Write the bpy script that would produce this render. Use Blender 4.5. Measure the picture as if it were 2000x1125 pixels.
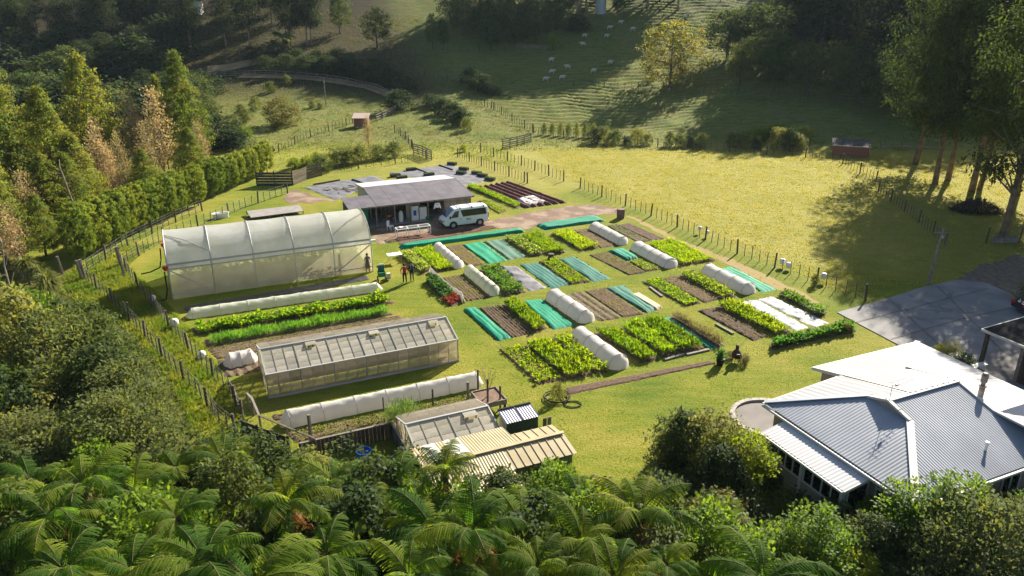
import bpy, math, random
import numpy as np
from mathutils import Vector, Matrix, Euler
for _o in list(bpy.data.objects):
    bpy.data.objects.remove(_o)
S = bpy.context.scene
COL = S.collection
R = math.radians
random.seed(7)
RNG = np.random.default_rng(11)

# ------------------------------------------------------------------ camera
CAMH, PITCH, FPX = 22.5, R(21.5), 1500.0
cam_d = bpy.data.cameras.new("camera")
cam_d.sensor_width = 36.0
cam_d.lens = 36.0 * FPX / 2000.0
cam_d.clip_start = 0.5
cam_d.clip_end = 3000
cam = bpy.data.objects.new("camera", cam_d)
cam.location = (0, 0, CAMH)
cam.rotation_euler = (R(90) - PITCH, 0, 0)
COL.objects.link(cam)
S.camera = cam

# ------------------------------------------------------------------ sky and sun
SUN_AZ, SUN_EL = R(33), R(28.5)          # clockwise from +Y, above the horizon
world = bpy.data.worlds.new("World")
S.world = world
world.use_nodes = True
wn = world.node_tree.nodes
wl = world.node_tree.links
bg = wn["Background"]
sky = wn.new("ShaderNodeTexSky")
sky.sky_type = 'NISHITA'
sky.sun_disc = False
sky.sun_elevation = SUN_EL
sky.sun_rotation = SUN_AZ
sky.air_density = 1.0
sky.dust_density = 1.0
wl.new(sky.outputs[0], bg.inputs[0])
bg.inputs[1].default_value = 0.05
sun_d = bpy.data.lights.new("sun", 'SUN')
sun_d.energy = 5.0
sun_d.angle = R(0.55)
sun_d.color = (1.0, 0.92, 0.78)
sun = bpy.data.objects.new("sun", sun_d)
COL.objects.link(sun)
sd = Vector((math.sin(SUN_AZ) * math.cos(SUN_EL), math.cos(SUN_AZ) * math.cos(SUN_EL), math.sin(SUN_EL)))
sun.location = sd * 300
sun.rotation_euler = (-sd).to_track_quat('-Z', 'Y').to_euler()
S.view_settings.view_transform = 'Standard'
S.view_settings.look = 'None'
S.view_settings.gamma = 1
S.view_settings.use_curve_mapping = False
S.view_settings.exposure = 1.5
try:
    S.cycles.volume_bounces = 0
    S.cycles.transparent_max_bounces = 8
    S.cycles.max_bounces = 6
    S.cycles.diffuse_bounces = 3
    S.cycles.use_denoising = True
except Exception:
    pass

# ------------------------------------------------------------------ terrain function and ground points
def smooth(a, b, x):
    t = np.clip((x - a) / (b - a), 0, 1)
    return t * t * (3 - 2 * t)

def T(x, y):
    """height of the land: flat farm yard, hill beyond it, a rising bank to the left of the far valley"""
    x = np.asarray(x, float); y = np.asarray(y, float)
    y0 = 113 + 4 * np.sin(x * 0.045 + 0.6)
    s = np.clip(y - y0, 0, None)
    s2 = np.minimum(s, 150)
    z = 0.0016 * s2 ** 2 + 0.035 * s2 + np.clip(s - 150, 0, 120) * 0.35
    far = smooth(112, 135, y)
    z = z + far * (0.5 * np.sin(x * 0.06 + y * 0.03) + 0.35 * np.sin(x * 0.13 - y * 0.09 + 2)) * 1.1
    # the far left valley floor stays lower for longer
    z = z - smooth(-8, -30, x) * smooth(112, 150, y) * 1.6
    return z

_cp, _sp = math.cos(PITCH), math.sin(PITCH)
def ray(px, py):
    u = px - 1000.0; v = py - 562.5
    return np.array([u, FPX * _cp - v * _sp, -FPX * _sp - v * _cp])

def G(px, py, z=0.0):
    d = ray(px, py)
    t = (z - CAMH) / d[2]
    return Vector((d[0] * t, d[1] * t, z))

def GT(px, py):
    """point of the land seen at a place of the photograph"""
    d = ray(px, py); d = d / np.linalg.norm(d)
    lo = 20.0
    t = lo
    while t < 420:
        p = d * t
        if CAMH + p[2] < float(T(p[0], p[1])):
            break
        t += 0.5
    p = d * t
    return Vector((p[0], p[1], float(T(p[0], p[1]))))

def height_to(b, ytop):
    """height above b that reaches the row ytop of the photograph"""
    lo, hi = 0.0, 60.0
    for _ in range(40):
        m = (lo + hi) / 2
        P = (b[0], b[1], b[2] + m - CAMH)
        zc = P[1] * _cp - P[2] * _sp
        uc = P[1] * _sp + P[2] * _cp
        if 562.5 - FPX * uc / zc > ytop: lo = m
        else: hi = m
    return lo

def px_per_m(b):
    zc = b[1] * _cp - (b[2] - CAMH) * _sp
    return FPX / zc

# ------------------------------------------------------------------ mesh helpers
class MB:
    def __init__(s): s.v = []; s.f = []; s.m = []; s.cm = 0
    def add(s, vs, fs):
        n = len(s.v)
        s.v.extend([tuple(q) for q in vs])
        for f in fs:
            s.f.append(tuple(i + n for i in f)); s.m.append(s.cm)
        return s
    def box(s, c, size, rot=0.0, ax=None):
        hx, hy, hz = size[0] / 2, size[1] / 2, size[2] / 2
        M = ax if ax is not None else Matrix.Rotation(rot, 3, 'Z')
        c = Vector(c)
        vs = [c + M @ Vector((x * hx, y * hy, z * hz)) for z in (-1, 1) for x, y in ((-1, -1), (1, -1), (1, 1), (-1, 1))]
        return s.add(vs, [(3, 2, 1, 0), (4, 5, 6, 7), (0, 1, 5, 4), (1, 2, 6, 5), (2, 3, 7, 6), (3, 0, 4, 7)])
    def beam(s, a, b, w, h, up=Vector((0, 0, 1))):
        a = Vector(a); b = Vector(b); d = (b - a)
        L = d.length
        if L < 1e-6: return s
        x = d / L
        y = up.cross(x)
        if y.length < 1e-4: y = Vector((0, 1, 0)).cross(x)
        y.normalize(); z = x.cross(y)
        M = Matrix((x, y, z)).transposed()
        return s.box((a + b) / 2, (L, w, h), ax=M)
    def tube(s, pts, r, n=6, cap=True):
        pts = [Vector(p) for p in pts]
        rs = r if isinstance(r, (list, tuple)) else [r] * len(pts)
        rings = []
        for i, p in enumerate(pts):
            d = (pts[min(i + 1, len(pts) - 1)] - pts[max(i - 1, 0)])
            d = d.normalized() if d.length > 1e-9 else Vector((0, 0, 1))
            a = d.orthogonal().normalized() if abs(d.z) > 0.9 else Vector((0, 0, 1)).cross(d).normalized()
            b = d.cross(a)
            rings.append([p + (a * math.cos(2 * math.pi * k / n) + b * math.sin(2 * math.pi * k / n)) * rs[i] for k in range(n)])
        vs = [q for rg in rings for q in rg]
        fs = []
        for i in range(len(rings) - 1):
            for k in range(n):
                k2 = (k + 1) % n
                fs.append((i * n + k, i * n + k2, (i + 1) * n + k2, (i + 1) * n + k))
        if cap:
            fs.append(tuple(range(n - 1, -1, -1)))
            fs.append(tuple((len(rings) - 1) * n + k for k in range(n)))
        return s.add(vs, fs)
    def slab(s, poly, th, up=None):
        """a planar polygon given a thickness th downwards along its normal"""
        P = [Vector(p) for p in poly]
        nrm = Vector((0, 0, 0))
        for i in range(len(P)):
            a, b = P[i], P[(i + 1) % len(P)]
            nrm += a.cross(b)
        nrm.normalize()
        if nrm.z < -1e-6: P = P[::-1]; nrm = -nrm
        n = len(P)
        vs = P + [p - nrm * th for p in P]
        fs = [tuple(range(n)), tuple(range(2 * n - 1, n - 1, -1))]
        for i in range(n):
            j = (i + 1) % n
            fs.append((i, i + n, j + n, j))
        return s.add(vs, fs)
    def lathe(s, c, prof, n=16):
        c = Vector(c)
        vs = []
        for (r, z) in prof:
            for k in range(n):
                a = 2 * math.pi * k / n
                vs.append(c + Vector((r * math.cos(a), r * math.sin(a), z)))
        fs = []
        for i in range(len(prof) - 1):
            for k in range(n):
                k2 = (k + 1) % n
                fs.append((i * n + k, i * n + k2, (i + 1) * n + k2, (i + 1) * n + k))
        fs.append(tuple(range(n - 1, -1, -1)))
        fs.append(tuple((len(prof) - 1) * n + k for k in range(n)))
        return s.add(vs, fs)

def mesh_data(name, mb, mats):
    me = bpy.data.meshes.new(name)
    me.from_pydata(mb.v, [], mb.f)
    for m in (mats if isinstance(mats, (list, tuple)) else [mats]): me.materials.append(m)
    if any(mb.m): me.polygons.foreach_set("material_index", mb.m)
    me.update()
    return me

def mesh_np(name, V, F, mats, smooth_=False, mi=None):
    me = bpy.data.meshes.new(name)
    V = np.asarray(V, np.float32); F = np.asarray(F, np.int32)
    me.vertices.add(len(V)); me.vertices.foreach_set("co", V.ravel())
    k = F.shape[1]
    me.loops.add(F.size); me.loops.foreach_set("vertex_index", F.ravel())
    me.polygons.add(len(F)); me.polygons.foreach_set("loop_start", np.arange(0, F.size, k, dtype=np.int32))
    for m in (mats if isinstance(mats, (list, tuple)) else [mats]): me.materials.append(m)
    if mi is not None: me.polygons.foreach_set("material_index", np.asarray(mi, np.int32))
    me.update(calc_edges=True)
    if smooth_: me.polygons.foreach_set("use_smooth", np.ones(len(F), bool))
    return me

def shade(me):
    me.polygons.foreach_set("use_smooth", [True] * len(me.polygons))
    return me

def thing(name, label, cat, loc=(0, 0, 0), rotz=0, group=None):
    o = bpy.data.objects.new(name, None)
    COL.objects.link(o)
    o.empty_display_size = 0.2
    o.location = loc; o.rotation_euler = (0, 0, rotz)
    o['label'] = label; o['category'] = cat
    if group: o['group'] = group
    return o

def origin_of(o):
    v = Vector(o.location)
    while o.parent: o = o.parent; v += o.location
    return v

def link(name, me, parent=None, loc=(0, 0, 0)):
    o = bpy.data.objects.new(name, me)
    COL.objects.link(o)
    o.location = loc
    if parent: o.parent = parent
    return o

def obj(name, mb, mats, parent=None, world=True, sm=False):
    """ONE mesh object; world=True: the builder holds world coordinates"""
    me = mesh_data(name, mb, mats)
    if sm: shade(me)
    o = bpy.data.objects.new(name, me)
    COL.objects.link(o)
    if parent:
        o.parent = parent
        if world:
            off = origin_of(parent)
            me.transform(Matrix.Translation(-off))
    else:
        # put the origin of a single-mesh thing at its base
        if len(me.vertices):
            co = np.empty(len(me.vertices) * 3, np.float32); me.vertices.foreach_get("co", co); co = co.reshape(-1, 3)
            c = Vector(((co[:, 0].min() + co[:, 0].max()) / 2, (co[:, 1].min() + co[:, 1].max()) / 2, co[:, 2].min()))
            me.transform(Matrix.Translation(-c)); o.location = c
    return o

def obj_np(name, V, F, mats, parent=None, sm=False, mi=None):
    V = np.asarray(V, float)
    if parent:
        off = np.array(origin_of(parent)); V = V - off
        o = link(name, mesh_np(name, V, F, mats, sm, mi), parent)
    else:
        c = np.array([(V[:, 0].min() + V[:, 0].max()) / 2, (V[:, 1].min() + V[:, 1].max()) / 2, V[:, 2].min()])
        o = link(name, mesh_np(name, V - c, F, mats, sm, mi), None, c)
    return o

def tag(o, label, cat, group=None):
    o['label'] = label; o['category'] = cat
    if group: o['group'] = group
    return o

def struct(o): o['kind'] = 'structure'; return o
def stuff(o): o['kind'] = 'stuff'; return o

def copy_tree(o, parent=None):
    c = o.copy(); COL.objects.link(c)
    if parent: c.parent = parent
    for ch in list(o.children): copy_tree(ch, c)
    return c

# ------------------------------------------------------------------ materials
MATS = {}
def mat(name, col, rough=0.8, col2=None, scale=3.0, bump=0.0, bscale=20.0, metal=0.0, trans=0.0, alpha=1.0, spec=0.3, detail=4, obrand=0.0, coords='Object', contrast=(0.35, 0.65), tcol=None, col3=None, scale3=0.3):
    m = bpy.data.materials.new(name); m.use_nodes = True
    nt = m.node_tree; N = nt.nodes; L = nt.links
    b = N["Principled BSDF"]; out = N["Material Output"]
    b.inputs['Roughness'].default_value = rough
    b.inputs['Metallic'].default_value = metal
    b.inputs['Specular IOR Level'].default_value = spec
    b.inputs['Base Color'].default_value = (*col, 1)
    csock = None
    tc = N.new("ShaderNodeTexCoord")
    src = tc.outputs[coords]
    if coords == 'World':
        src = None
    if col2:
        nz = N.new("ShaderNodeTexNoise"); nz.inputs['Scale'].default_value = scale; nz.inputs['Detail'].default_value = detail
        L.new(src, nz.inputs['Vector'])
        rp = N.new("ShaderNodeValToRGB")
        rp.color_ramp.elements[0].position = contrast[0]; rp.color_ramp.elements[0].color = (*col, 1)
        rp.color_ramp.elements[1].position = contrast[1]; rp.color_ramp.elements[1].color = (*col2, 1)
        L.new(nz.outputs[0], rp.inputs[0]); csock = rp.outputs[0]
        if col3:
            n3 = N.new("ShaderNodeTexNoise"); n3.inputs['Scale'].default_value = scale3; n3.inputs['Detail'].default_value = 3
            L.new(src, n3.inputs['Vector'])
            r3 = N.new("ShaderNodeValToRGB"); r3.color_ramp.elements[0].position = 0.45; r3.color_ramp.elements[1].position = 0.62
            L.new(n3.outputs[0], r3.inputs[0])
            mx = N.new("ShaderNodeMixRGB"); L.new(r3.outputs[0], mx.inputs[0]); L.new(csock, mx.inputs[1]); mx.inputs[2].default_value = (*col3, 1)
            csock = mx.outputs[0]
    if obrand:
        oi = N.new("ShaderNodeObjectInfo")
        hs = N.new("ShaderNodeHueSaturation")
        mp = N.new("ShaderNodeMapRange"); mp.inputs['To Min'].default_value = 1 - obrand; mp.inputs['To Max'].default_value = 1 + obrand
        L.new(oi.outputs['Random'], mp.inputs[0]); L.new(mp.outputs[0], hs.inputs['Value'])
        mp2 = N.new("ShaderNodeMapRange"); mp2.inputs['To Min'].default_value = 0.5 + obrand * 0.09; mp2.inputs['To Max'].default_value = 0.5 - obrand * 0.09
        L.new(oi.outputs['Random'], mp2.inputs[0]); L.new(mp2.outputs[0], hs.inputs['Hue'])
        if csock: L.new(csock, hs.inputs['Color'])
        else: hs.inputs['Color'].default_value = (*col, 1)
        csock = hs.outputs[0]
    if csock: L.new(csock, b.inputs['Base Color'])
    if bump:
        nb = N.new("ShaderNodeTexNoise"); nb.inputs['Scale'].default_value = bscale; nb.inputs['Detail'].default_value = 5
        L.new(src, nb.inputs['Vector'])
        bp = N.new("ShaderNodeBump"); bp.inputs['Strength'].default_value = min(1, bump); bp.inputs['Distance'].default_value = 0.05 * max(1, bump)
        L.new(nb.outputs[0], bp.inputs['Height']); L.new(bp.outputs[0], b.inputs['Normal'])
    last = b.outputs[0]
    if trans:
        t = N.new("ShaderNodeBsdfTranslucent")
        if csock:
            if tcol:
                g = N.new("ShaderNodeMixRGB"); g.blend_type = 'MULTIPLY'; g.inputs[0].default_value = 1
                L.new(csock, g.inputs[1]); g.inputs[2].default_value = (*tcol, 1); L.new(g.outputs[0], t.inputs[0])
            else: L.new(csock, t.inputs[0])
        else: t.inputs[0].default_value = (*(tcol or col), 1)
        mx = N.new("ShaderNodeMixShader"); mx.inputs[0].default_value = trans
        L.new(last, mx.inputs[1]); L.new(t.outputs[0], mx.inputs[2]); last = mx.outputs[0]
    if alpha < 1:
        tr = N.new("ShaderNodeBsdfTransparent"); mx = N.new("ShaderNodeMixShader"); mx.inputs[0].default_value = alpha
        L.new(tr.outputs[0], mx.inputs[1]); L.new(last, mx.inputs[2]); last = mx.outputs[0]
    L.new(last, out.inputs[0])
    MATS[name] = m
    return m

def leafmat(name, c1, c2, trans=0.45, obrand=0.18, scale=1.1, tcol=(2.2, 2.0, 0.9), rough=0.6, c3=None):
    return mat(name, c1, rough, col2=c2, scale=scale, trans=trans, tcol=tcol, obrand=obrand, spec=0.1, contrast=(0.3, 0.7), col3=c3, scale3=0.35)

M_wood = mat('weathered_wood', (.16, .125, .09), .85, col2=(.09, .07, .05), scale=6, obrand=.25)
M_wood_grey = mat('grey_wood', (.25, .22, .18), .85, col2=(.15, .13, .105), scale=5, obrand=.2)
M_wood_dark = mat('dark_wood', (.055, .045, .036), .85, col2=(.1, .085, .065), scale=4, obrand=.25)
M_post = mat('fence_post_wood', (.13, .10, .075), .9, col2=(.075, .06, .045), scale=8, obrand=.3)
M_wire = mat('fence_wire', (.3, .3, .29), .4, metal=.8)
M_soil = mat('bare_soil', (.085, .05, .033), .95, col2=(.15, .09, .06), scale=9, bump=.6, bscale=14, obrand=.12)
M_soil_red = mat('reddish_soil', (.11, .045, .032), .95, col2=(.17, .085, .06), scale=9, bump=.6, bscale=14, obrand=.1)
M_soil_pale = mat('dry_mulched_soil', (.17, .115, .065), .95, col2=(.1, .07, .045), scale=11, bump=.6, bscale=14, obrand=.1)
M_net = mat('green_shade_net', (.0, .23, .125), .75, col2=(.0, .29, .165), scale=4, trans=.15, obrand=.08)
M_net_blue = mat('blue_green_net', (.012, .135, .1), .75, col2=(.03, .17, .13), scale=4, trans=.12, obrand=.08)
M_net_grey = mat('faded_green_net', (.06, .17, .11), .75, col2=(.1, .2, .14), scale=5, trans=.12)
M_cloth = mat('white_row_cover_cloth', (.8, .77, .74), .8, col2=(.72, .69, .65), scale=1.6, trans=.42, tcol=(1, .98, .94))
M_cloth_thin = mat('thin_row_cover_cloth', (.72, .72, .62), .8, col2=(.6, .64, .48), scale=1.6, trans=.35, alpha=.85, tcol=(1, .97, .9))
M_sheet_white = mat('stained_white_sheet', (.52, .5, .49), .85, col2=(.2, .185, .2), scale=1.5, contrast=(.5, .66), bump=.3, bscale=5)
M_black = mat('black_plastic', (.025, .024, .026), .45, col2=(.05, .048, .052), scale=3, bump=.5, bscale=4)
M_weedmat = mat('grey_black_weed_mat', (.1, .1, .112), .62, col2=(.2, .195, .21), scale=.9, bump=.5, bscale=5, contrast=(.3, .7))
M_film = mat('polytunnel_film', (.86, .86, .84), .4, col2=(.66, .66, .62), scale=.45, col3=(.78, .77, .7), scale3=1.6, trans=.6, tcol=(1, 1, 1), alpha=.93, spec=.5)
M_film_side = mat('side_film', (.74, .71, .58), .35, col2=(.62, .58, .45), scale=.8, trans=.55, tcol=(1, .95, .82), alpha=.55, spec=.5)
M_glass_white = mat('whitewashed_glass', (.78, .75, .67), .3, col2=(.62, .59, .52), scale=1.1, trans=.6, tcol=(1, .97, .9), alpha=.86, spec=.5, obrand=.14)
M_glass_wall = mat('dirty_glass', (.6, .55, .44), .2, col2=(.42, .38, .3), scale=1.0, trans=.55, tcol=(1, .93, .8), alpha=.55, spec=.6, obrand=.2)
M_alu = mat('galvanised_metal', (.5, .5, .49), .45, metal=.7)
M_white = mat('white_paint', (.78, .77, .74), .5)
M_frame_pale = mat('pale_frame', (.4, .39, .36), .6, metal=.2)
M_red = mat('red_plastic', (.55, .02, .02), .4)
M_hose = mat('black_hose', (.012, .012, .013), .4)
M_greenp = mat('green_plastic', (.0, .14, .07), .45)
M_bluep = mat('blue_plastic', (.01, .1, .45), .4)
M_concrete = mat('concrete', (.36, .34, .33), .85, col2=(.29, .275, .27), scale=.7, bump=.25, bscale=12)
M_gravel = mat('reddish_gravel', (.22, .14, .1), .95, col2=(.14, .085, .06), scale=8, bump=.8, bscale=22, col3=(.3, .22, .15), scale3=.5)
M_glass_dark = mat('dark_window_glass', (.012, .014, .016), .08, spec=.6)
# ------------------------------------------------------------------ the land
def axis(segs):
    out = []
    for a, b, st in segs:
        n = max(1, int(round((b - a) / st)))
        out += [a + (b - a) * i / n for i in range(n)]
    out.append(segs[-1][1])
    return np.array(out)

FENCE_R = [(905, 300), (1036, 358)]          # helper lines, photograph places on the flat
def side(px0, px1, X, Y):
    a = G(*px0); b = G(*px1)
    return (b.x - a.x) * (Y - a.y) - (b.y - a.y) * (X - a.x)

def land():
    xs = axis([(-900, -200, 50), (-200, -110, 5), (-110, 130, 0.9), (130, 200, 5), (200, 900, 50)])
    ys = axis([(-300, 0, 30), (0, 20, 4), (20, 106, 1.2), (106, 215, 0.36), (215, 300, 3), (300, 900, 50)])
    X, Y = np.meshgrid(xs, ys)
    Z = T(X, Y)
    # sheep-track terraces on the hill side
    wob = 1.4 * np.sin(X * 0.11) + 0.9 * np.sin(X * 0.31 + 1.0) + 0.5 * np.sin(X * .7 + Y * .2)
    ph = (Y + wob) / 2.1
    saw = (ph - np.floor(ph))
    ter = np.where(saw < .7, saw / .7, (1 - saw) / .3) - .5
    amp = smooth(120, 132, Y) * (1 - smooth(212, 230, Y)) * smooth(-14, 12, X) * 0.8
    amp = amp * (0.55 + 0.45 * np.sin(X * .05 + Y * .07) * np.sin(X * .021 - 1))
    Z = Z + ter * amp
    rough = RNG.normal(0, 1, Z.shape)
    Z = Z + rough * 0.03 * smooth(114, 126, Y) * (1 - smooth(214, 220, Y))
    ny, nx = X.shape
    V = np.stack([X.ravel(), Y.ravel(), Z.ravel()], 1)
    idx = np.arange(ny * nx).reshape(ny, nx)
    F = np.stack([idx[:-1, :-1].ravel(), idx[:-1, 1:].ravel(), idx[1:, 1:].ravel(), idx[1:, :-1].ravel()], 1)
    # what grows where: R dry pasture, G leaf litter under trees, B hill grass
    dry = smooth(-1, 1, side((1130, 362), (1690, 585), X, Y) / 60.0) * smooth(56, 66, Y)
    dry = np.maximum(dry, smooth(86, 92, Y) * smooth(-25, -8, X))
    dry = np.maximum(dry, .6 * smooth(92, 100, Y) * smooth(-50, -30, X))
    lit = 1 - smooth(-2.0, 2.5, side((390, 860), (235, 560), X, Y) * -1 / 25.0) * 1.0
    lit = np.where(side((390, 860), (235, 560), X, Y) > 0, 1, 0) * (Y < 62)
    litter = np.maximum(lit * 0.55, 1 - smooth(27.5, 29.5, Y))
    litter = np.maximum(litter, np.maximum(smooth(-44, -58, X) * (Y > 55) * (Y < 104), smooth(-62, -76, X) * (Y > 55)))
    litter = np.maximum(litter, smooth(58, 50, np.abs(X - 62) + np.abs(Y - 66) * 2.2 + 40) * .8)
    litter = np.maximum(litter, smooth(-5, -20, X + (Y - 150) * .3) * smooth(140, 158, Y))
    hill = smooth(108, 122, Y)
    col = np.stack([dry.ravel(), litter.ravel(), hill.ravel(), np.ones(dry.size)], 1).astype(np.float32)
    m = bpy.data.materials.new('grassland'); m.use_nodes = True
    nt = m.node_tree; N = nt.nodes; L = nt.links
    b = N["Principled BSDF"]; b.inputs['Roughness'].default_value = .9; b.inputs['Specular IOR Level'].default_value = .1
    at = N.new("ShaderNodeAttribute"); at.attribute_name = 'zone'
    sep = N.new("ShaderNodeSeparateColor"); L.new(at.outputs['Color'], sep.inputs[0])
    tc = N.new("ShaderNodeTexCoord")
    def nz(scale, det=5, stretch=None):
        n = N.new("ShaderNodeTexNoise"); n.inputs['Scale'].default_value = scale; n.inputs['Detail'].default_value = det
        if stretch:
            mp = N.new("ShaderNodeMapping"); mp.inputs['Scale'].default_value = stretch; mp.inputs['Rotation'].default_value = (0, 0, R(24))
            L.new(tc.outputs['Object'], mp.inputs[0]); L.new(mp.outputs[0], n.inputs['Vector'])
        else: L.new(tc.outputs['Object'], n.inputs['Vector'])
        return n.outputs[0]
    def ramp(fac, cols, pos):
        r = N.new("ShaderNodeValToRGB"); e = r.color_ramp.elements
        while len(e) < len(cols): e.new(.5)
        for i, (c, p) in enumerate(zip(cols, pos)): e[i].position = p; e[i].color = (*c, 1)
        L.new(fac, r.inputs[0]); return r.outputs[0]
    def mix(fac, a, c, mode='MIX'):
        x = N.new("ShaderNodeMixRGB"); x.blend_type = mode
        if isinstance(fac, float): x.inputs[0].default_value = fac
        else: L.new(fac, x.inputs[0])
        L.new(a, x.inputs[1]); L.new(c, x.inputs[2]); return x.outputs[0]
    big = nz(.16, 6); mid = nz(1.1, 5, (.45, 1.8, 1)); fine = nz(7.0, 4); tiny = nz(26., 3)
    lawn = mix(.4, ramp(big, [(.085, .15, .013), (.195, .225, .022), (.33, .285, .055)], [.32, .5, .66]), ramp(mid, [(.105, .165, .014), (.205, .225, .024), (.31, .27, .055)], [.3, .52, .7]))
    past = mix(.5, ramp(big, [(.25, .245, .045), (.35, .315, .08)], [.35, .65]), ramp(mid, [(.21, .22, .035), (.32, .295, .065), (.4, .345, .1)], [.3, .52, .72]))
    hillc = mix(.5, ramp(big, [(.08, .13, .026), (.17, .19, .05), (.17, .14, .06)], [.3, .5, .7]), ramp(mid, [(.07, .12, .023), (.18, .195, .05), (.27, .235, .09)], [.3, .52, .72]))
    litc = mix(.5, ramp(mid, [(.03, .03, .012), (.07, .05, .03)], [.35, .65]), ramp(fine, [(.03, .034, .014), (.085, .06, .035)], [.35, .65]))
    nlit = N.new("ShaderNodeMath"); nlit.operation = 'MULTIPLY_ADD'; L.new(sep.outputs[1], nlit.inputs[0]); nlit.inputs[1].default_value = 1.0
    c = mix(sep.outputs[0], lawn, past); c = mix(sep.outputs[2], c, hillc); c = mix(sep.outputs[1], c, litc)
    tex = ramp(fine, [(.78, .8, .76), (1.0, 1.0, 1.0), (1.14, 1.1, 1.06)], [.3, .5, .7])
    c = mix(1.0, c, tex, 'MULTIPLY')
    t2 = ramp(tiny, [(.84, .86, .82), (1.1, 1.08, 1.06)], [.35, .65])
    c = mix(1.0, c, t2, 'MULTIPLY')
    L.new(c, b.inputs['Base Color'])
    bp = N.new("ShaderNodeBump"); bp.inputs['Strength'].default_value = .9; bp.inputs['Distance'].default_value = .09
    sm_ = N.new("ShaderNodeMath"); sm_.operation = 'ADD'; L.new(fine, sm_.inputs[0]); L.new(tiny, sm_.inputs[1])
    L.new(sm_.outputs[0], bp.inputs['Height']); L.new(bp.outputs[0], b.inputs['Normal'])
    me = mesh_np('ground', V, F, m, True)
    a = me.color_attributes.new('zone', 'FLOAT_COLOR', 'POINT')
    a.data.foreach_set('color', col.ravel())
    o = link('ground', me)
    struct(o)
land()

def ground_sheet(name, pix, z, mats, th=0.04, world_pts=None):
    pts = world_pts or [G(*q, 0) for q in pix]
    mb = MB(); mb.slab([(p.x, p.y, z) for p in pts], th)
    return obj(name, mb, mats)

def ragged(pix, step=0.5, amp=0.18, seed=1):
    """outline with an uneven natural edge"""
    rr = random.Random(seed)
    P = [G(*q) for q in pix]; out = []
    for i in range(len(P)):
        a, b = P[i], P[(i + 1) % len(P)]
        n = max(1, int((b - a).length / step))
        for k in range(n):
            p = a.lerp(b, k / n)
            out.append(p + Vector((rr.uniform(-amp, amp), rr.uniform(-amp, amp), 0)))
    return out

M_driveway = mat('driveway_concrete', (.27, .26, .255), .85, col2=(.18, .172, .172), scale=.5, bump=.2, bscale=9, col3=(.2, .19, .185), scale3=.16)
struct(ground_sheet('driveway', [(1635, 611), (1735, 583), (1800, 562), (1872, 547), (1925, 553), (1975, 575), (1998, 600), (2150, 660), (2150, 900), (1900, 760), (1750, 672), (1680, 635)], .05, M_driveway, .12))
M_tyre = mat('tyre_marks', (.13, .126, .128), .8, col2=(.22, .215, .215), scale=2.2, contrast=(.3, .7))
def marks(name, pix, w, m, z=.056):
    P = [G(*q) for q in pix]; V = []; F = []
    C = []
    for i in range(len(P) - 1):
        p0 = P[max(0, i - 1)]; p1 = P[i]; p2 = P[i + 1]; p3 = P[min(len(P) - 1, i + 2)]
        for k in range(8):
            t = k / 8
            C.append(.5 * ((2 * p1) + (p2 - p0) * t + (2 * p0 - 5 * p1 + 4 * p2 - p3) * t * t + (3 * p1 - p0 - 3 * p2 + p3) * t ** 3))
    C.append(P[-1])
    for i, p in enumerate(C):
        d = C[min(i + 1, len(C) - 1)] - C[max(0, i - 1)]; n = Vector((-d.y, d.x, 0)).normalized() * w / 2
        V += [(p.x + n.x, p.y + n.y, z), (p.x - n.x, p.y - n.y, z)]
    F = [(2 * i, 2 * i + 1, 2 * i + 3, 2 * i + 2) for i in range(len(C) - 1)]
    return struct(obj_np(name, V, F, m))
for k, q in enumerate(([(1690, 598), (1740, 604), (1800, 606), (1900, 612)], [(1692, 612), (1745, 620), (1810, 624), (1890, 622)], [(1730, 590), (1765, 600), (1785, 618), (1782, 640)], [(1775, 578), (1805, 590), (1840, 604), (1890, 606)], [(1860, 570), (1850, 585), (1835, 600), (1828, 614)])):
    marks('driveway_tyre_mark', q, .32, M_tyre, .056 + .004 * k)
M_joint = mat('slab_joint', (.09, .085, .08), .9)
for k, q in enumerate(([(1735, 584), (1850, 690)], [(1830, 560), (1960, 690)], [(1668, 632), (1800, 598), (1930, 565)], [(1740, 664), (1860, 630), (1985, 600)])):
    marks('driveway_joint', q, .05, M_joint, .08 + .004 * k)
M_litter = mat('leaf_litter', (.12, .085, .06), .95, col2=(.2, .15, .11), scale=2.5, bump=.6, bscale=9)
def ground_patch(name, pix, z, m, seed, amp=.25, grp=None):
    return struct(ground_sheet(name, None, z, m, .03, ragged(pix, .6, amp, seed)))
ground_patch('dirt_path', [(1872, 546), (1905, 520), (1990, 498), (2120, 520), (2120, 640), (2000, 602), (1975, 574), (1925, 552)], .012, M_litter, 3, .3)
ground_patch('gravel_yard', [(955, 431), (1040, 414), (1110, 402), (1165, 399), (1208, 408), (1200, 417), (1150, 423), (1045, 441), (1030, 449), (965, 445), (900, 457), (840, 468), (775, 470), (735, 478), (722, 455), (730, 440), (850, 425)], .012, M_gravel, 4, .22)
M_trod = mat('trodden_earth', (.3, .19, .085), .95, col2=(.25, .21, .06), scale=2.0, bump=.4, bscale=10)
ground_patch('dirt_path', [(560, 374), (578, 372), (600, 378), (618, 384), (650, 390), (655, 394), (630, 392), (612, 398), (585, 396), (570, 400), (556, 388)], .012, M_gravel, 5)
ground_patch('dirt_path', [(1222, 422), (1240, 424), (1330, 470), (1440, 510), (1540, 558), (1600, 592), (1585, 594), (1500, 556), (1400, 507), (1300, 462)], .008, M_trod, 6, .22)

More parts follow.
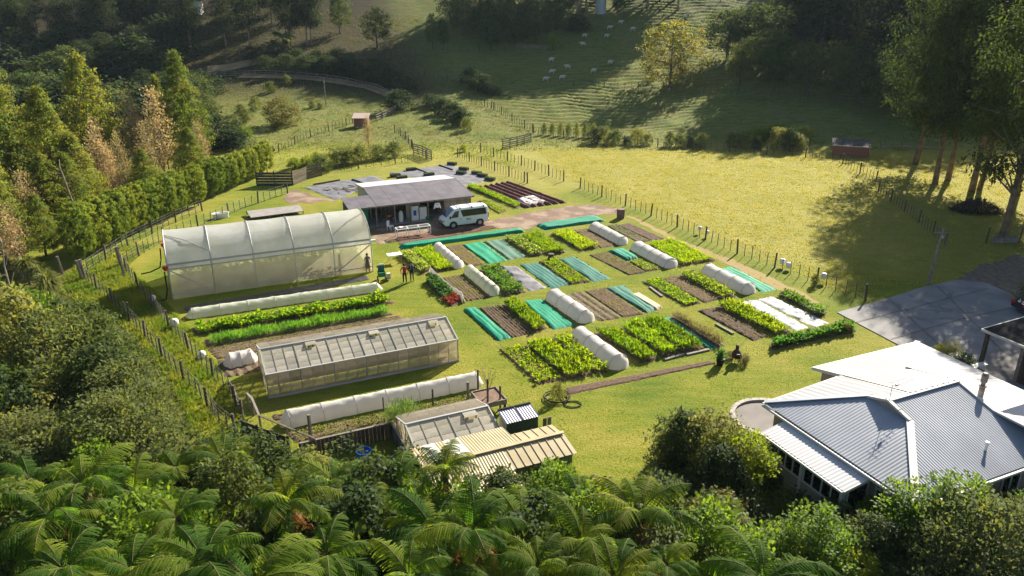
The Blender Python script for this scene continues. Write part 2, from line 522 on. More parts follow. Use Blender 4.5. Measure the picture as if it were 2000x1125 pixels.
# farm track along the far left valley side
M_track = mat('track_clay', (.36, .24, .12), .95, col2=(.25, .16, .09), scale=.6, bump=.4, bscale=5)
def ribbon(name, pix, wid, m, lift=.06):
    P = [GT(*q) for q in pix]
    pts = []
    for i in range(len(P) - 1):
        n = max(1, int((P[i + 1] - P[i]).length / 1.0))
        pts += [P[i].lerp(P[i + 1], k / n) for k in range(n)]
    pts.append(P[-1])
    V = []; F = []
    for i, p in enumerate(pts):
        d = pts[min(i + 1, len(pts) - 1)] - pts[max(i - 1, 0)]; d.z = 0; d.normalize()
        nr = Vector((-d.y, d.x, 0))
        for k in range(5):
            q = p + nr * wid * (k / 4 - .5)
            V.append((q.x, q.y, float(T(q.x, q.y)) + lift))
    for i in range(len(pts) - 1):
        for k in range(4):
            F.append((i * 5 + k, i * 5 + k + 1, (i + 1) * 5 + k + 1, (i + 1) * 5 + k))
    return struct(obj_np(name, V, F, m, None, True))
ribbon('farm_track', [(405, 138), (445, 134), (500, 122), (540, 112)], 4.0, M_track, .16)
ribbon('farm_track', [(470, 150), (560, 152), (650, 160), (720, 172), (775, 190)], 2.6, M_track, .16)

# ------------------------------------------------------------------ grass
M_grass_dry = mat('dry_grass_blades', (.36, .325, .08), .8, col2=(.27, .265, .045), scale=.4, trans=.45, tcol=(1.6, 1.5, .8))
M_grass_green = mat('green_grass_blades', (.12, .19, .016), .8, col2=(.24, .245, .032), scale=.5, trans=.5, tcol=(1.7, 1.7, .7))
M_grass_hill = mat('hill_grass_blades', (.1, .145, .03), .8, col2=(.21, .215, .065), scale=.25, trans=.4, tcol=(1.6, 1.4, .8))
def inpoly(X, Y, pix, world=False):
    P = [q if world else tuple(G(*q))[:2] for q in pix]
    ins = np.zeros(len(X), bool)
    j = len(P) - 1
    for i in range(len(P)):
        xi, yi = P[i]; xj, yj = P[j]
        c = ((yi > Y) != (yj > Y)) & (X < (xj - xi) * (Y - yi) / (yj - yi + 1e-12) + xi)
        ins ^= c; j = i
    return ins
def tufts(name, X, Y, h, w, m, rng, blades=3, lean=.5):
    n = len(X)
    Z = T(X, Y)
    V = np.zeros((n, blades, 4, 3)); 
    for b in range(blades):
        a = rng.uniform(0, 2 * np.pi, n); hh = h * rng.uniform(.5, 1.25, n); ln = rng.uniform(.15, lean, n) * hh
        ww = w * rng.uniform(.6, 1.3, n)
        dx, dy = np.cos(a), np.sin(a); r0 = rng.uniform(0, 1, n) * w * 1.5
        bx = X + dx * r0; by = Y + dy * r0
        V[:, b, 0] = np.stack([bx - dy * ww, by + dx * ww, Z - .02], 1)
        V[:, b, 1] = np.stack([bx + dy * ww, by - dx * ww, Z - .02], 1)
        V[:, b, 2] = np.stack([bx + dx * ln + dy * ww * .5, by + dy * ln - dx * ww * .5, Z + hh], 1)
        V[:, b, 3] = np.stack([bx + dx * ln - dy * ww * .5, by + dy * ln + dx * ww * .5, Z + hh * .9], 1)
    V = V.reshape(-1, 3); F = np.arange(len(V)).reshape(-1, 4)
    return stuff(link(name, mesh_np(name, V, F, m)))
def clumped(n, x0, x1, y0, y1, rng, k=60, spread=.5, fr=.6):
    """positions that gather into patches"""
    nc = int(n / k)
    cx = rng.uniform(x0, x1, nc); cy = rng.uniform(y0, y1, nc)
    i = rng.integers(0, nc, int(n * fr))
    X = np.concatenate([cx[i] + rng.normal(0, spread, len(i)), rng.uniform(x0, x1, n - len(i))])
    Y = np.concatenate([cy[i] + rng.normal(0, spread, len(i)), rng.uniform(y0, y1, n - len(i))])
    return X, Y
def grasses():
    rng = np.random.default_rng(5)
    X, Y = clumped(95000, 0, 85, 52, 114, rng, 9, .28)
    k = inpoly(X, Y, [(1045, 290), (1100, 345), (1690, 590), (1860, 545), (2100, 480), (2100, 300), (1700, 292)])
    k &= ~inpoly(X, Y, [(1872, 546), (1905, 520), (1990, 498), (2120, 520), (2120, 640), (1925, 552)])
    X, Y = X[k], Y[k]
    tufts('grass', X, Y, .1, .035, M_grass_dry, rng, 2)
    X, Y = clumped(16000, -60, 0, 88, 116, rng, 14, .4)
    k = inpoly(X, Y, [(530, 345), (520, 290), (700, 262), (930, 250), (1040, 290), (1090, 350), (905, 305), (640, 335)])
    tufts('grass', X[k], Y[k], .12, .03, M_grass_green, rng)
    # long green grass between the two left fences and the bush
    X, Y = clumped(110000, -45, -5, 27, 68, rng, 18, .35)
    k = inpoly(X, Y, [(560, 372), (300, 450), (150, 520), (100, 560), (240, 640), (330, 740), (400, 900), (470, 900), (480, 820), (430, 720), (335, 600), (250, 520), (330, 450), (560, 385)])
    tufts('grass', X[k], Y[k], .22, .022, M_grass_green, rng, 3, .9)
    # mown lawn stubble
    X, Y = clumped(90000, -30, 36, 29, 72, rng, 20, .3)
    beds = np.zeros(len(X), bool)
    for q in LAWN_HOLES: beds |= inpoly(X, Y, q)
    X, Y = X[~beds], Y[~beds]
    k = inpoly(X, Y, [(560, 372), (250, 520), (480, 760), (480, 900), (1500, 1000), (1480, 870), (1700, 700), (1640, 605), (1560, 575), (1130, 362), (900, 330), (700, 330)])
    tufts('grass', X[k], Y[k], .04, .02, M_grass_green, rng, 2, 1.2)
    # hill pasture
    X, Y = clumped(95000, -80, 110, 112, 205, rng, 12, .4)
    tufts('grass', X, Y, .16, .05, M_grass_hill, rng, 2, .7)
# ------------------------------------------------------------------ garden beds
def quad_pts(q): return [G(*p) for p in q]          # back-left, back-right, front-right, front-left
def Pst(P, s, t):
    a = P[0] * (1 - s) + P[1] * s; b = P[3] * (1 - s) + P[2] * s
    return a * (1 - t) + b * t
def Pst_np(P, s, t):
    A = [np.array(p) for p in P]; s = np.asarray(s)[:, None]; t = np.asarray(t)[:, None]
    return (A[0] * (1 - s) + A[1] * s) * (1 - t) + (A[3] * (1 - s) + A[2] * s) * t
def dims(P):
    return ((P[1] - P[0]).length + (P[2] - P[3]).length) / 2, ((P[3] - P[0]).length + (P[2] - P[1]).length) / 2

def soil_part(root, P, m, rows=6, amp=.04, h=.07, along=True, seed=0, name='soil', over=.06):
    rng = np.random.default_rng(seed + 100)
    W, L = dims(P)
    if W > 1.5 * L: P = [P[3], P[0], P[1], P[2]]; W, L = L, W; along = True; rows = min(rows, 5)
    nu = max(10, int(W / .07)) if along else max(8, int(W / .2))
    nv = max(14, int(L / .16)) if along else max(14, int(L / .07))
    s = np.linspace(-over / W, 1 + over / W, nu + 1); t = np.linspace(-over / L, 1 + over / L, nv + 1)
    Sg, Tg = np.meshgrid(s, t)
    ed = (rng.normal(0, .035, Sg.shape))
    V = Pst_np(P, (Sg + ed * .0).ravel(), (Tg + ed * .0).ravel()).reshape(nv + 1, nu + 1, 3)
    ph = Sg * rows * 2 * np.pi if along else Tg * rows * 2 * np.pi
    edge = np.minimum(np.minimum(Sg - s[0], s[-1] - Sg) * W, np.minimum(Tg - t[0], t[-1] - Tg) * L)
    Z = h * np.clip(edge / .1, 0, 1) + amp * (-np.cos(ph)) * np.clip(edge / .1, 0, 1) + rng.normal(0, .014, Sg.shape)
    bord = edge < 1e-6
    Z[bord] = -.02
    V[..., 2] = Z
    J = rng.normal(0, .05, V.shape[:2] + (2,)); V[bord, :2] += J[bord]
    idx = np.arange((nv + 1) * (nu + 1)).reshape(nv + 1, nu + 1)
    F = np.stack([idx[:-1, :-1].ravel(), idx[1:, :-1].ravel(), idx[1:, 1:].ravel(), idx[:-1, 1:].ravel()], 1)
    return obj_np(name, V.reshape(-1, 3), F, m, root, True)

def leaf_fan(C, az, el, ln, wd, bend=.25):
    """bent diamonds growing from points C: azimuth, elevation, length, width arrays"""
    d = np.stack([np.cos(az) * np.cos(el), np.sin(az) * np.cos(el), np.sin(el)], 1)
    w = np.stack([-np.sin(az), np.cos(az), np.zeros_like(az)], 1)
    up = np.array([0, 0, 1.0])
    mid = C + d * (ln * .55)[:, None] + up * (ln * bend * .3)[:, None]
    tip = C + d * ln[:, None] - up * (ln * bend * .4)[:, None]
    V = np.stack([C, mid - w * wd[:, None], tip, mid + w * wd[:, None]], 1).reshape(-1, 3)
    return V, np.arange(len(V)).reshape(-1, 4)

def crop_np(P, rows, spacing, leaves, ln, wd, el, h0=.08, jit=.3, seed=0, hstem=0.0, patch=.25, s0=.04, s1=.96, gap=0.0, t0=.02, t1=.98):
    rng = np.random.default_rng(seed + 500)
    W, L = dims(P)
    if W > 1.5 * L: P = [P[3], P[0], P[1], P[2]]; W, L = L, W
    nt = max(2, int(L * (t1 - t0) / spacing))
    si = (np.arange(rows) + .5) / rows * (s1 - s0) + s0
    ti = (np.arange(nt) + .5) / nt * (t1 - t0) + t0
    Sg, Tg = np.meshgrid(si, ti); Sg = Sg.ravel(); Tg = Tg.ravel()
    if gap > 0:
        k = rng.random(len(Sg)) > gap; Sg = Sg[k]; Tg = Tg[k]
    Sg = Sg + rng.normal(0, jit / rows * .35, len(Sg)); Tg = Tg + rng.normal(0, jit * spacing / L * .5, len(Tg))
    C = Pst_np(P, np.clip(Sg, .0, 1), np.clip(Tg, 0, 1)); C[:, 2] = h0
    # some patches taller, some shorter
    sc = 1 + patch * np.sin(C[:, 0] * 2.3 + seed) * np.sin(C[:, 1] * 1.9 + seed * 1.3) + rng.normal(0, .14, len(C))
    C = np.repeat(C, leaves, 0); sc = np.repeat(np.clip(sc, .45, 1.7), leaves)
    n = len(C)
    if hstem: C[:, 2] += hstem * rng.random(n) ** .7 * sc
    C[:, :2] += rng.normal(0, .03 + wd * .4, (n, 2))
    az = rng.uniform(0, 2 * np.pi, n); e = R(el[0]) + (R(el[1]) - R(el[0])) * rng.random(n)
    return leaf_fan(C, az, e, ln * sc * rng.uniform(.6, 1.15, n), wd * sc * rng.uniform(.7, 1.2, n))

L_bright = leafmat('bright_green_leaves', (.13, .25, .01), (.22, .30, .015), .5)
L_yel = leafmat('yellow_green_tops', (.12, .215, .01), (.2, .255, .016), .5, tcol=(1.9, 1.9, .7))
L_mid = leafmat('mid_green_leaves', (.055, .15, .02), (.11, .2, .025), .45)
L_dark = leafmat('dark_green_leaves', (.03, .085, .02), (.055, .13, .025), .4)
L_grass = leafmat('grassy_green_blades', (.05, .17, .02), (.1, .24, .03), .45)
L_grey = leafmat('grey_green_sprigs', (.12, .14, .06), (.2, .19, .11), .35)
L_pale = leafmat('pale_green_leaves', (.16, .24, .05), (.24, .31, .07), .45)
L_redl = leafmat('red_leaves', (.13, .02, .02), (.2, .05, .03), .35)
L_seed = leafmat('seedling_leaves', (.17, .22, .03), (.26, .26, .05), .4)

STY = {  # rows, spacing, leaves, length, width, elevation, stem height
    'lettuce': dict(rows=8, spacing=.2, leaves=9, ln=.17, wd=.05, el=(10, 75), hstem=.05),
    'carrot': dict(rows=9, spacing=.13, leaves=12, ln=.3, wd=.026, el=(25, 88), hstem=.12),
    'tall': dict(rows=9, spacing=.14, leaves=14, ln=.36, wd=.03, el=(25, 88), hstem=.22),
    'leafy': dict(rows=6, spacing=.2, leaves=11, ln=.22, wd=.065, el=(0, 75), hstem=.28),
    'low': dict(rows=6, spacing=.2, leaves=5, ln=.16, wd=.05, el=(20, 70)),
    'onion': dict(rows=7, spacing=.11, leaves=7, ln=.5, wd=.014, el=(55, 88)),
    'sparse': dict(rows=8, spacing=.2, leaves=3, ln=.11, wd=.035, el=(10, 60)),
    'rows': dict(rows=8, spacing=.13, leaves=3, ln=.09, wd=.028, el=(15, 65), jit=.2),
    'fine': dict(rows=9, spacing=.12, leaves=3, ln=.1, wd=.026, el=(15, 65), jit=.15),
    'feather': dict(rows=5, spacing=.1, leaves=9, ln=.5, wd=.016, el=(35, 85), hstem=.15),
}
LAWN_HOLES = []
_seed = [0]
def bed(name, label, cat, q, sty=None, lm=None, soil=M_soil, rows=None, amp=.03, along=True, group=None, h=.06, crop_name='crop', **kw):
    _seed[0] += 1
    LAWN_HOLES.append(q)
    P = quad_pts(q)
    c = (P[0] + P[1] + P[2] + P[3]) / 4
    root = thing(name, label, cat, (c.x, c.y, 0), 0, group)
    soil_part(root, P, soil, rows or 6, amp, h, along, _seed[0])
    if sty:
        k = dict(STY[sty]); k.update(kw)
        if rows and sty in ('leafy', 'carrot', 'tall', 'sparse'): k['rows'] = rows
        V, F = crop_np(P, seed=_seed[0], **k)
        stuff(obj_np(crop_name, V, F, lm, root))
    return root

def net(label, q, m=M_net, h=.12, lines=4, cat='shade net', name='shade_net', seed=0, group=None):
    """cloth stretched over a bed: creased along its length, edges tucked to the ground"""
    _seed[0] += 1
    LAWN_HOLES.append(q)
    rng = np.random.default_rng(_seed[0] + 50)
    P = quad_pts(q); W, L = dims(P)
    along = True
    if W > L: P = [P[3], P[0], P[1], P[2]]; W, L = L, W
    nu, nv = max(14, int(W / .09)), max(12, int(L / .3))
    s = np.linspace(0, 1, nu + 1); t = np.linspace(0, 1, nv + 1)
    Sg, Tg = np.meshgrid(s, t)
    V = Pst_np(P, Sg.ravel(), Tg.ravel()).reshape(nv + 1, nu + 1, 3)
    e = np.minimum(np.minimum(Sg, 1 - Sg) * W, np.minimum(Tg, 1 - Tg) * L)
    Z = h * np.clip(e / .12, 0, 1) ** .6
    Z += .022 * np.cos(Sg * lines * 2 * np.pi + .3 * np.sin(Tg * 9)) * np.clip(e / .12, 0, 1)
    Z += rng.normal(0, .008, Z.shape) + .02 * np.sin(Tg * L * 1.7 + Sg * 5) * np.clip(e / .12, 0, 1)
    b = e < 1e-6
    Z[b] = .005
    V[b, :2] += rng.normal(0, .035, V[b, :2].shape)
    V[..., 2] = Z
    idx = np.arange((nv + 1) * (nu + 1)).reshape(nv + 1, nu + 1)
    F = np.stack([idx[:-1, :-1].ravel(), idx[1:, :-1].ravel(), idx[1:, 1:].ravel(), idx[:-1, 1:].ravel()], 1)
    c = (P[0] + P[1] + P[2] + P[3]) / 4
    root = thing(name, label, cat, (c.x, c.y, 0), 0, group)
    obj_np('net_cloth', V.reshape(-1, 3), F, m, root, True)
    # edge weights: a few dark sandbags and pegs
    pm = mesh_np('peg', *peg_box(), M_hose)
    for k in range(6):
        p = Pst(P, 0 if k % 2 else 1, (k + .5) / 6)
        o = link('edge_peg', pm, root, (p.x - c.x, p.y - c.y, 0)); o.rotation_euler.z = k
    return root
def peg_box():
    mb = MB(); mb.box((0, 0, .05), (.12, .07, .1)); return mb.v, mb.f

def tunnel(label, q, h=.75, hoops=5, m=M_cloth, sag=.035, group='white row cover tunnels over the beds', name='row_cover_tunnel', seed=0):
    """cloth over wire hoops, gathered to the ground at both ends"""
    _seed[0] += 1
    LAWN_HOLES.append(q)
    rng = np.random.default_rng(_seed[0] + 70)
    P = quad_pts(q); W, L = dims(P)
    if W > L: P = [P[3], P[0], P[1], P[2]]; W, L = L, W
    c = (P[0] + P[1] + P[2] + P[3]) / 4
    root = thing(name, label, 'row cover', (c.x, c.y, 0), 0, group)
    nu, nv = 16, max(24, int(L / .22))
    Vs = []
    ins = .45 / L
    prof = []
    for j in range(nv + 1):
        t = j / nv
        endf = min(1, min(t, 1 - t) / ins)
        u = (t - ins) / (1 - 2 * ins) * (hoops - 1)
        sg = abs(math.sin(math.pi * u)) if 0 <= u <= hoops - 1 else 0
        hh = h * (max(.02, endf) ** .75) * (1 - sag * 2.0 * sg)
        ww = .5 * (.35 + .65 * min(1, endf * 1.3)) * (1 - sag * .7 * sg)
        prof.append((t, hh, ww))
        for i in range(nu + 1):
            a = math.pi * i / nu
            x = math.cos(a); y = math.sin(a) ** .8
            s = .5 - x * ww * (1.0 - .12 * math.sin(a))
            p = Pst(P, s, t)
            z = hh * y + rng.normal(0, .01) + (.018 * math.sin(t * L * 7 + i * .9) + .012 * math.sin(t * L * 13 - i * 1.7)) * y
            if i in (0, nu): z = -.01; p.x += rng.normal(0, .03); p.y += rng.normal(0, .03)
            Vs.append((p.x, p.y, z))
    F = []
    for j in range(nv):
        for i in range(nu):
            a = j * (nu + 1) + i
            F.append((a, a + 1, a + nu + 2, a + nu + 1))
    cl = obj_np('cover_cloth', Vs, F, m, root, True)
    for k in range(hoops):
        t = ins + (1 - 2 * ins) * k / (hoops - 1)
        pts = []
        for i in range(nu + 1):
            a = math.pi * i / nu
            s = .5 - math.cos(a) * .5 * (1 - .12 * math.sin(a)) * 1.012
            p = Pst(P, s, t); pts.append((p.x, p.y, max(.0, h * math.sin(a) ** .8 * 1.012)))
        mb = MB(); mb.tube(pts, .016, 4)
        obj('hoop', mb, M_frame_hoop, root)
    return root
M_frame_hoop = mat('hoop_wire', (.42, .37, .35), .6)

def gardens():
    B, N_, TN = bed, net, tunnel
    # --- back strip in front of the shed yard
    B('soil_bed', 'narrow reddish soil strip behind the longest green net', 'garden bed', [(774, 463), (963, 441), (969, 446), (781, 479)], soil=M_soil_red, rows=3)
    N_('longest green shade net, a narrow strip in front of the van', [(779, 481), (1019, 449), (1025, 454), (786, 487)], h=.3, lines=1)
    N_('green shade net on gravel edge beside the first white tunnel from the back', [(1046, 441), (1160, 423), (1183, 432), (1065, 449)], h=.25, lines=2)
    # --- first row of the left block
    B('crop_bed', 'pale leafy bed beside the white table and the two standing people', 'garden bed', [(778, 499), (799, 490), (843, 529), (824, 536)], 'leafy', L_pale)
    B('crop_bed', 'bright green feathery bed left of the back white tunnel near the people', 'garden bed', [(804, 490), (842, 484), (886, 526), (855, 533)], 'carrot', L_bright)
    TN('white cloth tunnel at the back left, beside the feathery bed near the people', [(842, 485), (862, 481), (910, 521), (891, 528)], .65, 6)
    B('seed_bed', 'brown seed bed with thin green rows between white tunnel and bright green net', 'garden bed', [(870, 482), (899, 477), (946, 517), (916, 521)], 'rows', L_seed, rows=8)
    N_('flat bright green net beside the back seed bed, left of a faded net', [(902, 478), (940, 472), (990, 509), (955, 516)], h=.1, lines=2)
    N_('faded grey-green net right of the flat bright green net', [(945, 472), (979, 467), (1028, 502), (994, 508)], M_net_grey, h=.1, lines=2)
    B('crop_bed', 'pale bean bed between the faded net and a yellow-green bed', 'garden bed', [(984, 467), (1012, 462), (1066, 497), (1036, 502)], 'leafy', L_pale)
    B('crop_bed', 'yellow-green bed right of the pale bean bed, beside the dark stump', 'garden bed', [(1015, 462), (1053, 456), (1106, 494), (1069, 498)], 'carrot', L_yel)
    # --- first row of the right block
    B('crop_bed', 'yellow-green bed left of the dark seeded bed in the back row', 'garden bed', [(1075, 457), (1110, 450), (1171, 484), (1134, 491)], 'carrot', L_bright)
    B('seed_bed', 'dark finely raked bed left of the rearmost white tunnel', 'garden bed', [(1120, 450), (1146, 446), (1206, 479), (1174, 485)], 'fine', L_seed, rows=9, amp=.025, gap=.5)
    TN('rearmost white cloth tunnel, beside the dark raked bed', [(1145, 447), (1168, 441), (1232, 476), (1211, 481)], .7, 4)
    B('seed_bed', 'fallow greenish bed between the rearmost white tunnel and a bare brown bed', 'garden bed', [(1185, 441), (1205, 439), (1270, 471), (1246, 474)], 'sparse', L_mid, soil=M_soil_pale, gap=.2)
    B('soil_bed', 'bare brown bed at the back right corner beside the paddock fence', 'garden bed', [(1206, 440), (1228, 436), (1299, 467), (1272, 470)], soil=M_soil, rows=6)
    # --- second row of the left block
    B('crop_bed', 'mixed dark leafy bed with red lettuces and a low white cloth wall', 'garden bed', [(831, 553), (848, 541), (903, 591), (882, 600)], 'leafy', L_dark, t1=.74)
    B('seed_bed', 'brown bed of thin green rows between white cloth wall and thin white tunnel', 'garden bed', [(864, 543), (903, 536), (957, 581), (912, 589)], 'rows', L_seed, rows=7, amp=.04)
    TN('thin white tunnel with plants showing through, beside the dark leafy bed', [(903, 532), (923, 527), (981, 574), (960, 581)], .75, 6, M_cloth_thin)
    B('crop_bed', 'dark leafy bed between thin white tunnel and black plastic sheet', 'garden bed', [(935, 527), (972, 522), (1028, 571), (986, 579)], 'leafy', L_mid)
    N_('green net with lengthwise creases right of the black plastic sheet', [(1014, 517), (1049, 513), (1115, 556), (1077, 564)], M_net_blue, h=.08, lines=5)
    B('crop_bed', 'yellow-green lettuce bed between two creased green nets', 'garden bed', [(1052, 511), (1086, 506), (1154, 551), (1115, 556)], 'lettuce', L_yel)
    N_('creased blue-green net right of the yellow-green lettuce bed', [(1092, 506), (1121, 501), (1193, 545), (1159, 551)], M_net_blue, h=.08, lines=5)
    # --- second row of the right block
    B('seed_bed', 'brown bed with fine yellow-green seedling rows beside a short green net', 'garden bed', [(1150, 498), (1187, 492), (1261, 532), (1229, 538)], 'fine', L_seed, rows=9)
    N_('short bright green net on half a bed left of the second white tunnel', [(1188, 491), (1216, 486), (1246, 505), (1227, 510)], h=.22, lines=3)
    B('crop_bed', 'half bed of clipped low greens below the short green net', 'garden bed', [(1229, 511), (1248, 506), (1291, 526), (1262, 531)], 'low', L_bright)
    TN('white cloth tunnel second from the back on the right, beside the short green net', [(1226, 486), (1252, 480), (1330, 520), (1303, 527)], .75, 5)
    B('crop_bed', 'widest yellow-green bed at the right, beside the trodden paddock track', 'garden bed', [(1264, 481), (1312, 471), (1400, 509), (1332, 520)], 'carrot', L_bright, rows=12)
    # --- third row of the left block
    N_('bright green net strip at the left corner nearest the glasshouse', [(904, 604), (927, 600), (997, 660), (973, 667)], h=.18, lines=3)
    B('soil_bed', 'brown furrowed bed right of the corner green net strip', 'garden bed', [(936, 602), (975, 596), (1041, 651), (999, 660)], 'rows', L_seed, rows=7, amp=.06, gap=.75)
    B('crop_bed', 'tall yellow-green bed between the brown furrows and a green net', 'garden bed', [(980, 596), (1009, 590), (1069, 641), (1045, 651)], 'tall', L_yel, rows=5)
    N_('smooth bright green net left of a white tunnel in the third row', [(1020, 589), (1055, 584), (1125, 636), (1080, 644)], h=.12, lines=6)
    TN('white cloth tunnel between the smooth green net and the mulched bed', [(1060, 583), (1091, 576), (1168, 627), (1134, 635)], .85, 4)
    B('seed_bed', 'dry mulched bed with scattered seedlings right of a white tunnel', 'garden bed', [(1100, 577), (1136, 569), (1215, 621), (1171, 628)], 'sparse', L_seed, soil=M_soil_pale, rows=3, gap=.3)
    B('seed_bed', 'dark brown bed of close rows left of the net with tan boards', 'garden bed', [(1142, 569), (1181, 562), (1257, 614), (1217, 620)], 'fine', L_seed, rows=9, gap=.35)
    N_('dark green net half covered by a tan sheet', [(1182, 563), (1216, 557), (1280, 606), (1264, 612)], M_net_blue, h=.14, lines=3)
    # --- third row of the right block
    B('crop_bed', 'bright lettuce bed beside a timber plank on the cross path', 'garden bed', [(1252, 550), (1287, 544), (1369, 592), (1339, 599)], 'lettuce', L_bright)
    B('seed_bed', 'brown seeded bed between bright lettuces and a bushy dark bed', 'garden bed', [(1291, 544), (1323, 538), (1405, 584), (1376, 592)], 'fine', L_seed, rows=8, gap=.45)
    B('crop_bed', 'bushy dark and yellow bed left of the right-hand white tunnel', 'garden bed', [(1326, 539), (1352, 533), (1440, 580), (1408, 585)], 'leafy', L_yel, rows=6)
    TN('rightmost white cloth tunnel, beside the long green net by the fence', [(1362, 532), (1390, 526), (1483, 571), (1455, 578)], .8, 4)
    N_('long green net right of the rightmost white tunnel', [(1402, 526), (1427, 521), (1516, 566), (1491, 572)], h=.1, lines=4)
    # --- front row of the left block
    B('crop_bed', 'bright lettuce bed at the front left corner of the garden', 'garden bed', [(974, 682), (1021, 675), (1102, 742), (1052, 752)], 'lettuce', L_bright, spacing=.22)
    B('crop_bed', 'tall feathery carrot bed right of the corner lettuce bed', 'garden bed', [(1024, 677), (1067, 668), (1158, 732), (1109, 742)], 'tall', L_yel)
    B('crop_bed', 'leafy green bed left of the front white tunnel', 'garden bed', [(1076, 663), (1104, 658), (1189, 727), (1162, 731)], 'leafy', L_bright, rows=4)
    TN('front white cloth tunnel, nearest the camera in the bed garden', [(1107, 659), (1141, 651), (1236, 718), (1196, 727)], .9, 4)
    B('crop_bed', 'tall green bed directly right of the front white tunnel', 'garden bed', [(1160, 651), (1196, 643), (1287, 702), (1250, 710)], 'tall', L_yel, rows=6)
    B('crop_bed', 'tall green bed in the middle of the three bushy front beds', 'garden bed', [(1209, 642), (1246, 633), (1327, 690), (1294, 698)], 'tall', L_bright, rows=6)
    B('crop_bed', 'tall green bed with reddish tips left of a narrow green net', 'garden bed', [(1252, 632), (1286, 624), (1378, 682), (1330, 690)], 'tall', L_yel, rows=6)
    N_('narrow bright green net between tall bed and grey feathery hedge', [(1290, 622), (1306, 619), (1400, 679), (1386, 683)], h=.1, lines=1)
    B('herb_bed', 'grey-green feathery herb hedge right of the narrow green net', 'herb bed', [(1308, 619), (1322, 617), (1417, 675), (1402, 679)], 'feather', L_grey)
    B('soil_bed', 'long dark furrowed bed along the front lawn edge', 'garden bed', [(1105, 758), (1387, 705), (1398, 710), (1110, 771)], soil=M_soil, rows=26, along=False, amp=.03)
    # --- front row of the right block
    B('soil_bed', 'brown furrowed bed left of the tall yellow grass bed', 'garden bed', [(1362, 607), (1393, 601), (1499, 657), (1471, 666)], 'rows', L_seed, rows=7, amp=.05, gap=.7)
    B('crop_bed', 'tall yellow-green grassy bed left of the stained white sheets', 'garden bed', [(1397, 601), (1429, 592), (1545, 649), (1515, 657)], 'tall', L_yel, rows=6, wd=.035)
    B('crop_bed', 'leafy dark bed right of the stained white sheets', 'garden bed', [(1518, 577), (1536, 572), (1616, 612), (1601, 621)], 'leafy', L_mid)
    B('crop_bed', 'leafy border bed at the lawn edge in front of the white sheets', 'garden bed', [(1505, 673), (1660, 634), (1672, 648), (1509, 684)], 'leafy', L_mid, rows=6, spacing=.22, ln=.3)
    # --- long beds beside the big polytunnel
    TN('long low white tunnel directly in front of the big polytunnel', [(362, 614), (744, 560), (750, 568), (364, 625)], .62, 8, M_cloth_thin, sag=.018)
    B('crop_bed', 'long bright leafy bed in front of the long low white tunnel', 'garden bed', [(372, 642), (758, 580), (770, 592), (380, 656)], 'leafy', L_bright, rows=5, spacing=.2, ln=.3, wd=.085)
    B('crop_bed', 'bed of spring onions, lush at its left half', 'garden bed', [(400, 663), (756, 605), (768, 615), (405, 678)], 'onion', L_grass)
    B('soil_bed', 'weedy brown soil strip along the back of the glasshouse', 'garden bed', [(405, 682), (778, 616), (802, 629), (425, 702)], 'sparse', L_seed, rows=7, soil=M_soil_pale, along=False, gap=.3)
    B('soil_bed', 'brown soil under the short white tunnel left of the glasshouse', 'garden bed', [(425, 704), (505, 690), (512, 724), (440, 738)], soil=M_soil_pale, rows=4)
    TN('short white tunnel at the left end of the glasshouse', [(432, 706), (502, 693), (508, 709), (440, 724)], .8, 3)
    B('soil_bed', 'brown soil strip behind the front long white tunnel', 'garden bed', [(530, 812), (905, 735), (932, 742), (538, 822)], 'sparse', L_seed, rows=4, soil=M_soil, along=False, gap=.5)
    TN('front long white tunnel between glasshouse and timber yard fence', [(540, 823), (938, 741), (948, 755), (553, 840)], .85, 7, sag=.018)
    B('crop_bed', 'weedy seedling bed in front of the front long white tunnel', 'garden bed', [(560, 846), (925, 771), (936, 781), (578, 865)], 'sparse', L_seed, rows=9, spacing=.12, soil=M_soil_pale, along=False)
    B('soil_bed', 'red mulch bed behind the small lean-to glasshouse', 'garden bed', [(585, 868), (930, 786), (942, 797), (594, 884)], soil=M_soil_red, rows=12, along=False)
    # --- behind and beside the shed
    B('crop_bed', 'narrow bright green bed beside the shed end wall', 'garden bed', [(911, 366), (921, 363), (1020, 402), (1010, 408)], 'carrot', L_bright, rows=4)
    B('soil_bed', 'red-brown ridged bed with five ridges right of the shed', 'garden bed', [(931, 367), (995, 356), (1108, 396), (1024, 407)], soil=M_soil_red, rows=6, amp=.14, h=.14)
    B('crop_bed', 'low yellow-green bed behind the white van', 'garden bed', [(935, 393), (947, 390), (990, 412), (975, 418)], 'low', L_yel, rows=4)
gardens()

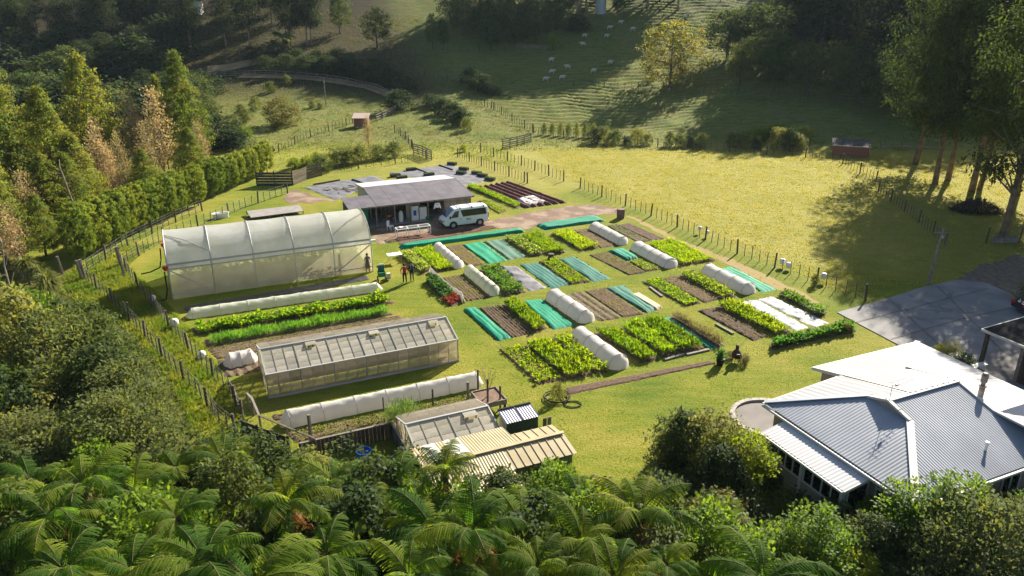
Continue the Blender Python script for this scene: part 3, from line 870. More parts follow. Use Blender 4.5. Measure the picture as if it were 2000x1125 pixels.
# red lettuces and the white cloth wall of the mixed bed
def mixed_bed_extras():
    q = [(831, 553), (848, 541), (903, 591), (882, 600)]
    root = [o for o in COL.objects if o.get('label', '').startswith('mixed dark leafy')][0]
    P = quad_pts(q)
    V, F = crop_np(P, seed=77, **dict(STY['lettuce'], rows=5, ln=.26, wd=.1, t0=.74, t1=.95))
    stuff(obj_np('red_lettuce', V, F, L_redl, root))
    pts = [G(841, 531), G(856, 545), G(872, 559), G(890, 573), G(901, 579), G(906, 592)]
    Vv = []; Ff = []
    prev = None
    rr = random.Random(3)
    P2 = []
    for i in range(len(pts) - 1):
        for k in range(8): P2.append(pts[i].lerp(pts[i + 1], k / 8))
    P2.append(pts[-1])
    for i, p in enumerate(P2):
        d = P2[min(i + 1, len(P2) - 1)] - P2[max(0, i - 1)]; n = Vector((-d.y, d.x, 0)).normalized()
        hh = .42 + .03 * math.sin(i * .8)
        Vv += [p + n * .12, p + n * .05 + Vector((0, 0, hh * .7)), p + Vector((0, 0, hh)), p - n * .06 + Vector((0, 0, hh * .7)), p - n * .12]
    for i in range(len(P2) - 1):
        for k in range(4): Ff.append((i * 5 + k, i * 5 + k + 1, i * 5 + k + 6, i * 5 + k + 5))
    o = obj_np('cloth_wall', [tuple(v) for v in Vv], Ff, M_cloth, None, True)
    tag(o, 'low white cloth wall along the mixed leafy bed', 'row cover')
mixed_bed_extras()

# ------------------------------------------------------------------ flat sheets on the ground
def sheet(name, label, q, m, h=.05, seed=0, cat='ground sheet', rough=.03, group=None, hole=True):
    if hole: LAWN_HOLES.append(q)
    rng = np.random.default_rng(seed + 9)
    P = quad_pts(q); W, L = dims(P)
    nu, nv = max(10, int(W / .15)), max(10, int(L / .15))
    Sg, Tg = np.meshgrid(np.linspace(0, 1, nu + 1), np.linspace(0, 1, nv + 1))
    V = Pst_np(P, Sg.ravel(), Tg.ravel()).reshape(nv + 1, nu + 1, 3)
    e = np.minimum(np.minimum(Sg, 1 - Sg) * W, np.minimum(Tg, 1 - Tg) * L)
    Z = h + rough * np.sin(V[..., 0] * 3 + np.sin(V[..., 1] * 2.1) * 2) * .5 + rough * np.sin(V[..., 1] * 4.3 + V[..., 0]) * .4 + rng.normal(0, rough * .25, Sg.shape)
    Z = np.maximum(Z, .02); Z[e < 1e-6] = .004
    V[e < 1e-6, :2] += rng.normal(0, .05, V[e < 1e-6, :2].shape)
    V[..., 2] = Z
    idx = np.arange((nv + 1) * (nu + 1)).reshape(nv + 1, nu + 1)
    F = np.stack([idx[:-1, :-1].ravel(), idx[1:, :-1].ravel(), idx[1:, 1:].ravel(), idx[:-1, 1:].ravel()], 1)
    return tag(obj_np(name, V.reshape(-1, 3), F, m, None, True), label, cat, group)
sheet('plastic_sheet', 'grey crumpled plastic sheet between dark leafy bed and creased green net', [(977, 520), (1008, 520), (1068, 562), (1034, 570)], M_weedmat, .07, 1, rough=.06)
sheet('ground_sheet', 'stained white ground sheet next to the tall grassy bed', [(1447, 590), (1479, 586), (1580, 640), (1553, 646)], M_sheet_white, .06, 2)
sheet('ground_sheet', 'white ground sheet next to the dark leafy bed by the drive', [(1481, 585), (1507, 579), (1619, 631), (1590, 640)], M_sheet_white, .06, 3)
sheet('tan_sheet', 'tan sheet of board lying on the dark green net', [(1232, 577), (1246, 573), (1294, 602), (1281, 606)], mat('tan_board', (.55, .45, .32), .8, col2=(.45, .36, .25), scale=2), .17, 4, rough=.01)
sheet('weed_mat', 'black weed mat strip along the foot of the big polytunnel', [(356, 599), (715, 538), (722, 547), (366, 610)], M_black, .04, 5)
sheet('weed_mat', 'grey weed mat area left of the shed', [(592, 366), (728, 343), (752, 352), (655, 391)], M_weedmat, .05, 6)
sheet('weed_mat', 'grey weed mat area behind the shed roof', [(758, 338), (876, 321), (962, 351), (905, 364)], M_weedmat, .05, 7)
sheet('plastic_sheet', 'white plastic patch lying on the red ridged bed', [(1008, 391), (1040, 384), (1068, 397), (1030, 404)], M_sheet_white, .26, 8, rough=.05, hole=False)
# ------------------------------------------------------------------ yard axes: a runs towards the camera and right, b along the beds to the right
_t24 = R(24)
EB = Vector((math.cos(_t24), math.sin(_t24), 0)); EA = Vector((EB.y, -EB.x, 0))
def AB(a, b, z=0.0): return EA * a + EB * b + Vector((0, 0, z))
ROT = _t24

def corrugated(mb, poly, rib, pitch=.12, amp=.02, seam=False):
    """a convex planar sheet pressed into ribs running along the direction rib"""
    P = [Vector(p) for p in poly]
    n = Vector((0, 0, 0))
    for i in range(len(P)): n += P[i].cross(P[(i + 1) % len(P)])
    n.normalize()
    if n.z < 0: n = -n
    r = Vector(rib); r = (r - n * r.dot(n)).normalized()
    s = n.cross(r)
    o = P[0]
    Q = [((p - o).dot(s), (p - o).dot(r)) for p in P]
    s0 = min(q[0] for q in Q); s1 = max(q[0] for q in Q)
    k = max(2, int((s1 - s0) / pitch * 2))
    rows = []
    if seam:
        xs_ = []
        nn = max(1, int(round((s1 - s0) / pitch)))
        for i in range(nn):
            u0 = s0 + (s1 - s0) * i / nn; w_ = (s1 - s0) / nn
            xs_ += [(u0, 0), (u0 + w_ * .42, 0), (u0 + w_ * .46, 1), (u0 + w_ * .54, 1), (u0 + w_ * .58, 0)]
        xs_.append((s1, 0))
    else: xs_ = [(s0 + (s1 - s0) * i / k, i % 2) for i in range(k + 1)]
    for x, up_ in xs_:
        x = min(max(x, s0 + 1e-4), s1 - 1e-4)
        ts = []
        for j in range(len(Q)):
            (xa, ta), (xb, tb) = Q[j], Q[(j + 1) % len(Q)]
            if (xa - x) * (xb - x) <= 0 and abs(xa - xb) > 1e-9:
                ts.append(ta + (tb - ta) * (x - xa) / (xb - xa))
        if len(ts) < 2: continue
        z = amp if up_ else -amp
        rows.append((o + s * x + r * min(ts) + n * z, o + s * x + r * max(ts) + n * z))
    vs = [v for rw in rows for v in rw]
    fs = [(2 * i, 2 * i + 1, 2 * i + 3, 2 * i + 2) for i in range(len(rows) - 1)]
    mb.add(vs, fs)
    return mb

# ------------------------------------------------------------------ big polytunnel
def polytunnel():
    a0, b0, b1, W, eh, top = -60.5, -1.6, 14.05, 6.0, 2.85, 4.62
    root = thing('polytunnel', 'large white film polytunnel with roof hoops beside the open shed', 'polytunnel', AB(a0, b0), 0)
    nb = 5
    def arc(k, n=14):
        t = k / n
        return a0 - W * t, eh + (top - eh) * (1 - (2 * t - 1) ** 2) ** .72
    for i in range(nb):
        ba, bb = b0 + (b1 - b0) * i / nb, b0 + (b1 - b0) * (i + 1) / nb
        V = []; F = []
        m = 6
        for j in range(m + 1):
            b = ba + (bb - ba) * j / m
            sag = .05 * math.sin(math.pi * j / m)
            for k in range(15):
                a, z = arc(k)
                V.append(AB(a, b, z - sag))
        for j in range(m):
            for k in range(14):
                q = j * 15 + k; F.append((q, q + 1, q + 16, q + 15))
        obj_np('roof_film', [tuple(v) for v in V], F, M_film, root, True)
        for a, nm in ((a0, 'side_film'), (a0 - W, 'side_film')):
            mb = MB(); mb.add([AB(a, ba + .03, .03), AB(a, bb - .03, .03), AB(a, bb - .03, eh - .34), AB(a, ba + .03, eh - .34)], [(0, 1, 2, 3)])
            obj(nm, mb, M_film_side, root)
    for a in (a0, a0 - W):
        sgn = 1 if a == a0 else -1
        mb = MB(); mb.beam(AB(a + .02 * sgn, b0, eh), AB(a + .02 * sgn, b1, eh), .1, .12); obj('eave_rail', mb, M_frame_pale, root)
        mb = MB(); mb.beam(AB(a + .03 * sgn, b0, eh - .2), AB(a + .03 * sgn, b1, eh - .2), .06, .26); obj('gutter_board', mb, M_film, root)
        mb = MB(); mb.beam(AB(a + .02 * sgn, b0, eh - .36), AB(a + .02 * sgn, b1, eh - .36), .08, .08); obj('eave_rail', mb, M_frame_pale, root)
        mb = MB(); mb.beam(AB(a + .04 * sgn, b0, .45), AB(a + .04 * sgn, b1, .45), .05, .07); obj('base_rail', mb, M_frame_pale, root)
    for i in range(nb + 1):
        b = b0 + (b1 - b0) * i / nb
        for a in (a0 + .05, a0 - W - .05):
            mb = MB(); mb.beam(AB(a, b, 0), AB(a, b, eh), .09, .09); obj('side_post', mb, M_alu, root)
        pts = [AB(arc(k)[0], b, arc(k)[1] + .03) for k in range(15)]
        mb = MB(); mb.tube(pts, .045, 6); obj('roof_hoop', mb, M_alu, root)
    for (ba, bb) in ((b0 + .1, b0 + 3.0), (b1 - .1, b1 - 3.0)):
        mb = MB(); mb.beam(AB(a0 + .07, ba, eh - .45), AB(a0 + .07, bb, .4), .07, .07); obj('brace', mb, M_frame_pale, root)
        p0 = AB(arc(1)[0] + .03, bb, arc(1)[1] - .05); p1 = AB(arc(5)[0], ba, arc(5)[1] + .05); p2 = AB(arc(3)[0], (ba + bb) / 2, arc(3)[1] + .05)
        mb = MB(); mb.tube([p0, p2, p1], .03, 5); obj('brace', mb, M_frame_pale, root)
    for b in (b0, b1):
        pts = [AB(a0, b, .03)] + [AB(arc(k)[0], b, arc(k)[1] - .03) for k in range(15)] + [AB(a0 - W, b, .03)]
        mb = MB(); mb.add(pts, [tuple(range(len(pts)))]); obj('gable_film', mb, M_film_side, root)
        for f in (.3, .7):
            mb = MB(); mb.beam(AB(a0 - W * f, b + (.05 if b > 5 else -.05), 0), AB(a0 - W * f, b + (.05 if b > 5 else -.05), 3.7), .08, .08); obj('end_post', mb, M_frame_pale, root)
    mb = MB(); mb.box(AB(a0 + .1, b1 + .12, eh - .12), (.5, .18, .16), ROT); obj('gutter_end', mb, M_white, root)
    # crops inside: rows of tall vines on brown soil
    P = [AB(a0 - W + .5, b0 + .5), AB(a0 - W + .5, b1 - .5), AB(a0 - .5, b1 - .5), AB(a0 - .5, b0 + .5)]
    s = soil_part(root, P, M_soil_pale, 6, .05, .06, False, 3)
    P2 = [AB(a0 - W + .8, b0 + .6), AB(a0 - .7, b0 + .6), AB(a0 - .7, b1 - .6), AB(a0 - W + .8, b1 - .6)]
    V, F = crop_np(P2, 4, .35, 40, .3, .06, (-30, 60), seed=5, hstem=1.7)
    stuff(obj_np('vine', V, F, L_mid, root))
    # rain heads with drooping black hoses at the left end
    for (a, hz, path) in ((a0 - W, eh - .1, [(.0, -.3, -.35), (0, -.38, -1.3), (.25, -.55, -1.9), (.5, -1.3, -2.1), (.6, -2.0, -2.15)]),
                          (a0, eh - .15, [(.0, -.1, -.35), (.05, -.12, -1.8), (.1, -.3, -2.5), (.25, -1.2, -2.62), (.3, -1.9, -2.66)])):
        c = AB(a, b0 - .15, hz)
        mb = MB(); mb.lathe(c + Vector((0, 0, -.3)), [(.07, 0), (.19, .12), (.22, .32), (.22, .36), (.16, .37)], 12); obj('rain_head', mb, M_red, root, sm=False)
        pts = [c + EA * p[0] + EB * p[1] + Vector((0, 0, p[2])) for p in path]
        P3 = []
        for i in range(len(pts) - 1):
            for k in range(4): P3.append(pts[i].lerp(pts[i + 1], k / 4))
        P3.append(pts[-1])
        mb = MB(); mb.tube(P3, .055, 7); obj('downpipe_hose', mb, M_hose, root, sm=True)
polytunnel()

# ------------------------------------------------------------------ glasshouses
def glasshouse(name, label, a0, b0, b1, W, eh, rh, cols, rows, vents, wrows=2, inside=True):
    root = thing(name, label, 'glasshouse', AB(a0, b0), 0)
    cw = (b1 - b0) / cols
    half = W / 2
    sl = math.hypot(half, rh - eh)
    pr = sl / rows
    def pane_me(w, h, m, nm):
        mb = MB(); mb.box((0, 0, 0), (w, h, .008)); return mesh_data(nm, mb, m)
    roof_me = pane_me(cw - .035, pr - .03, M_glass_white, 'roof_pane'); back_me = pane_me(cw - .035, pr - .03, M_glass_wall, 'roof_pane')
    off = origin_of(root)
    tilt = math.atan2(rh - eh, half)
    for sgn in (1, -1):
        for c in range(cols):
            for r in range(rows):
                d = (r + .5) * pr
                a = (a0 - W / 2) + sgn * half * (1 - d / sl)
                a_ = (a0 - half) + sgn * (half - (half * d / sl))
                z = eh + (rh - eh) * d / sl
                p = AB(a_, b0 + (c + .5) * cw, z)
                vent = sgn > 0 and (c in vents) and r == rows - 1
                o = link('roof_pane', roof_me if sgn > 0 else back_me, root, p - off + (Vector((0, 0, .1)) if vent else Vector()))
                if vent: o.name = 'roof_vent'; o['label'] = 'opened vent pane tilted above the roof'
                # frame: x along b, y up the slope
                yv = (-EA * sgn * math.cos(tilt) + Vector((0, 0, math.sin(tilt) - (.22 if vent else 0)))).normalized()
                if sgn < 0: yv = (EA * math.cos(tilt) + Vector((0, 0, math.sin(tilt)))).normalized()
                xv = EB; zv = xv.cross(yv)
                if zv.z < 0: zv = -zv; 
                M = Matrix((xv, yv, zv)).transposed()
                o.rotation_euler = M.to_euler()
    wall_me = pane_me(cw - .035, eh / wrows - .03, M_glass_wall, 'wall_pane')
    for sgn in (1, -1):
        a = a0 if sgn > 0 else a0 - W
        for c in range(cols):
            for r in range(wrows):
                o = link('wall_pane', wall_me, root, AB(a, b0 + (c + .5) * cw, (r + .5) * eh / wrows) - off)
                M = Matrix((EB, Vector((0, 0, 1)), EB.cross(Vector((0, 0, 1))))).transposed()
                o.rotation_euler = M.to_euler()
    n_end = 4
    for b in (b0, b1):
        for k in range(n_end):
            aa, ab_ = a0 - W * k / n_end, a0 - W * (k + 1) / n_end
            za = eh + (rh - eh) * (1 - abs((a0 - aa) / half - 1)); zb = eh + (rh - eh) * (1 - abs((a0 - ab_) / half - 1))
            mb = MB(); mb.add([AB(aa - .02, b, .02), AB(ab_ + .02, b, .02), AB(ab_ + .02, b, zb - .04), AB(aa - .02, b, za - .04)], [(0, 1, 2, 3)])
            obj('end_pane', mb, M_glass_wall, root)
    fr = MB()
    for c in range(cols + 1):
        b = b0 + c * cw
        main = c % 3 == 0
        w = .055 if main else .03
        for a in (a0 + .012, a0 - W - .012): fr.beam(AB(a, b, 0), AB(a, b, eh), w, w)
        fr.beam(AB(a0, b, eh + .015), AB(a0 - half, b, rh + .015), w, w); fr.beam(AB(a0 - W, b, eh + .015), AB(a0 - half, b, rh + .015), w, w)
    obj('glazing_bars', fr, M_bar, root)
    fr = MB()
    fr.beam(AB(a0 - half, b0 - .03, rh + .04), AB(a0 - half, b1 + .03, rh + .04), .12, .07); obj('ridge_cap', fr, M_alu, root)
    for a in (a0, a0 - W):
        fr = MB(); fr.beam(AB(a, b0 - .03, eh + .03), AB(a, b1 + .03, eh + .03), .1, .06); obj('gutter', fr, M_frame_pale, root)
        fr = MB(); fr.beam(AB(a, b0 - .05, .05), AB(a, b1 + .05, .05), .16, .12); obj('base_wall', fr, M_concrete, root)
    for b in (b0, b1):
        fr = MB()
        fr.beam(AB(a0, b, eh + .03), AB(a0 - half, b, rh + .04), .07, .07); fr.beam(AB(a0 - W, b, eh + .03), AB(a0 - half, b, rh + .04), .07, .07)
        for k in range(n_end + 1): 
            aa = a0 - W * k / n_end
            fr.beam(AB(aa, b, 0), AB(aa, b, eh + (rh - eh) * (1 - abs((a0 - aa) / half - 1))), .05, .05)
        obj('end_frame', fr, M_frame_pale, root)
    if inside:
        rr = random.Random(4)
        for a in (a0 - .65, a0 - W + .65):
            bench = thing('potting_bench', 'slatted timber bench with potted plants inside the long glasshouse, ' + ('front side' if a > a0 - 1 else 'back side'), 'bench', AB(a, (b0 + b1) / 2))
            mb = MB(); mb.box(AB(a, (b0 + b1) / 2, .72), (b1 - b0 - .8, .8, .05), ROT); obj('bench_top', mb, M_wood, bench)
            n = 7
            for i in range(n):
                for da in (-.34, .34):
                    b = b0 + .7 + (b1 - b0 - 1.4) * i / (n - 1)
                    mb = MB(); mb.box(AB(a + da, b, .35), (.06, .06, .7), ROT); obj('bench_leg', mb, M_wood, bench)
            pot = MB(); lf = []
            for i in range(90):
                p = AB(a + rr.uniform(-.32, .32), b0 + .6 + rr.random() * (b1 - b0 - 1.2), .745)
                pot.lathe(p, [(.06, 0), (.09, .16)], 6)
                lf.append(tuple(p + Vector((0, 0, .16))))
            stuff(obj('flower_pot', pot, M_terra, bench))
            C = np.repeat(np.array(lf), 9, 0); rg = np.random.default_rng(6)
            n = len(C)
            V, F = leaf_fan(C, rg.uniform(0, 6.28, n), R(20) + rg.random(n) * 1.1, rg.uniform(.12, .35, n), rg.uniform(.03, .06, n))
            stuff(obj_np('potted_leaves', V, F, L_mid, bench))
    return root
M_bar = mat('glazing_bar', (.24, .225, .2), .6)
M_terra = mat('terracotta', (.42, .16, .09), .8, col2=(.32, .12, .07), scale=4)
glasshouse('glasshouse', 'long whitewashed glasshouse with three opened roof vents', -41.85, 3.05, 14.85, 4.3, 1.52, 2.2, 18, 4, (4, 10, 16))
glasshouse('glasshouse', 'small whitewashed glasshouse against the beige iron shed roofs', -30.75, 8.6, 13.05, 3.3, 1.62, 2.12, 6, 3, (4,), inside=False)

# ------------------------------------------------------------------ open-fronted shed
M_roof_dark = mat('dark_roof_iron', (.1, .088, .098), .55, col2=(.15, .13, .145), scale=.8, spec=.4)
M_roof_white = mat('pale_roof_iron', (.55, .52, .52), .5, col2=(.46, .43, .44), scale=.8)
M_cream = mat('cream_boards', (.5, .46, .37), .7)
def boards(root, p0, p1, z0, z1, m, w=.18, gap=.012, th=.03, name='wall_board', zf=None):
    """vertical boards standing side by side from p0 to p1, each a part"""
    p0 = Vector(p0); p1 = Vector(p1); d = p1 - p0; L = d.length; d.normalize()
    n = max(1, int(L / w)); ww = L / n
    off = origin_of(root); rr = random.Random(int(L * 100))
    rz = math.atan2(d.y, d.x); cache = {}
    for i in range(n):
        c = p0 + d * (i + .5) * ww
        h1 = z1 if zf is None else zf((i + .5) / n)
        key = round(h1, 2)
        if key not in cache:
            mb = MB(); mb.box((0, 0, (h1 - z0) / 2), (ww - gap, th, h1 - z0)); cache[key] = mesh_data(name, mb, m)
        o = link(name, cache[key], root, Vector((c.x, c.y, z0)) - off + Vector((-d.y, d.x, 0)) * rr.uniform(-.008, .008)); o.rotation_euler.z = rz
def shed():
    root = thing('open_shed', 'long open-fronted packing shed with dark low roof behind the white van', 'shed', AB(-73, 21.5))
    ae, ze, ar, zr, ab_, zb = -72.6, 2.22, -78.3, 2.78, -81.8, 2.45
    bl, br, bx = 17.75, 28.0, 14.9
    zx = ze + (zr - ze) * (-76.0 - ae) / (ar - ae)
    for i in range(6):
        b_0 = bl + (br - bl) * i / 6; b_1 = bl + (br - bl) * (i + 1) / 6
        mb = MB(); mb.slab([AB(ae, b_0 + .008, ze + .004 * (i % 2)), AB(ae, b_1 - .008, ze + .004 * (i % 2)), AB(ar, b_1 - .008, zr + .004 * (i % 2)), AB(ar, b_0 + .008, zr + .004 * (i % 2))], .05); obj('roof_sheet', mb, M_roof_dark, root)
        mb = MB(); mb.slab([AB(ar - .02, b_0 + .008, zr + .03), AB(ar - .02, b_1 - .008, zr + .03), AB(ab_, b_1 - .008, zb), AB(ab_, b_0 + .008, zb)], .05); obj('roof_sheet', mb, M_roof_white, root)
    for i in range(2):
        b_0 = bx + (bl - bx) * i / 2; b_1 = bx + (bl - bx) * (i + 1) / 2
        mb = MB(); mb.slab([AB(ae + .02, b_0 + .008, ze - .02), AB(ae + .02, b_1 - .008, ze - .02), AB(-76.0, b_1 - .008, zx - .02), AB(-76.0, b_0 + .008, zx - .02)], .05); obj('roof_sheet', mb, M_roof_dark, root)
    mb = MB(); mb.beam(AB(ae + .06, bx, ze - .07), AB(ae + .06, br, ze - .07), .05, .16); obj('fascia', mb, M_wood_grey, root)
    mb = MB(); mb.beam(AB(ae, br + .03, ze - .06), AB(ar, br + .03, zr - .06), .05, .16); obj('barge_board', mb, M_wood_grey, root)
    mb = MB(); mb.beam(AB(ar, br + .03, zr - .04), AB(ab_, br + .03, zb - .06), .05, .16); obj('barge_board', mb, M_wood_grey, root)
    mb = MB(); mb.beam(AB(ar, bl - .03, zr - .02), AB(ab_, bl - .03, zb - .06), .05, .16); obj('barge_board', mb, M_cream, root)
    # walls of boards
    aw = -73.1
    boards(root, AB(aw, 24.9), AB(aw, 27.85), 0, 2.12, M_wood_grey)
    zend = lambda t: 2.12 + (zr - ze) * t * .98
    boards(root, AB(aw, 27.85), AB(ar, 27.85), 0, 2.1, M_wood_dark, .3, zf=lambda t: 2.12 + (zr - ze - .05) * t)
    boards(root, AB(ar, 27.85), AB(ab_ + .2, 27.85), 0, 2.1, M_wood_dark, .3, zf=lambda t: zr - .1 - (zr - zb) * t)
    boards(root, AB(ab_ + .2, 17.9), AB(ab_ + .2, 27.8), 0, 2.36, M_wood_dark, .3)
    boards(root, AB(-76.0, 17.9), AB(ab_ + .2, 17.9), 0, 2.36, M_cream, .25, zf=lambda t: 2.5 - .12 * abs(t - .3))
    boards(root, AB(aw - .2, 15.05), AB(-75.9, 15.05), 0, 2.1, M_wood_dark, .25)
    boards(root, AB(-75.9, 15.1), AB(-75.9, 17.8), 0, 2.35, M_wood_dark, .25)
    boards(root, AB(-77.5, 18.0), AB(-77.5, 24.8), 0, 2.55, M_wood_dark, .3)       # dark back wall of the bay
    boards(root, AB(aw - .1, 24.85), AB(-77.4, 24.85), 0, 2.3, M_wood_grey, .3)
    for b in (15.0, 17.7, 19.6, 21.2, 23.1, 24.9):
        mb = MB(); mb.box(AB(aw + .1, b, 1.06), (.12, .12, 2.12), ROT); obj('post', mb, M_wood_grey, root)
    mb = MB(); mb.box(AB(aw - .06, 26.6, 1.35), (1.0, .04, .8), ROT); obj('window', mb, M_glass_dark, root)
    for (b, w) in ((21.6, .75), (22.35, .7)):
        mb = MB(); mb.box(AB(-74.6, b, 1.05), (w, .06, 2.1), ROT); obj('cream_partition', mb, M_cream, root)
    mb = MB(); mb.box(AB(-75.2, 21.5, .012), (13.0, 4.6, .02), ROT); obj('floor_slab', mb, M_concrete, root)
    mb = MB()
    for k in range(3): mb.beam(AB(-78.0, 19.5 + k * 2.2, zr - .02), AB(-78.0, 19.5 + k * 2.2, zr + .35), .07, .07)
    # things kept in the shed
    f = thing('fridge', 'white fridge with a blue panel standing in the shed bay', 'fridge', AB(-73.9, 21.9))
    mb = MB(); mb.box(AB(-73.9, 21.9, .75), (.7, .65, 1.5), ROT); obj('cabinet', mb, M_white, f)
    mb = MB(); mb.box(AB(-73.56, 21.85, .8), (.3, .02, .55), ROT); obj('door_panel', mb, M_bluep, f)
    mb = MB(); mb.box(AB(-73.54, 22.15, .95), (.03, .04, .4), ROT); obj('handle', mb, M_alu, f)
    f = thing('freezer', 'white cupboard beside the fridge in the shed bay', 'cupboard', AB(-73.9, 22.75))
    mb = MB(); mb.box(AB(-73.9, 22.75, .65), (.75, .65, 1.3), ROT); obj('cabinet', mb, M_white, f)
    mb = MB(); mb.box(AB(-73.56, 22.75, .65), (.68, .02, 1.2), ROT); obj('door', mb, M_white, f)
    c = thing('crate_stack', 'tall green plastic crates hung under the left roof of the shed', 'crate', AB(-73.5, 16.4))
    for k in range(4):
        mb = MB(); z = .75 + k * .34
        for (da, db, sx, sy) in ((.28, 0, 1.1, .03), (-.28, 0, 1.1, .03), (0, .54, .03, .56), (0, -.54, .03, .56)):
            mb.box(AB(-73.5 + da, 16.4 + db, z), (sx, sy, .3), ROT)
        mb.box(AB(-73.5, 16.4, z - .15), (1.1, .56, .02), ROT); obj('crate', mb, M_greenp, c)
    mb = MB(); mb.box(AB(-73.5, 16.4, .3), (1.1, .6, .58), ROT); obj('stand', mb, M_wood_dark, c)
    t = thing('tool_rack', 'rack of brown tools and baskets inside the shed', 'tool rack', AB(-74.4, 19.4))
    for k in range(7):
        mb = MB(); mb.box(AB(-74.5, 18.6 + k * .2, .9 + .06 * (k % 3)), (.05, .05, 1.5 + .1 * (k % 2)), ROT); obj('tool_handle', mb, M_wood if k % 2 else M_wood_grey, t)
    for k in range(3):
        mb = MB(); mb.box(AB(-74.3, 18.8 + k * .5, .3 + .32 * (k % 2)), (.42, .4, .28), ROT); obj('basket', mb, M_terra if k == 1 else M_wood, t)
    sh = thing('hanging_shirt', 'white printed shirt hung to dry under the shed eave', 'shirt', AB(-72.9, 24.0, 1.0))
    mb = MB(); o = AB(-72.85, 24.05, 0)
    mb.box(o + Vector((0, 0, 1.55)), (.42, .06, .5), ROT); obj('torso', mb, M_white, sh)
    for sgn in (-1, 1):
        mb = MB(); mb.beam(o + EB * .2 * sgn + Vector((0, 0, 1.75)), o + EB * .36 * sgn + Vector((0, 0, 1.2)), .07, .13); obj('sleeve', mb, M_white, sh)
    mb = MB(); mb.box(o + EA * .036 + Vector((0, 0, 1.62)), (.26, .01, .06), ROT); obj('chest_print', mb, M_black, sh)
    tag(obj('plastic_tub', MB().lathe(AB(-73.2, 23.3, 0.02), [(.34, 0), (.42, .22), (.44, .22), (.44, .25), (.36, .24)], 14), M_greenp), 'shallow green tub on the ground at the shed front', 'tub')
    def chair(label, loc, rz):
        ch = thing('garden_chair', label, 'chair', loc, rz)
        for x, y in ((-.22, -.2), (.22, -.2), (-.22, .22), (.22, .22)):
            mb = MB(); mb.box((x, y, .22), (.04, .04, .44)); obj('leg', mb, M_white, ch, False)
        mb = MB(); mb.box((0, 0, .44), (.5, .5, .04)); obj('seat', mb, M_white, ch, False)
        mb = MB(); mb.box((0, .24, .72), (.5, .035, .5)); obj('backrest', mb, M_white, ch, False)
    chair('white chair in front of the shed beside the wire rack table', AB(-71.3, 18.6), 1.2)
    chair('white chair under the left roof of the shed', AB(-72.6, 16.0), .5)
    # round basin and pale shelf goods deeper inside
    tag(obj('cloth_bundle', MB().lathe(AB(-73.7, 20.4, 0.02), [(.2, 0), (.24, .5), (.2, 1.0), (.1, 1.15)], 10), M_white), 'white apron hanging on a hook in the dark shed bay', 'apron')
shed()

# wire-topped washing table
def wash_table():
    t = thing('washing_table', 'long white frame table with wire mesh top before the shed', 'table', AB(-68.75, 20.1))
    b0, b1 = 18.5, 21.8
    for k in range(4):
        b = b0 + (b1 - b0) * k / 3
        for a in (-68.35, -69.15):
            mb = MB(); mb.box(AB(a, b, .42), (.06, .06, .84), ROT); obj('leg', mb, M_white, t)
    fr = MB()
    for a in (-68.35, -69.15): fr.beam(AB(a, b0, .87), AB(a, b1, .87), .06, .06)
    for k in range(4): fr.beam(AB(-68.35, b0 + (b1 - b0) * k / 3, .87), AB(-69.15, b0 + (b1 - b0) * k / 3, .87), .06, .06)
    obj('frame', fr, M_white, t)
    ms = MB()
    for k in range(26): ms.beam(AB(-68.35, b0 + .12 * k + .06, .88), AB(-69.15, b0 + .12 * k + .06, .88), .012, .012)
    for k in range(7): ms.beam(AB(-68.4 - .11 * k, b0, .89), AB(-68.4 - .11 * k, b1, .89), .012, .012)
    stuff(obj('mesh_top', ms, M_alu, t))
    mb = MB(); mb.lathe(AB(-68.8, 19.0, .9), [(.14, 0), (.2, .08), (.21, .09)], 12); tag(obj('basin', mb, M_white), 'small white basin on the wire mesh table', 'basin')
wash_table()

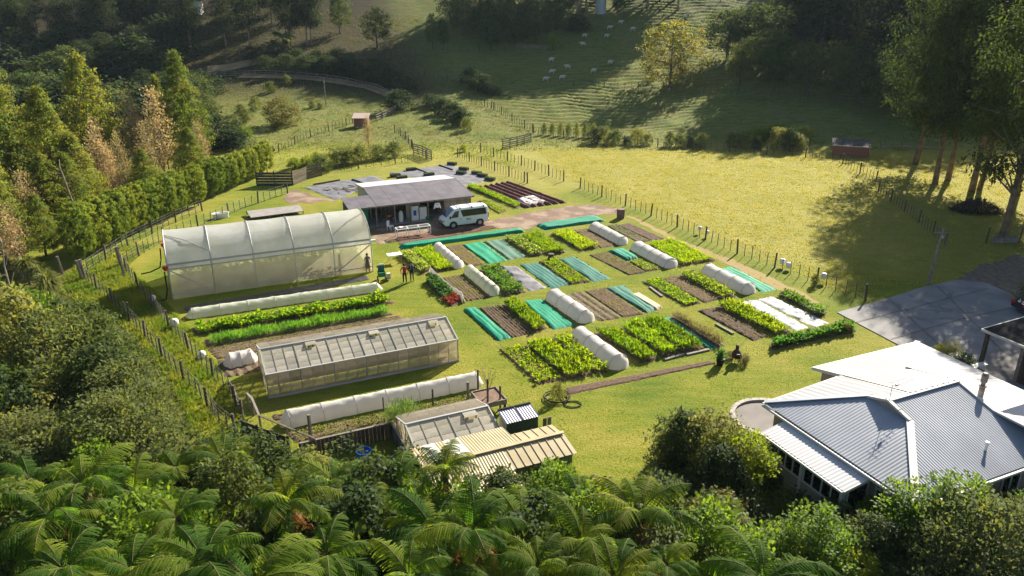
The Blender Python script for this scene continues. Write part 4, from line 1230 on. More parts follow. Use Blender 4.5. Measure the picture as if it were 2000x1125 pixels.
# ------------------------------------------------------------------ the house
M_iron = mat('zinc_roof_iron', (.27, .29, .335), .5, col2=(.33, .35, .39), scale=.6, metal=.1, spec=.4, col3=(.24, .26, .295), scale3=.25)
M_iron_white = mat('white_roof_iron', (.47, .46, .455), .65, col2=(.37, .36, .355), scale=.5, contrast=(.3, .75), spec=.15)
M_stucco = mat('beige_stucco', (.33, .27, .22), .9, col2=(.28, .23, .19), scale=3)
M_trim = mat('pale_trim', (.55, .52, .47), .6)
def house():
    h = thing('house', 'single-storey house with grey and white corrugated hip roofs by the concrete drive', 'house', AB(-22, 32))
    F = lambda a: 2.6 + .289 * (-17.1 - a)              # front slope
    A = lambda b: 2.6 + .286 * (b - 25.8)               # left slope
    W_ = lambda a: 2.6 + .25 * (a + 28.2)               # back slopes
    E_ = lambda b: 2.6 + .17 * (39.2 - b)               # right slope
    aR = -22.1; zR = F(aR)
    def roof(nm, poly, rib, m, pitch=.17, amp=.011, lab=None):
        mb = MB(); corrugated(mb, poly, rib, pitch, amp); o = obj(nm, mb, m, h)
        if lab: o['label'] = lab
        return o
    def edge(p, q, w=.16, t=.05, m=M_trim, nm='ridge_cap', lift=.04):
        mb = MB(); mb.beam(Vector(p) + Vector((0, 0, lift)), Vector(q) + Vector((0, 0, lift)), w, t); return obj(nm, mb, m, h)
    c = lambda a, b, z: AB(a, b, z)
    # hip line between front and left slopes: -17.1 - a = (b - 25.8) * .99
    hipb = 29.5; hipa = -17.1 - (hipb - 25.8) * .286 / .289
    P1 = c(-26.2, 25.8, 2.62); C = c(-17.1, 25.8, 2.6); H = c(hipa, hipb, A(hipb)); R1 = c(aR, 29.5, zR); R2 = c(aR, 34.3, zR)
    P2 = c(-23.3, 29.5, A(29.5))
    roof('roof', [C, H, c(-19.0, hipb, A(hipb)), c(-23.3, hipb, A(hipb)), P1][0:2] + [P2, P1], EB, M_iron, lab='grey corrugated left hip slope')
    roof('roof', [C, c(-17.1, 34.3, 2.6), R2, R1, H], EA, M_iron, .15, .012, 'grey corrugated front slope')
    # small gable between left slope and the ridge
    mb = MB(); mb.add([H, P2, R1], [(0, 1, 2)]); obj('gable_wall', mb, M_stucco, h)
    # back slope, narrow part and wider wing
    z0 = 2.75
    Bz = lambda a: z0 + (zR - z0) * (a + 26.2) / (aR + 26.2)
    B1 = c(-26.2, 31, W_(-26.2)); B2 = c(aR, 31, W_(aR)); P2u = P2 + Vector((0, 0, .06))
    mb = MB()
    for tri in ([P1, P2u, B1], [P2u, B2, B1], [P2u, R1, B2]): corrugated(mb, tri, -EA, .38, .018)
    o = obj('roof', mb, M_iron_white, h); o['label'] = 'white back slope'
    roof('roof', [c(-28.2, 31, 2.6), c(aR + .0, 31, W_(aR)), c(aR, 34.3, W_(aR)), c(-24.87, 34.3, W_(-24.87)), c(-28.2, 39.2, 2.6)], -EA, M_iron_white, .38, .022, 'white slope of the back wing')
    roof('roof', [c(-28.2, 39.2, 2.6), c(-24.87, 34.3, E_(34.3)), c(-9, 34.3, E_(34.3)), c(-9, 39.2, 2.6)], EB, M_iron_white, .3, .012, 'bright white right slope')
    mb = MB(); mb.add([c(-24.87, 34.3, E_(34.3)), c(aR, 34.3, E_(34.3)), c(aR, 34.3, W_(aR)), ], [(0, 1, 2)]); obj('gable_wall', mb, M_iron_white, h)
    mb = MB(); mb.add([c(aR, 34.3, E_(34.3) - .0), c(-20.0, 34.3, E_(34.3)), R2], [(0, 1, 2)]); obj('gable_wall', mb, M_trim, h)
    # the front slope carries on under the right slope
    roof('roof', [c(-17.1, 34.3, 2.6), c(-17.1, 42, 2.6), c(-19.9, 42, F(-19.9)), c(-19.9, 34.3, F(-19.9))], EA, M_iron, .15, .018, 'grey corrugated front slope beyond the step')
    mb = MB(); mb.add([c(-19.93, 34.28, F(-19.9) - .1), c(-9, 34.28, F(-19.9) - .1), c(-9, 34.28, E_(34.3) + .02), c(-19.93, 34.28, E_(34.3) + .02)], [(0, 1, 2, 3)])
    edge(R1, R2, .3, .05, M_iron_white); edge(R1, H, .2, .1, M_trim, 'barge_board'); edge(H, C, .32, .05, M_trim)
    edge(P1, P2, .25, .05, M_iron, 'ridge_cap', .06); edge(P2, R1, .14, .12, M_trim, 'barge_board', .0)
    edge(R2, c(-20.0, 34.3, E_(34.3)), .2, .08, M_trim, 'barge_board'); edge(c(-20.0, 34.3, E_(34.3)), c(-9, 34.3, E_(34.3)), .22, .1, M_iron_white, 'flashing')
    edge(c(-24.87, 34.3, E_(34.3)), c(-28.2, 39.2, 2.6), .3, .05, M_iron_white)
    edge(c(-28.2, 30.97, 2.6), c(-26.2, 30.97, W_(-26.2)), .08, .18, M_trim, 'barge_board', -.05)
    # gutters
    for p, q in ((c(-17.02, 25.75, 2.5), c(-17.02, 42, 2.5)), (c(-26.2, 25.72, 2.5), c(-17.0, 25.72, 2.5)), (c(-26.27, 25.8, 2.52), c(-26.27, 31, 2.98)), (c(-28.28, 31, 2.5), c(-28.28, 39.3, 2.5)), (c(-28.3, 39.28, 2.5), c(-9, 39.28, 2.5))):
        mb = MB(); mb.beam(p, q, .12, .11); obj('gutter', mb, M_trim, h)
    # walls
    def wall(p, q, z0=0, z1=2.45):
        mb = MB(); mb.beam(Vector(p) + Vector((0, 0, (z0 + z1) / 2)), Vector(q) + Vector((0, 0, (z0 + z1) / 2)), .2, z1 - z0); obj('wall', mb, M_stucco, h)
    wall(AB(-17.6, 26.3), AB(-17.6, 42)); wall(AB(-25.8, 26.3), AB(-17.7, 26.3)); wall(AB(-25.8, 26.4), AB(-25.8, 31.4)); wall(AB(-27.8, 31.4), AB(-25.9, 31.4), 0, 2.62); wall(AB(-27.8, 31.5), AB(-27.8, 38.8)); wall(AB(-27.7, 38.8), AB(-9, 38.8))
    # window in the front wall
    def window(p, d, w, z0, z1, n, nrm):
        p = Vector(p)
        f = MB()
        f.beam(p + Vector((0, 0, z0)), p + d * w + Vector((0, 0, z0)), .1, .07); f.beam(p + Vector((0, 0, z1)), p + d * w + Vector((0, 0, z1)), .1, .07)
        for i in range(n + 1): f.beam(p + d * (w * i / n) + Vector((0, 0, z0)), p + d * (w * i / n) + Vector((0, 0, z1)), .06, .05 if 0 < i < n else .1)
        fo = obj('window', f, M_trim, h)
        for i in range(n):
            a = p + d * (w * (i + .08) / n) - nrm * .02; b = p + d * (w * (i + .92) / n) - nrm * .02
            mb = MB(); mb.beam(a + Vector((0, 0, (z0 + z1) / 2)), b + Vector((0, 0, (z0 + z1) / 2)), .02, z1 - z0 - .06)
            me = mesh_data('pane', mb, M_glass_dark); me.transform(Matrix.Translation(-origin_of(fo))); link('pane', me, fo)
    window(AB(-17.46, 31.9), EB, 1.2, 1.0, 2.0, 2, EA)
    # sun room under a lean-to roof
    roof('roof', [c(-24.65, 24.35, 2.15), c(-19.45, 24.35, 2.15), c(-19.45, 26.25, 2.5), c(-24.65, 26.25, 2.5)], EB, M_iron_lean, .2, .012, 'lean-to roof of the sun room')
    mb = MB(); mb.beam(c(-24.65, 24.3, 2.08), c(-19.45, 24.3, 2.08), .1, .1); obj('gutter', mb, M_trim, h)
    mb = MB(); mb.beam(c(-19.42, 24.35, 2.08), c(-19.42, 26.2, 2.4), .06, .14); obj('barge_board', mb, M_trim, h)
    wall(AB(-24.4, 24.75), AB(-19.7, 24.75), 0, .82); wall(AB(-19.7, 24.8), AB(-19.7, 26.2), 0, .5); wall(AB(-24.4, 24.85), AB(-24.4, 26.2), 0, 2.1)
    for a in (-24.35, -22.15, -19.75):
        mb = MB(); mb.box(AB(a, 24.72, 1.05), (.16, .2, 2.1), ROT + R(90)); obj('corner_post', mb, M_trim, h)
    window(AB(-24.25, 24.72), EA, 2.0, .9, 2.0, 4, -EB); window(AB(-22.05, 24.72), EA, 2.2, .9, 2.0, 4, -EB)
    window(AB(-19.66, 24.9), EB, 1.2, .55, 2.05, 1, EA)
    d = MB(); d.box(AB(-18.9, 26.18, 1.0), (.85, .06, 2.0), ROT + R(90)); dr = obj('door', d, M_trim, h)
    mb = MB(); mb.box(AB(-18.9, 26.13, 1.2), (.6, .03, 1.3), ROT + R(90)); me = mesh_data('pane', mb, M_glass_dark); me.transform(Matrix.Translation(-origin_of(dr))); link('pane', me, dr)
    # roof fittings
    ch = AB(-21.3, 35.1, 0)
    mb = MB(); mb.lathe(ch + Vector((0, 0, 3.2)), [(.14, 0), (.14, .75), (.18, .76), (.18, .84), (.1, .85), (.1, .95), (.15, 1.0), (.16, 1.35), (.11, 1.5)], 14)
    o = obj('chimney', mb, mat('rusty_flue', (.24, .2, .17), .7, col2=(.12, .1, .09), scale=4), h, sm=False)
    mb = MB(); mb.lathe(AB(-22.6, 34.6, 3.3), [(.07, 0), (.07, .35), (.2, .48), (.24, .62), (.22, .68)], 14); obj('roof_vent', mb, M_alu, h)
    mb = MB(); mb.lathe(AB(-18.35, 31.6, F(-18.35) - .05), [(.06, 0), (.06, .35), (.09, .36), (.09, .48)], 10); obj('vent_pipe', mb, M_white, h)
    an = thing('tv_antenna', 'thin rooftop television aerial on a bent mast', 'antenna', c(aR, 29.62, zR))
    t0 = c(aR, 29.62, zR); t1 = t0 + Vector((.05, .1, .75))
    mb = MB(); mb.tube([t0, t1], .015, 5); obj('mast', mb, M_alu, an)
    t2 = t1 + EB * 1.5 - EA * .1
    mb = MB(); mb.tube([t1 - EB * .2, t2], .012, 5); obj('boom', mb, M_alu, an)
    for k in range(9):
        p = t1 + (t2 - t1) * (k / 8); mb = MB(); mb.tube([p - EA * (.3 - .02 * k), p + EA * (.3 - .02 * k)], .008, 4); obj('element', mb, M_alu, an)
    mb = MB(); mb.box(t1 + EB * .3 - Vector((0, 0, .05)), (.14, .08, .08), ROT); obj('junction_box', mb, M_hose, an)
    # round paved terrace with a concrete rim at the left corner
    tr = thing('round_terrace', 'round grey concrete terrace with raised rim at the house corner', 'terrace', (0, 0, 0))
    cc = AB(-27.9, 28.0, 0); tr.location = cc
    mb = MB(); mb.lathe(cc, [(1.85, .0), (1.85, .22), (1.0, .225)], 40); obj('paving', mb, M_deck, tr)
    rim = MB(); n = 28
    for k in range(n):
        a0_, a1_ = 2 * math.pi * k / n, 2 * math.pi * (k + .94) / n
        p = cc + Vector((math.cos((a0_ + a1_) / 2) * 1.98, math.sin((a0_ + a1_) / 2) * 1.98, .17))
        mb = MB(); mb.box(p, (.26, 1.98 * (a1_ - a0_), .34), (a0_ + a1_) / 2); obj('rim_block', mb, M_paleconc, tr)
M_deck = mat('brown_grey_paving', (.2, .18, .165), .85, col2=(.15, .135, .125), scale=1.2)
M_iron_lean = mat('pale_lean_to_iron', (.6, .58, .57), .5, col2=(.5, .49, .5), scale=.6)
M_paleconc = mat('pale_concrete', (.42, .38, .33), .85, col2=(.3, .27, .24), scale=3)
house()

# ------------------------------------------------------------------ dark carport at the right
def carport():
    g_ = thing('carport', 'black-roofed carport with timber post at the right edge of the drive', 'carport', AB(-27.6, 45))
    mb = MB(); mb.slab([AB(-28.0, 44.7, 2.5), AB(-28.0, 54, 2.75), AB(-19, 54, 2.75), AB(-19, 44.7, 2.5)], .07); obj('roof', mb, mat('black_roofing', (.012, .012, .015), .95, col2=(.02, .02, .023), scale=2, spec=.05), g_)
    mb = MB(); mb.beam(AB(-28.05, 44.66, 2.44), AB(-19, 44.66, 2.44), .05, .16); obj('fascia', mb, M_trim, g_)
    mb = MB(); mb.beam(AB(-28.05, 44.7, 2.44), AB(-28.05, 54, 2.69), .05, .16); obj('fascia', mb, M_trim, g_)
    mb = MB(); mb.box(AB(-27.75, 44.95, 1.2), (.2, .2, 2.4), ROT); obj('post', mb, M_wood_dark, g_)
    boards(g_, AB(-25.4, 44.9), AB(-19.2, 44.9), 0, 2.4, M_wood_dark, .22)
    mb = MB(); mb.box(AB(-25.42, 44.86, 1.2), (.14, .2, 2.4), ROT); obj('post', mb, M_wood_grey, g_)
    boards(g_, AB(-25.45, 45.1), AB(-25.45, 53.8), 0, 2.45, M_wood_dark, .3)
    # white patio furniture between house and carport
    t = thing('patio_table', 'white slatted table beside the carport post', 'table', AB(-28.5, 43.3))
    for k in range(5):
        mb = MB(); mb.box(AB(-28.5 + (k - 2) * .17, 43.3, .72), (1.3, .14, .03), ROT); obj('table_slat', mb, M_white, t)
    for x in (-.5, .5):
        for y in (-.3, .3):
            mb = MB(); mb.box(AB(-28.5 + y, 43.3 + x, .35), (.06, .06, .7), ROT); obj('leg', mb, M_white, t)
    bn = thing('bench', 'white slatted bench beside the carport post', 'bench', AB(-27.3, 43.9))
    for k in range(3):
        mb = MB(); mb.box(AB(-27.3 + (k - 1) * .14, 43.9, .45), (1.5, .11, .03), ROT); obj('seat_slat', mb, M_white, bn)
    for x in (-.6, .6):
        mb = MB(); mb.box(AB(-27.3, 43.9 + x, .22), (.05, .35, .43), ROT); obj('leg', mb, M_white, bn)
carport()

# ------------------------------------------------------------------ beige iron sheds and green shed at the front
M_beige = mat('beige_roof_iron', (.44, .365, .21), .6, col2=(.36, .29, .165), scale=1.2)
M_beige_w = mat('olive_wall_iron', (.26, .23, .12), .7, col2=(.2, .18, .1), scale=1.5)
M_sky = mat('skylight_sheet', (.8, .78, .72), .35, trans=.3)
M_greensh = mat('green_shed_iron', (.025, .06, .045), .5, col2=(.05, .075, .05), scale=2.2)
M_moss = mat('mossy_white_iron', (.5, .47, .52), .5, col2=(.1, .26, .16), scale=.9, contrast=(.6, .7))
def front_sheds():
    s = thing('iron_shed', 'beige corrugated iron shed with two white skylight strips', 'shed', AB(-28, 11))
    zr, ze = 2.42, 2.15
    ar = -28.15
    def rf(nm, poly, m, pitch=.14, amp=.011, lab=None):
        mb = MB(); corrugated(mb, poly, EA, pitch, amp, pitch > .4); o = obj(nm, mb, m, s)
        if lab: o['label'] = lab
    bz = lambda a: zr - .14 * (ar - a)
    for (b_0, b_1, m, nm) in ((8.15, 8.75, M_beige, 'roof_sheet'), (8.75, 9.4, M_sky, 'skylight'), (9.4, 9.85, M_beige, 'roof_sheet'), (9.85, 10.6, M_sky, 'skylight'), (10.6, 12.95, M_beige, 'roof_sheet')):
        rf(nm, [AB(ar, b_0, zr), AB(ar, b_1, zr), AB(-30.3, b_1, bz(-30.3)), AB(-30.3, b_0, bz(-30.3))], m, .14 if nm == 'roof_sheet' else .3, .011)
    rf('roof_sheet', [AB(ar, 12.95, zr), AB(ar, 15.2, zr), AB(-29.3, 15.2, bz(-29.3)), AB(-29.3, 12.95, bz(-29.3))], M_beige, .42, .016)
    fz = lambda a: zr - .2 * (a - ar)
    rf('roof_sheet', [AB(ar, 12.0, zr), AB(ar, 15.25, zr), AB(-26.75, 15.25, fz(-26.75)), AB(-26.75, 12.0, fz(-26.75))], M_beige, .42, .016)
    rf('roof_sheet', [AB(ar, 8.2, zr), AB(ar, 12.0, zr), AB(-25.4, 12.0, fz(-25.4)), AB(-25.4, 8.2, fz(-25.4))], M_beige, .14, .011)
    mb = MB(); mb.beam(AB(ar, 8.1, zr + .05), AB(ar, 15.25, zr + .05), .2, .05); obj('ridge_cap', mb, M_beige, s)
    boards(s, AB(-26.95, 12.1), AB(-26.95, 15.1), 0, 2.05, M_beige_w, .2, .01)
    boards(s, AB(-26.95, 15.1), AB(-29.2, 15.1), 0, 2.1, M_beige_w, .2, .01)
    boards(s, AB(-25.6, 8.4), AB(-25.6, 11.9), 0, 1.8, M_beige_w, .2, .01)
    boards(s, AB(-26.9, 12.0), AB(-25.6, 12.0), 0, 1.85, M_beige_w, .2, .01)
    boards(s, AB(-30.2, 8.3), AB(-25.6, 8.3), 0, 1.9, M_beige_w, .2, .01)
    g_ = thing('green_shed', 'small dark green iron shed with mossy white roof', 'shed', AB(-31.2, 14.3))
    for (b_0, b_1) in ((13.35, 14.25), (14.3, 15.2)):
        mb = MB(); corrugated(mb, [AB(-30.7, b_0, 1.95), AB(-30.7, b_1, 1.95), AB(-31.75, b_1, 2.12), AB(-31.75, b_0, 2.12)], EA, .13, .016); obj('roof_sheet', mb, M_moss, g_)
        mb = MB(); mb.beam(AB(-31.8, b_0, 2.15), AB(-31.8, b_1, 2.15), .1, .1); obj('ridge_board', mb, M_hose, g_)
    boards(g_, AB(-30.75, 13.4), AB(-30.75, 15.15), 0, 1.9, M_greensh, .22, .008)
    boards(g_, AB(-30.75, 15.15), AB(-31.7, 15.15), 0, 1.95, M_greensh, .22, .008)
    boards(g_, AB(-31.7, 13.4), AB(-31.7, 15.15), 0, 2.05, M_greensh, .22, .008)
    boards(g_, AB(-30.75, 13.4), AB(-31.7, 13.4), 0, 1.95, M_cream, .22, .008)
    for k, (b, m) in enumerate(((15.42, M_wood), (15.68, M_wood_grey))):
        mb = MB(); mb.box(AB(-30.5, b, .95), (.2, .05, 1.9), ROT); o = obj('timber_plank', mb, m)
        tag(o, 'upright brown plank beside the green shed' if k else 'upright tan plank against the green shed wall', 'plank')
front_sheds()

# ------------------------------------------------------------------ small far sheds
def far_sheds():
    c = G(1660, 306); s = thing('red_shed', 'low red-brown shed in the shade below the wooded slope', 'shed', (c.x, c.y, 0))
    ax = (G(1697, 309) - G(1622, 304)).normalized(); ay = Vector((-ax.y, ax.x, 0)); L = 4.7
    rz = math.atan2(ax.y, ax.x)
    mr = mat('red_brown_boards', (.3, .12, .09), .8, col2=(.22, .09, .07), scale=3)
    p = [c - ax * L / 2, c + ax * L / 2, c + ax * L / 2 + ay * 2.6, c - ax * L / 2 + ay * 2.6]
    boards(s, p[0], p[1], 0, 1.5, mr, .3); boards(s, p[1], p[2], 0, 1.8, mr, .3); boards(s, p[0], p[3], 0, 1.8, mr, .3); boards(s, p[3], p[2], 0, 2.0, mr, .3)
    mb = MB(); corrugated(mb, [p[0] - ay * .2 - ax * .2 + Vector((0, 0, 1.55)), p[1] - ay * .2 + ax * .2 + Vector((0, 0, 1.55)), p[2] + ay * .2 + ax * .2 + Vector((0, 0, 2.05)), p[3] + ay * .2 - ax * .2 + Vector((0, 0, 2.05))], ay, .3, .02); obj('roof', mb, M_oldiron, s)
    mb = MB(); mb.beam(p[0] - ay * .2 - ax * .2 + Vector((0, 0, 1.5)), p[1] - ay * .2 + ax * .2 + Vector((0, 0, 1.5)), .06, .1); obj('fascia', mb, M_trim, s)
    c = GT(707, 247); s = thing('red_shed', 'tiny red animal shelter with pale roof on the left paddock', 'shelter', tuple(c))
    for k, (x, y, w, d) in enumerate(((0, -.9, 2.2, .06), (-1.1, 0, .06, 1.8), (1.1, 0, .06, 1.8))):
        mb = MB(); mb.box(c + Vector((x, y, .75)), (w, d, 1.5)); obj('wall', mb, mr, s)
    mb = MB(); mb.slab([c + Vector((-1.4, -1.2, 1.5)), c + Vector((1.3, -1.2, 1.5)), c + Vector((1.3, 1.2, 2.0)), c + Vector((-1.4, 1.2, 2.0))], .07); obj('roof', mb, mat('pinkish_roof', (.45, .33, .28), .7), s)
    c = GT(385, 29); s = thing('white_hut', 'white square hut among the trees at the top left', 'hut', tuple(c))
    mb = MB(); mb.box(c + Vector((0, 0, 1.6)), (2.6, 2.6, 3.2)); obj('wall', mb, M_white, s)
    mb = MB(); mb.slab([c + Vector((-1.7, -1.7, 3.2)), c + Vector((1.7, -1.7, 3.2)), c + Vector((1.7, 1.7, 3.6)), c + Vector((-1.7, 1.7, 3.6))], .12); obj('roof', mb, M_oldiron, s)
    mb = MB(); mb.box(c + Vector((.3, -1.32, 1.0)), (.9, .05, 2.0)); obj('door', mb, M_trim, s)
    c = GT(1173, 26); s = thing('water_tank', 'tall pale grey water tank on the hill at the top edge', 'tank', tuple(c))
    mb = MB(); mb.lathe(c, [(1.35, -.3), (1.35, 3.6), (1.42, 3.62), (1.42, 3.75), (.3, 4.0)], 20); obj('tank_wall', mb, mat('grey_blue_tank', (.42, .48, .5), .6), s)
    mb = MB(); mb.tube([c + Vector((-.6, -1.3, 3.6)), c + Vector((-.6, -1.42, 3.3)), c + Vector((-.6, -1.42, -.1))], .06, 6); obj('overflow_pipe', mb, M_alu, s)
M_oldiron = mat('weathered_iron', (.12, .11, .105), .95, col2=(.08, .075, .07), scale=1.5, spec=.05)
far_sheds()
# ------------------------------------------------------------------ fences
def _post_me(w, h, m, key={}):
    k = (w, round(h, 2), m.name)
    if k not in key:
        mb = MB(); mb.lathe((0, 0, -.1), [(w / 2, 0), (w / 2 * .95, h + .1)], 6); key[k] = mesh_data('post', mb, m)
    return key[k]
def fence(label, pix, h=1.15, step=1.0, big=5, wires=5, pts=None, battens=True, seed=0, m=None, name='wire_fence', bw=.065, pw=.17, gt=False):
    """posts and battens standing along a line with stretched wires"""
    rr = random.Random(seed + len(label)); m = m or M_post
    P = pts or [(GT(*q) if gt else G(*q)) for q in pix]
    root = thing(name, label, 'fence', tuple(P[0]))
    off = Vector(P[0])
    line = [P[0]]; acc = 0
    samples = []
    for i in range(len(P) - 1):
        L = (P[i + 1] - P[i]).length; n = max(1, int(round(L / step)))
        for k in range(n + (1 if i == len(P) - 2 else 0)): samples.append(P[i].lerp(P[i + 1], k / n))
    wp = []
    for i, p in enumerate(samples):
        p = Vector((p.x, p.y, float(T(p.x, p.y))))
        isbig = i % big == 0 or i == len(samples) - 1
        hh = h * (1.12 if isbig else .95) + rr.uniform(-.06, .06)
        if not isbig and not battens: wp.append(p); continue
        me = _post_me(pw if isbig else bw, round(hh / .06) * .06, m)
        o = link('post' if isbig else 'batten', me, root, p - off)
        o.rotation_euler = (rr.uniform(-.05, .05), rr.uniform(-.05, .05), rr.uniform(0, 3))
        wp.append(p)
    mb = MB()
    for k in range(wires):
        z = h * (k + .7) / wires
        mb.tube([p + Vector((0, 0, z)) for p in wp], .007, 3, False)
    obj('wires', mb, M_wire, root)
    return root
def rail_fence(label, pix, h=1.2, step=2.2, rails=3, gt=True, m=None, name='rail_fence', bw=.14):
    rr = random.Random(len(label)); m = m or M_wood_grey
    P = [(GT(*q) if gt else G(*q)) for q in pix]
    samples = []
    for i in range(len(P) - 1):
        L = (P[i + 1] - P[i]).length; n = max(1, int(round(L / step)))
        for k in range(n + (1 if i == len(P) - 2 else 0)): samples.append(P[i].lerp(P[i + 1], k / n))
    samples = [Vector((p.x, p.y, float(T(p.x, p.y)))) for p in samples]
    root = thing(name, label, 'fence', tuple(samples[0])); off = samples[0]
    me = _post_me(.16, h, m)
    for p in samples: link('post', me, root, p - off)
    for i in range(len(samples) - 1):
        a, b = samples[i], samples[i + 1]
        n = Vector((b.y - a.y, a.x - b.x, 0)).normalized() * .09
        for k in range(rails):
            z = h * (k + .75) / rails + rr.uniform(-.03, .03)
            mb = MB(); mb.beam(a + n + Vector((0, 0, z)), b + n + Vector((0, 0, z)), .04, bw); obj('rail', mb, m, root)
    return root

def fences():
    fence('paddock fence of posts and battens along the right side of the beds', [(1133, 368), (1282, 426), (1426, 490), (1560, 541), (1690, 588)], 1.2, .9, 5, 6)
    fence('outer batten fence between the paddock and the weed mats', [(939, 298), (1012, 321), (1101, 354)], 1.25, .85, 4, 6)
    fence('inner batten fence beside the grey weed mats behind the shed', [(894, 307), (950, 328), (1030, 358)], 1.2, .7, 5, 6)
    fence('fence of battens along the far side of the lower paddock', [(1042, 262), (1130, 272), (1240, 284), (1400, 296), (1560, 306), (1640, 318), (1710, 356)], 1.25, .9, 6, 5)
    fence('fence crossing the sunlit slope above the lower paddock', [(960, 212), (1000, 238), (1040, 258)], 1.3, .9, 5, 5, gt=True)
    fence('hill fence under the yellow tree', [(1120, 172), (1180, 172), (1260, 177), (1400, 184), (1520, 190), (1680, 208)], 1.3, 1.3, 5, 4, gt=True)
    fence('shaded hill fence in the middle of the top', [(690, 120), (800, 106), (900, 104), (985, 102)], 1.3, 1.4, 5, 4, gt=True)
    fence('shaded fence left of the gully bushes', [(770, 155), (830, 150), (900, 165)], 1.2, 1.2, 5, 4, gt=True)
    fence('fence climbing the slope out of the gully', [(905, 195), (940, 205), (965, 215)], 1.2, 1.2, 5, 4, gt=True)
    fence('topmost fence along the sunlit hill crest', [(1340, 3), (1420, 5), (1500, 4), (1580, 3)], 1.3, 1.6, 5, 4, gt=True)
    fence('outer fence beside the bush on the left', [(395, 412), (330, 440), (250, 480), (160, 540), (205, 580), (262, 635), (335, 720), (385, 770), (428, 825), (480, 868)], 1.25, 1.0, 4, 5, bw=.07)
    fence('inner fence along the foot of the clipped trees and the polytunnel', [(562, 378), (480, 405), (400, 440), (320, 470), (240, 520), (285, 585), (330, 640), (395, 715), (450, 770), (475, 820)], 1.2, .95, 5, 5, bw=.065)
    fence('wire fence in front of the small orchard row', [(545, 298), (600, 276), (650, 262), (690, 250)], 1.2, 1.0, 5, 4)
    fence('wire fence along the near side of the orchard row', [(632, 336), (700, 330), (760, 322), (832, 311)], 1.1, 1.0, 5, 4)
    fence('short fence beside the grey posts at the gully mouth', [(772, 268), (790, 276), (806, 292)], 1.2, .8, 3, 4)
    fence('fence under the tall eucalypts', [(1715, 375), (1755, 405), (1800, 440), (1845, 478)], 1.2, .8, 5, 5)
    fence('lower fence at the right edge under the eucalypts', [(1925, 476), (1990, 474), (2060, 470)], 1.5, 1.9, 2, 3)
    rail_fence('curved timber rail fence along the far left track', [(388, 147), (440, 152), (520, 150), (600, 156), (680, 165), (735, 177), (768, 192)], 1.3)
    rail_fence('timber rail fence running down beside the gully bush', [(790, 205), (770, 222), (735, 238)], 1.2)
    rail_fence('weathered timber stockyard rails on the pasture edge', [(982, 291), (1010, 285), (1037, 278)], 1.5, 1.6, 5, False)
    rail_fence('slatted wooden gate fence at the end of the orchard row', [(808, 300), (826, 305), (843, 313)], 1.5, 1.3, 5, False)
    rail_fence('short rail fence behind the eucalypt trunks', [(1718, 293), (1760, 292), (1835, 296)], 1.4, 2.4, 3, False)
    rail_fence('pale stack of old rails among the hill trees', [(1009, 94), (1035, 96), (1068, 98)], 1.0, 2.0, 4, True)
    # solid board fence at the left end of the orchard
    P = [G(502, 362), G(572, 362), G(600, 350), G(628, 343)]
    f = thing('board_fence', 'dark close-boarded timber fence left of the orchard row', 'fence', tuple(P[0]))
    for i in range(3):
        d = (P[i + 1] - P[i]); n = Vector((d.y, -d.x, 0)).normalized()
        for k in range(5):
            z = .15 + k * .33
            mb = MB(); mb.beam(P[i] + n * .07 + Vector((0, 0, z)), P[i + 1] + n * .07 + Vector((0, 0, z)), .03, .29); obj('board', mb, M_wood if i else M_wood_dark, f)
        m_ = max(1, int(d.length / 1.8))
        for k in range(m_ + 1): link('post', _post_me(.15, 1.8, M_wood_dark), f, P[i].lerp(P[i + 1], k / m_) - P[0])
    # timber yard around the front beds
    y = thing('paling_fence', 'tall dark paling fence at the front left of the yard', 'fence', tuple(G(472, 820, 1.6).xy.to_3d()))
    a, b = G(472, 822, 1.6), G(562, 854, 1.6); a.z = b.z = 0
    boards(y, a, b, 0, 1.6, M_wood_dark, .2)
    for k in range(4): link('post', _post_me(.14, 1.7, M_wood_dark), y, a.lerp(b, k / 3) - origin_of(y))
    y = thing('paling_fence', 'low brown paling fence around the red mulch bed', 'fence', tuple(G(585, 866, 1.0).xy.to_3d()))
    a, b, c = G(585, 866, 1.0), G(765, 825, 1.0), G(798, 880, 1.0); a.z = b.z = c.z = 0
    boards(y, a, b, 0, .95, M_wood, .2); boards(y, b, c, 0, .95, M_wood_grey, .2)
    for p, q in ((a, b), (b, c)):
        mb = MB(); mb.beam(p + Vector((0, 0, 1.0)), q + Vector((0, 0, 1.0)), .14, .05); obj('top_rail', mb, M_wood_grey, y)
        for k in range(4): link('post', _post_me(.12, 1.0, M_wood_dark), y, p.lerp(q, k / 3) - origin_of(y))
    y = thing('rail_fence', 'single grey top rail fence at the yard corner by the glasshouse', 'fence', tuple(G(480, 765, 1.1).xy.to_3d()))
    q = [G(482, 768, 1.1), G(492, 778, 1.1), G(506, 811, 1.1), G(560, 834, 1.1), G(614, 856, 1.1)]
    for i in range(4):
        mb = MB(); mb.beam(q[i], q[i + 1], .12, .05); obj('rail', mb, M_wood_grey if i < 2 else M_wood, y)
    for p in q: link('post', _post_me(.13, 1.1, M_wood_grey), y, Vector((p.x, p.y, 0)) - origin_of(y))
    lab = ['thick pale post standing in the front weedy bed', 'thin brown post beside the asparagus bush', 'dark post right of the asparagus bush', 'weathered tall post near the right end of the front tunnel', 'post at the right end of the front long white tunnel', 'post left of the raised timber box', 'post right of the raised timber box']
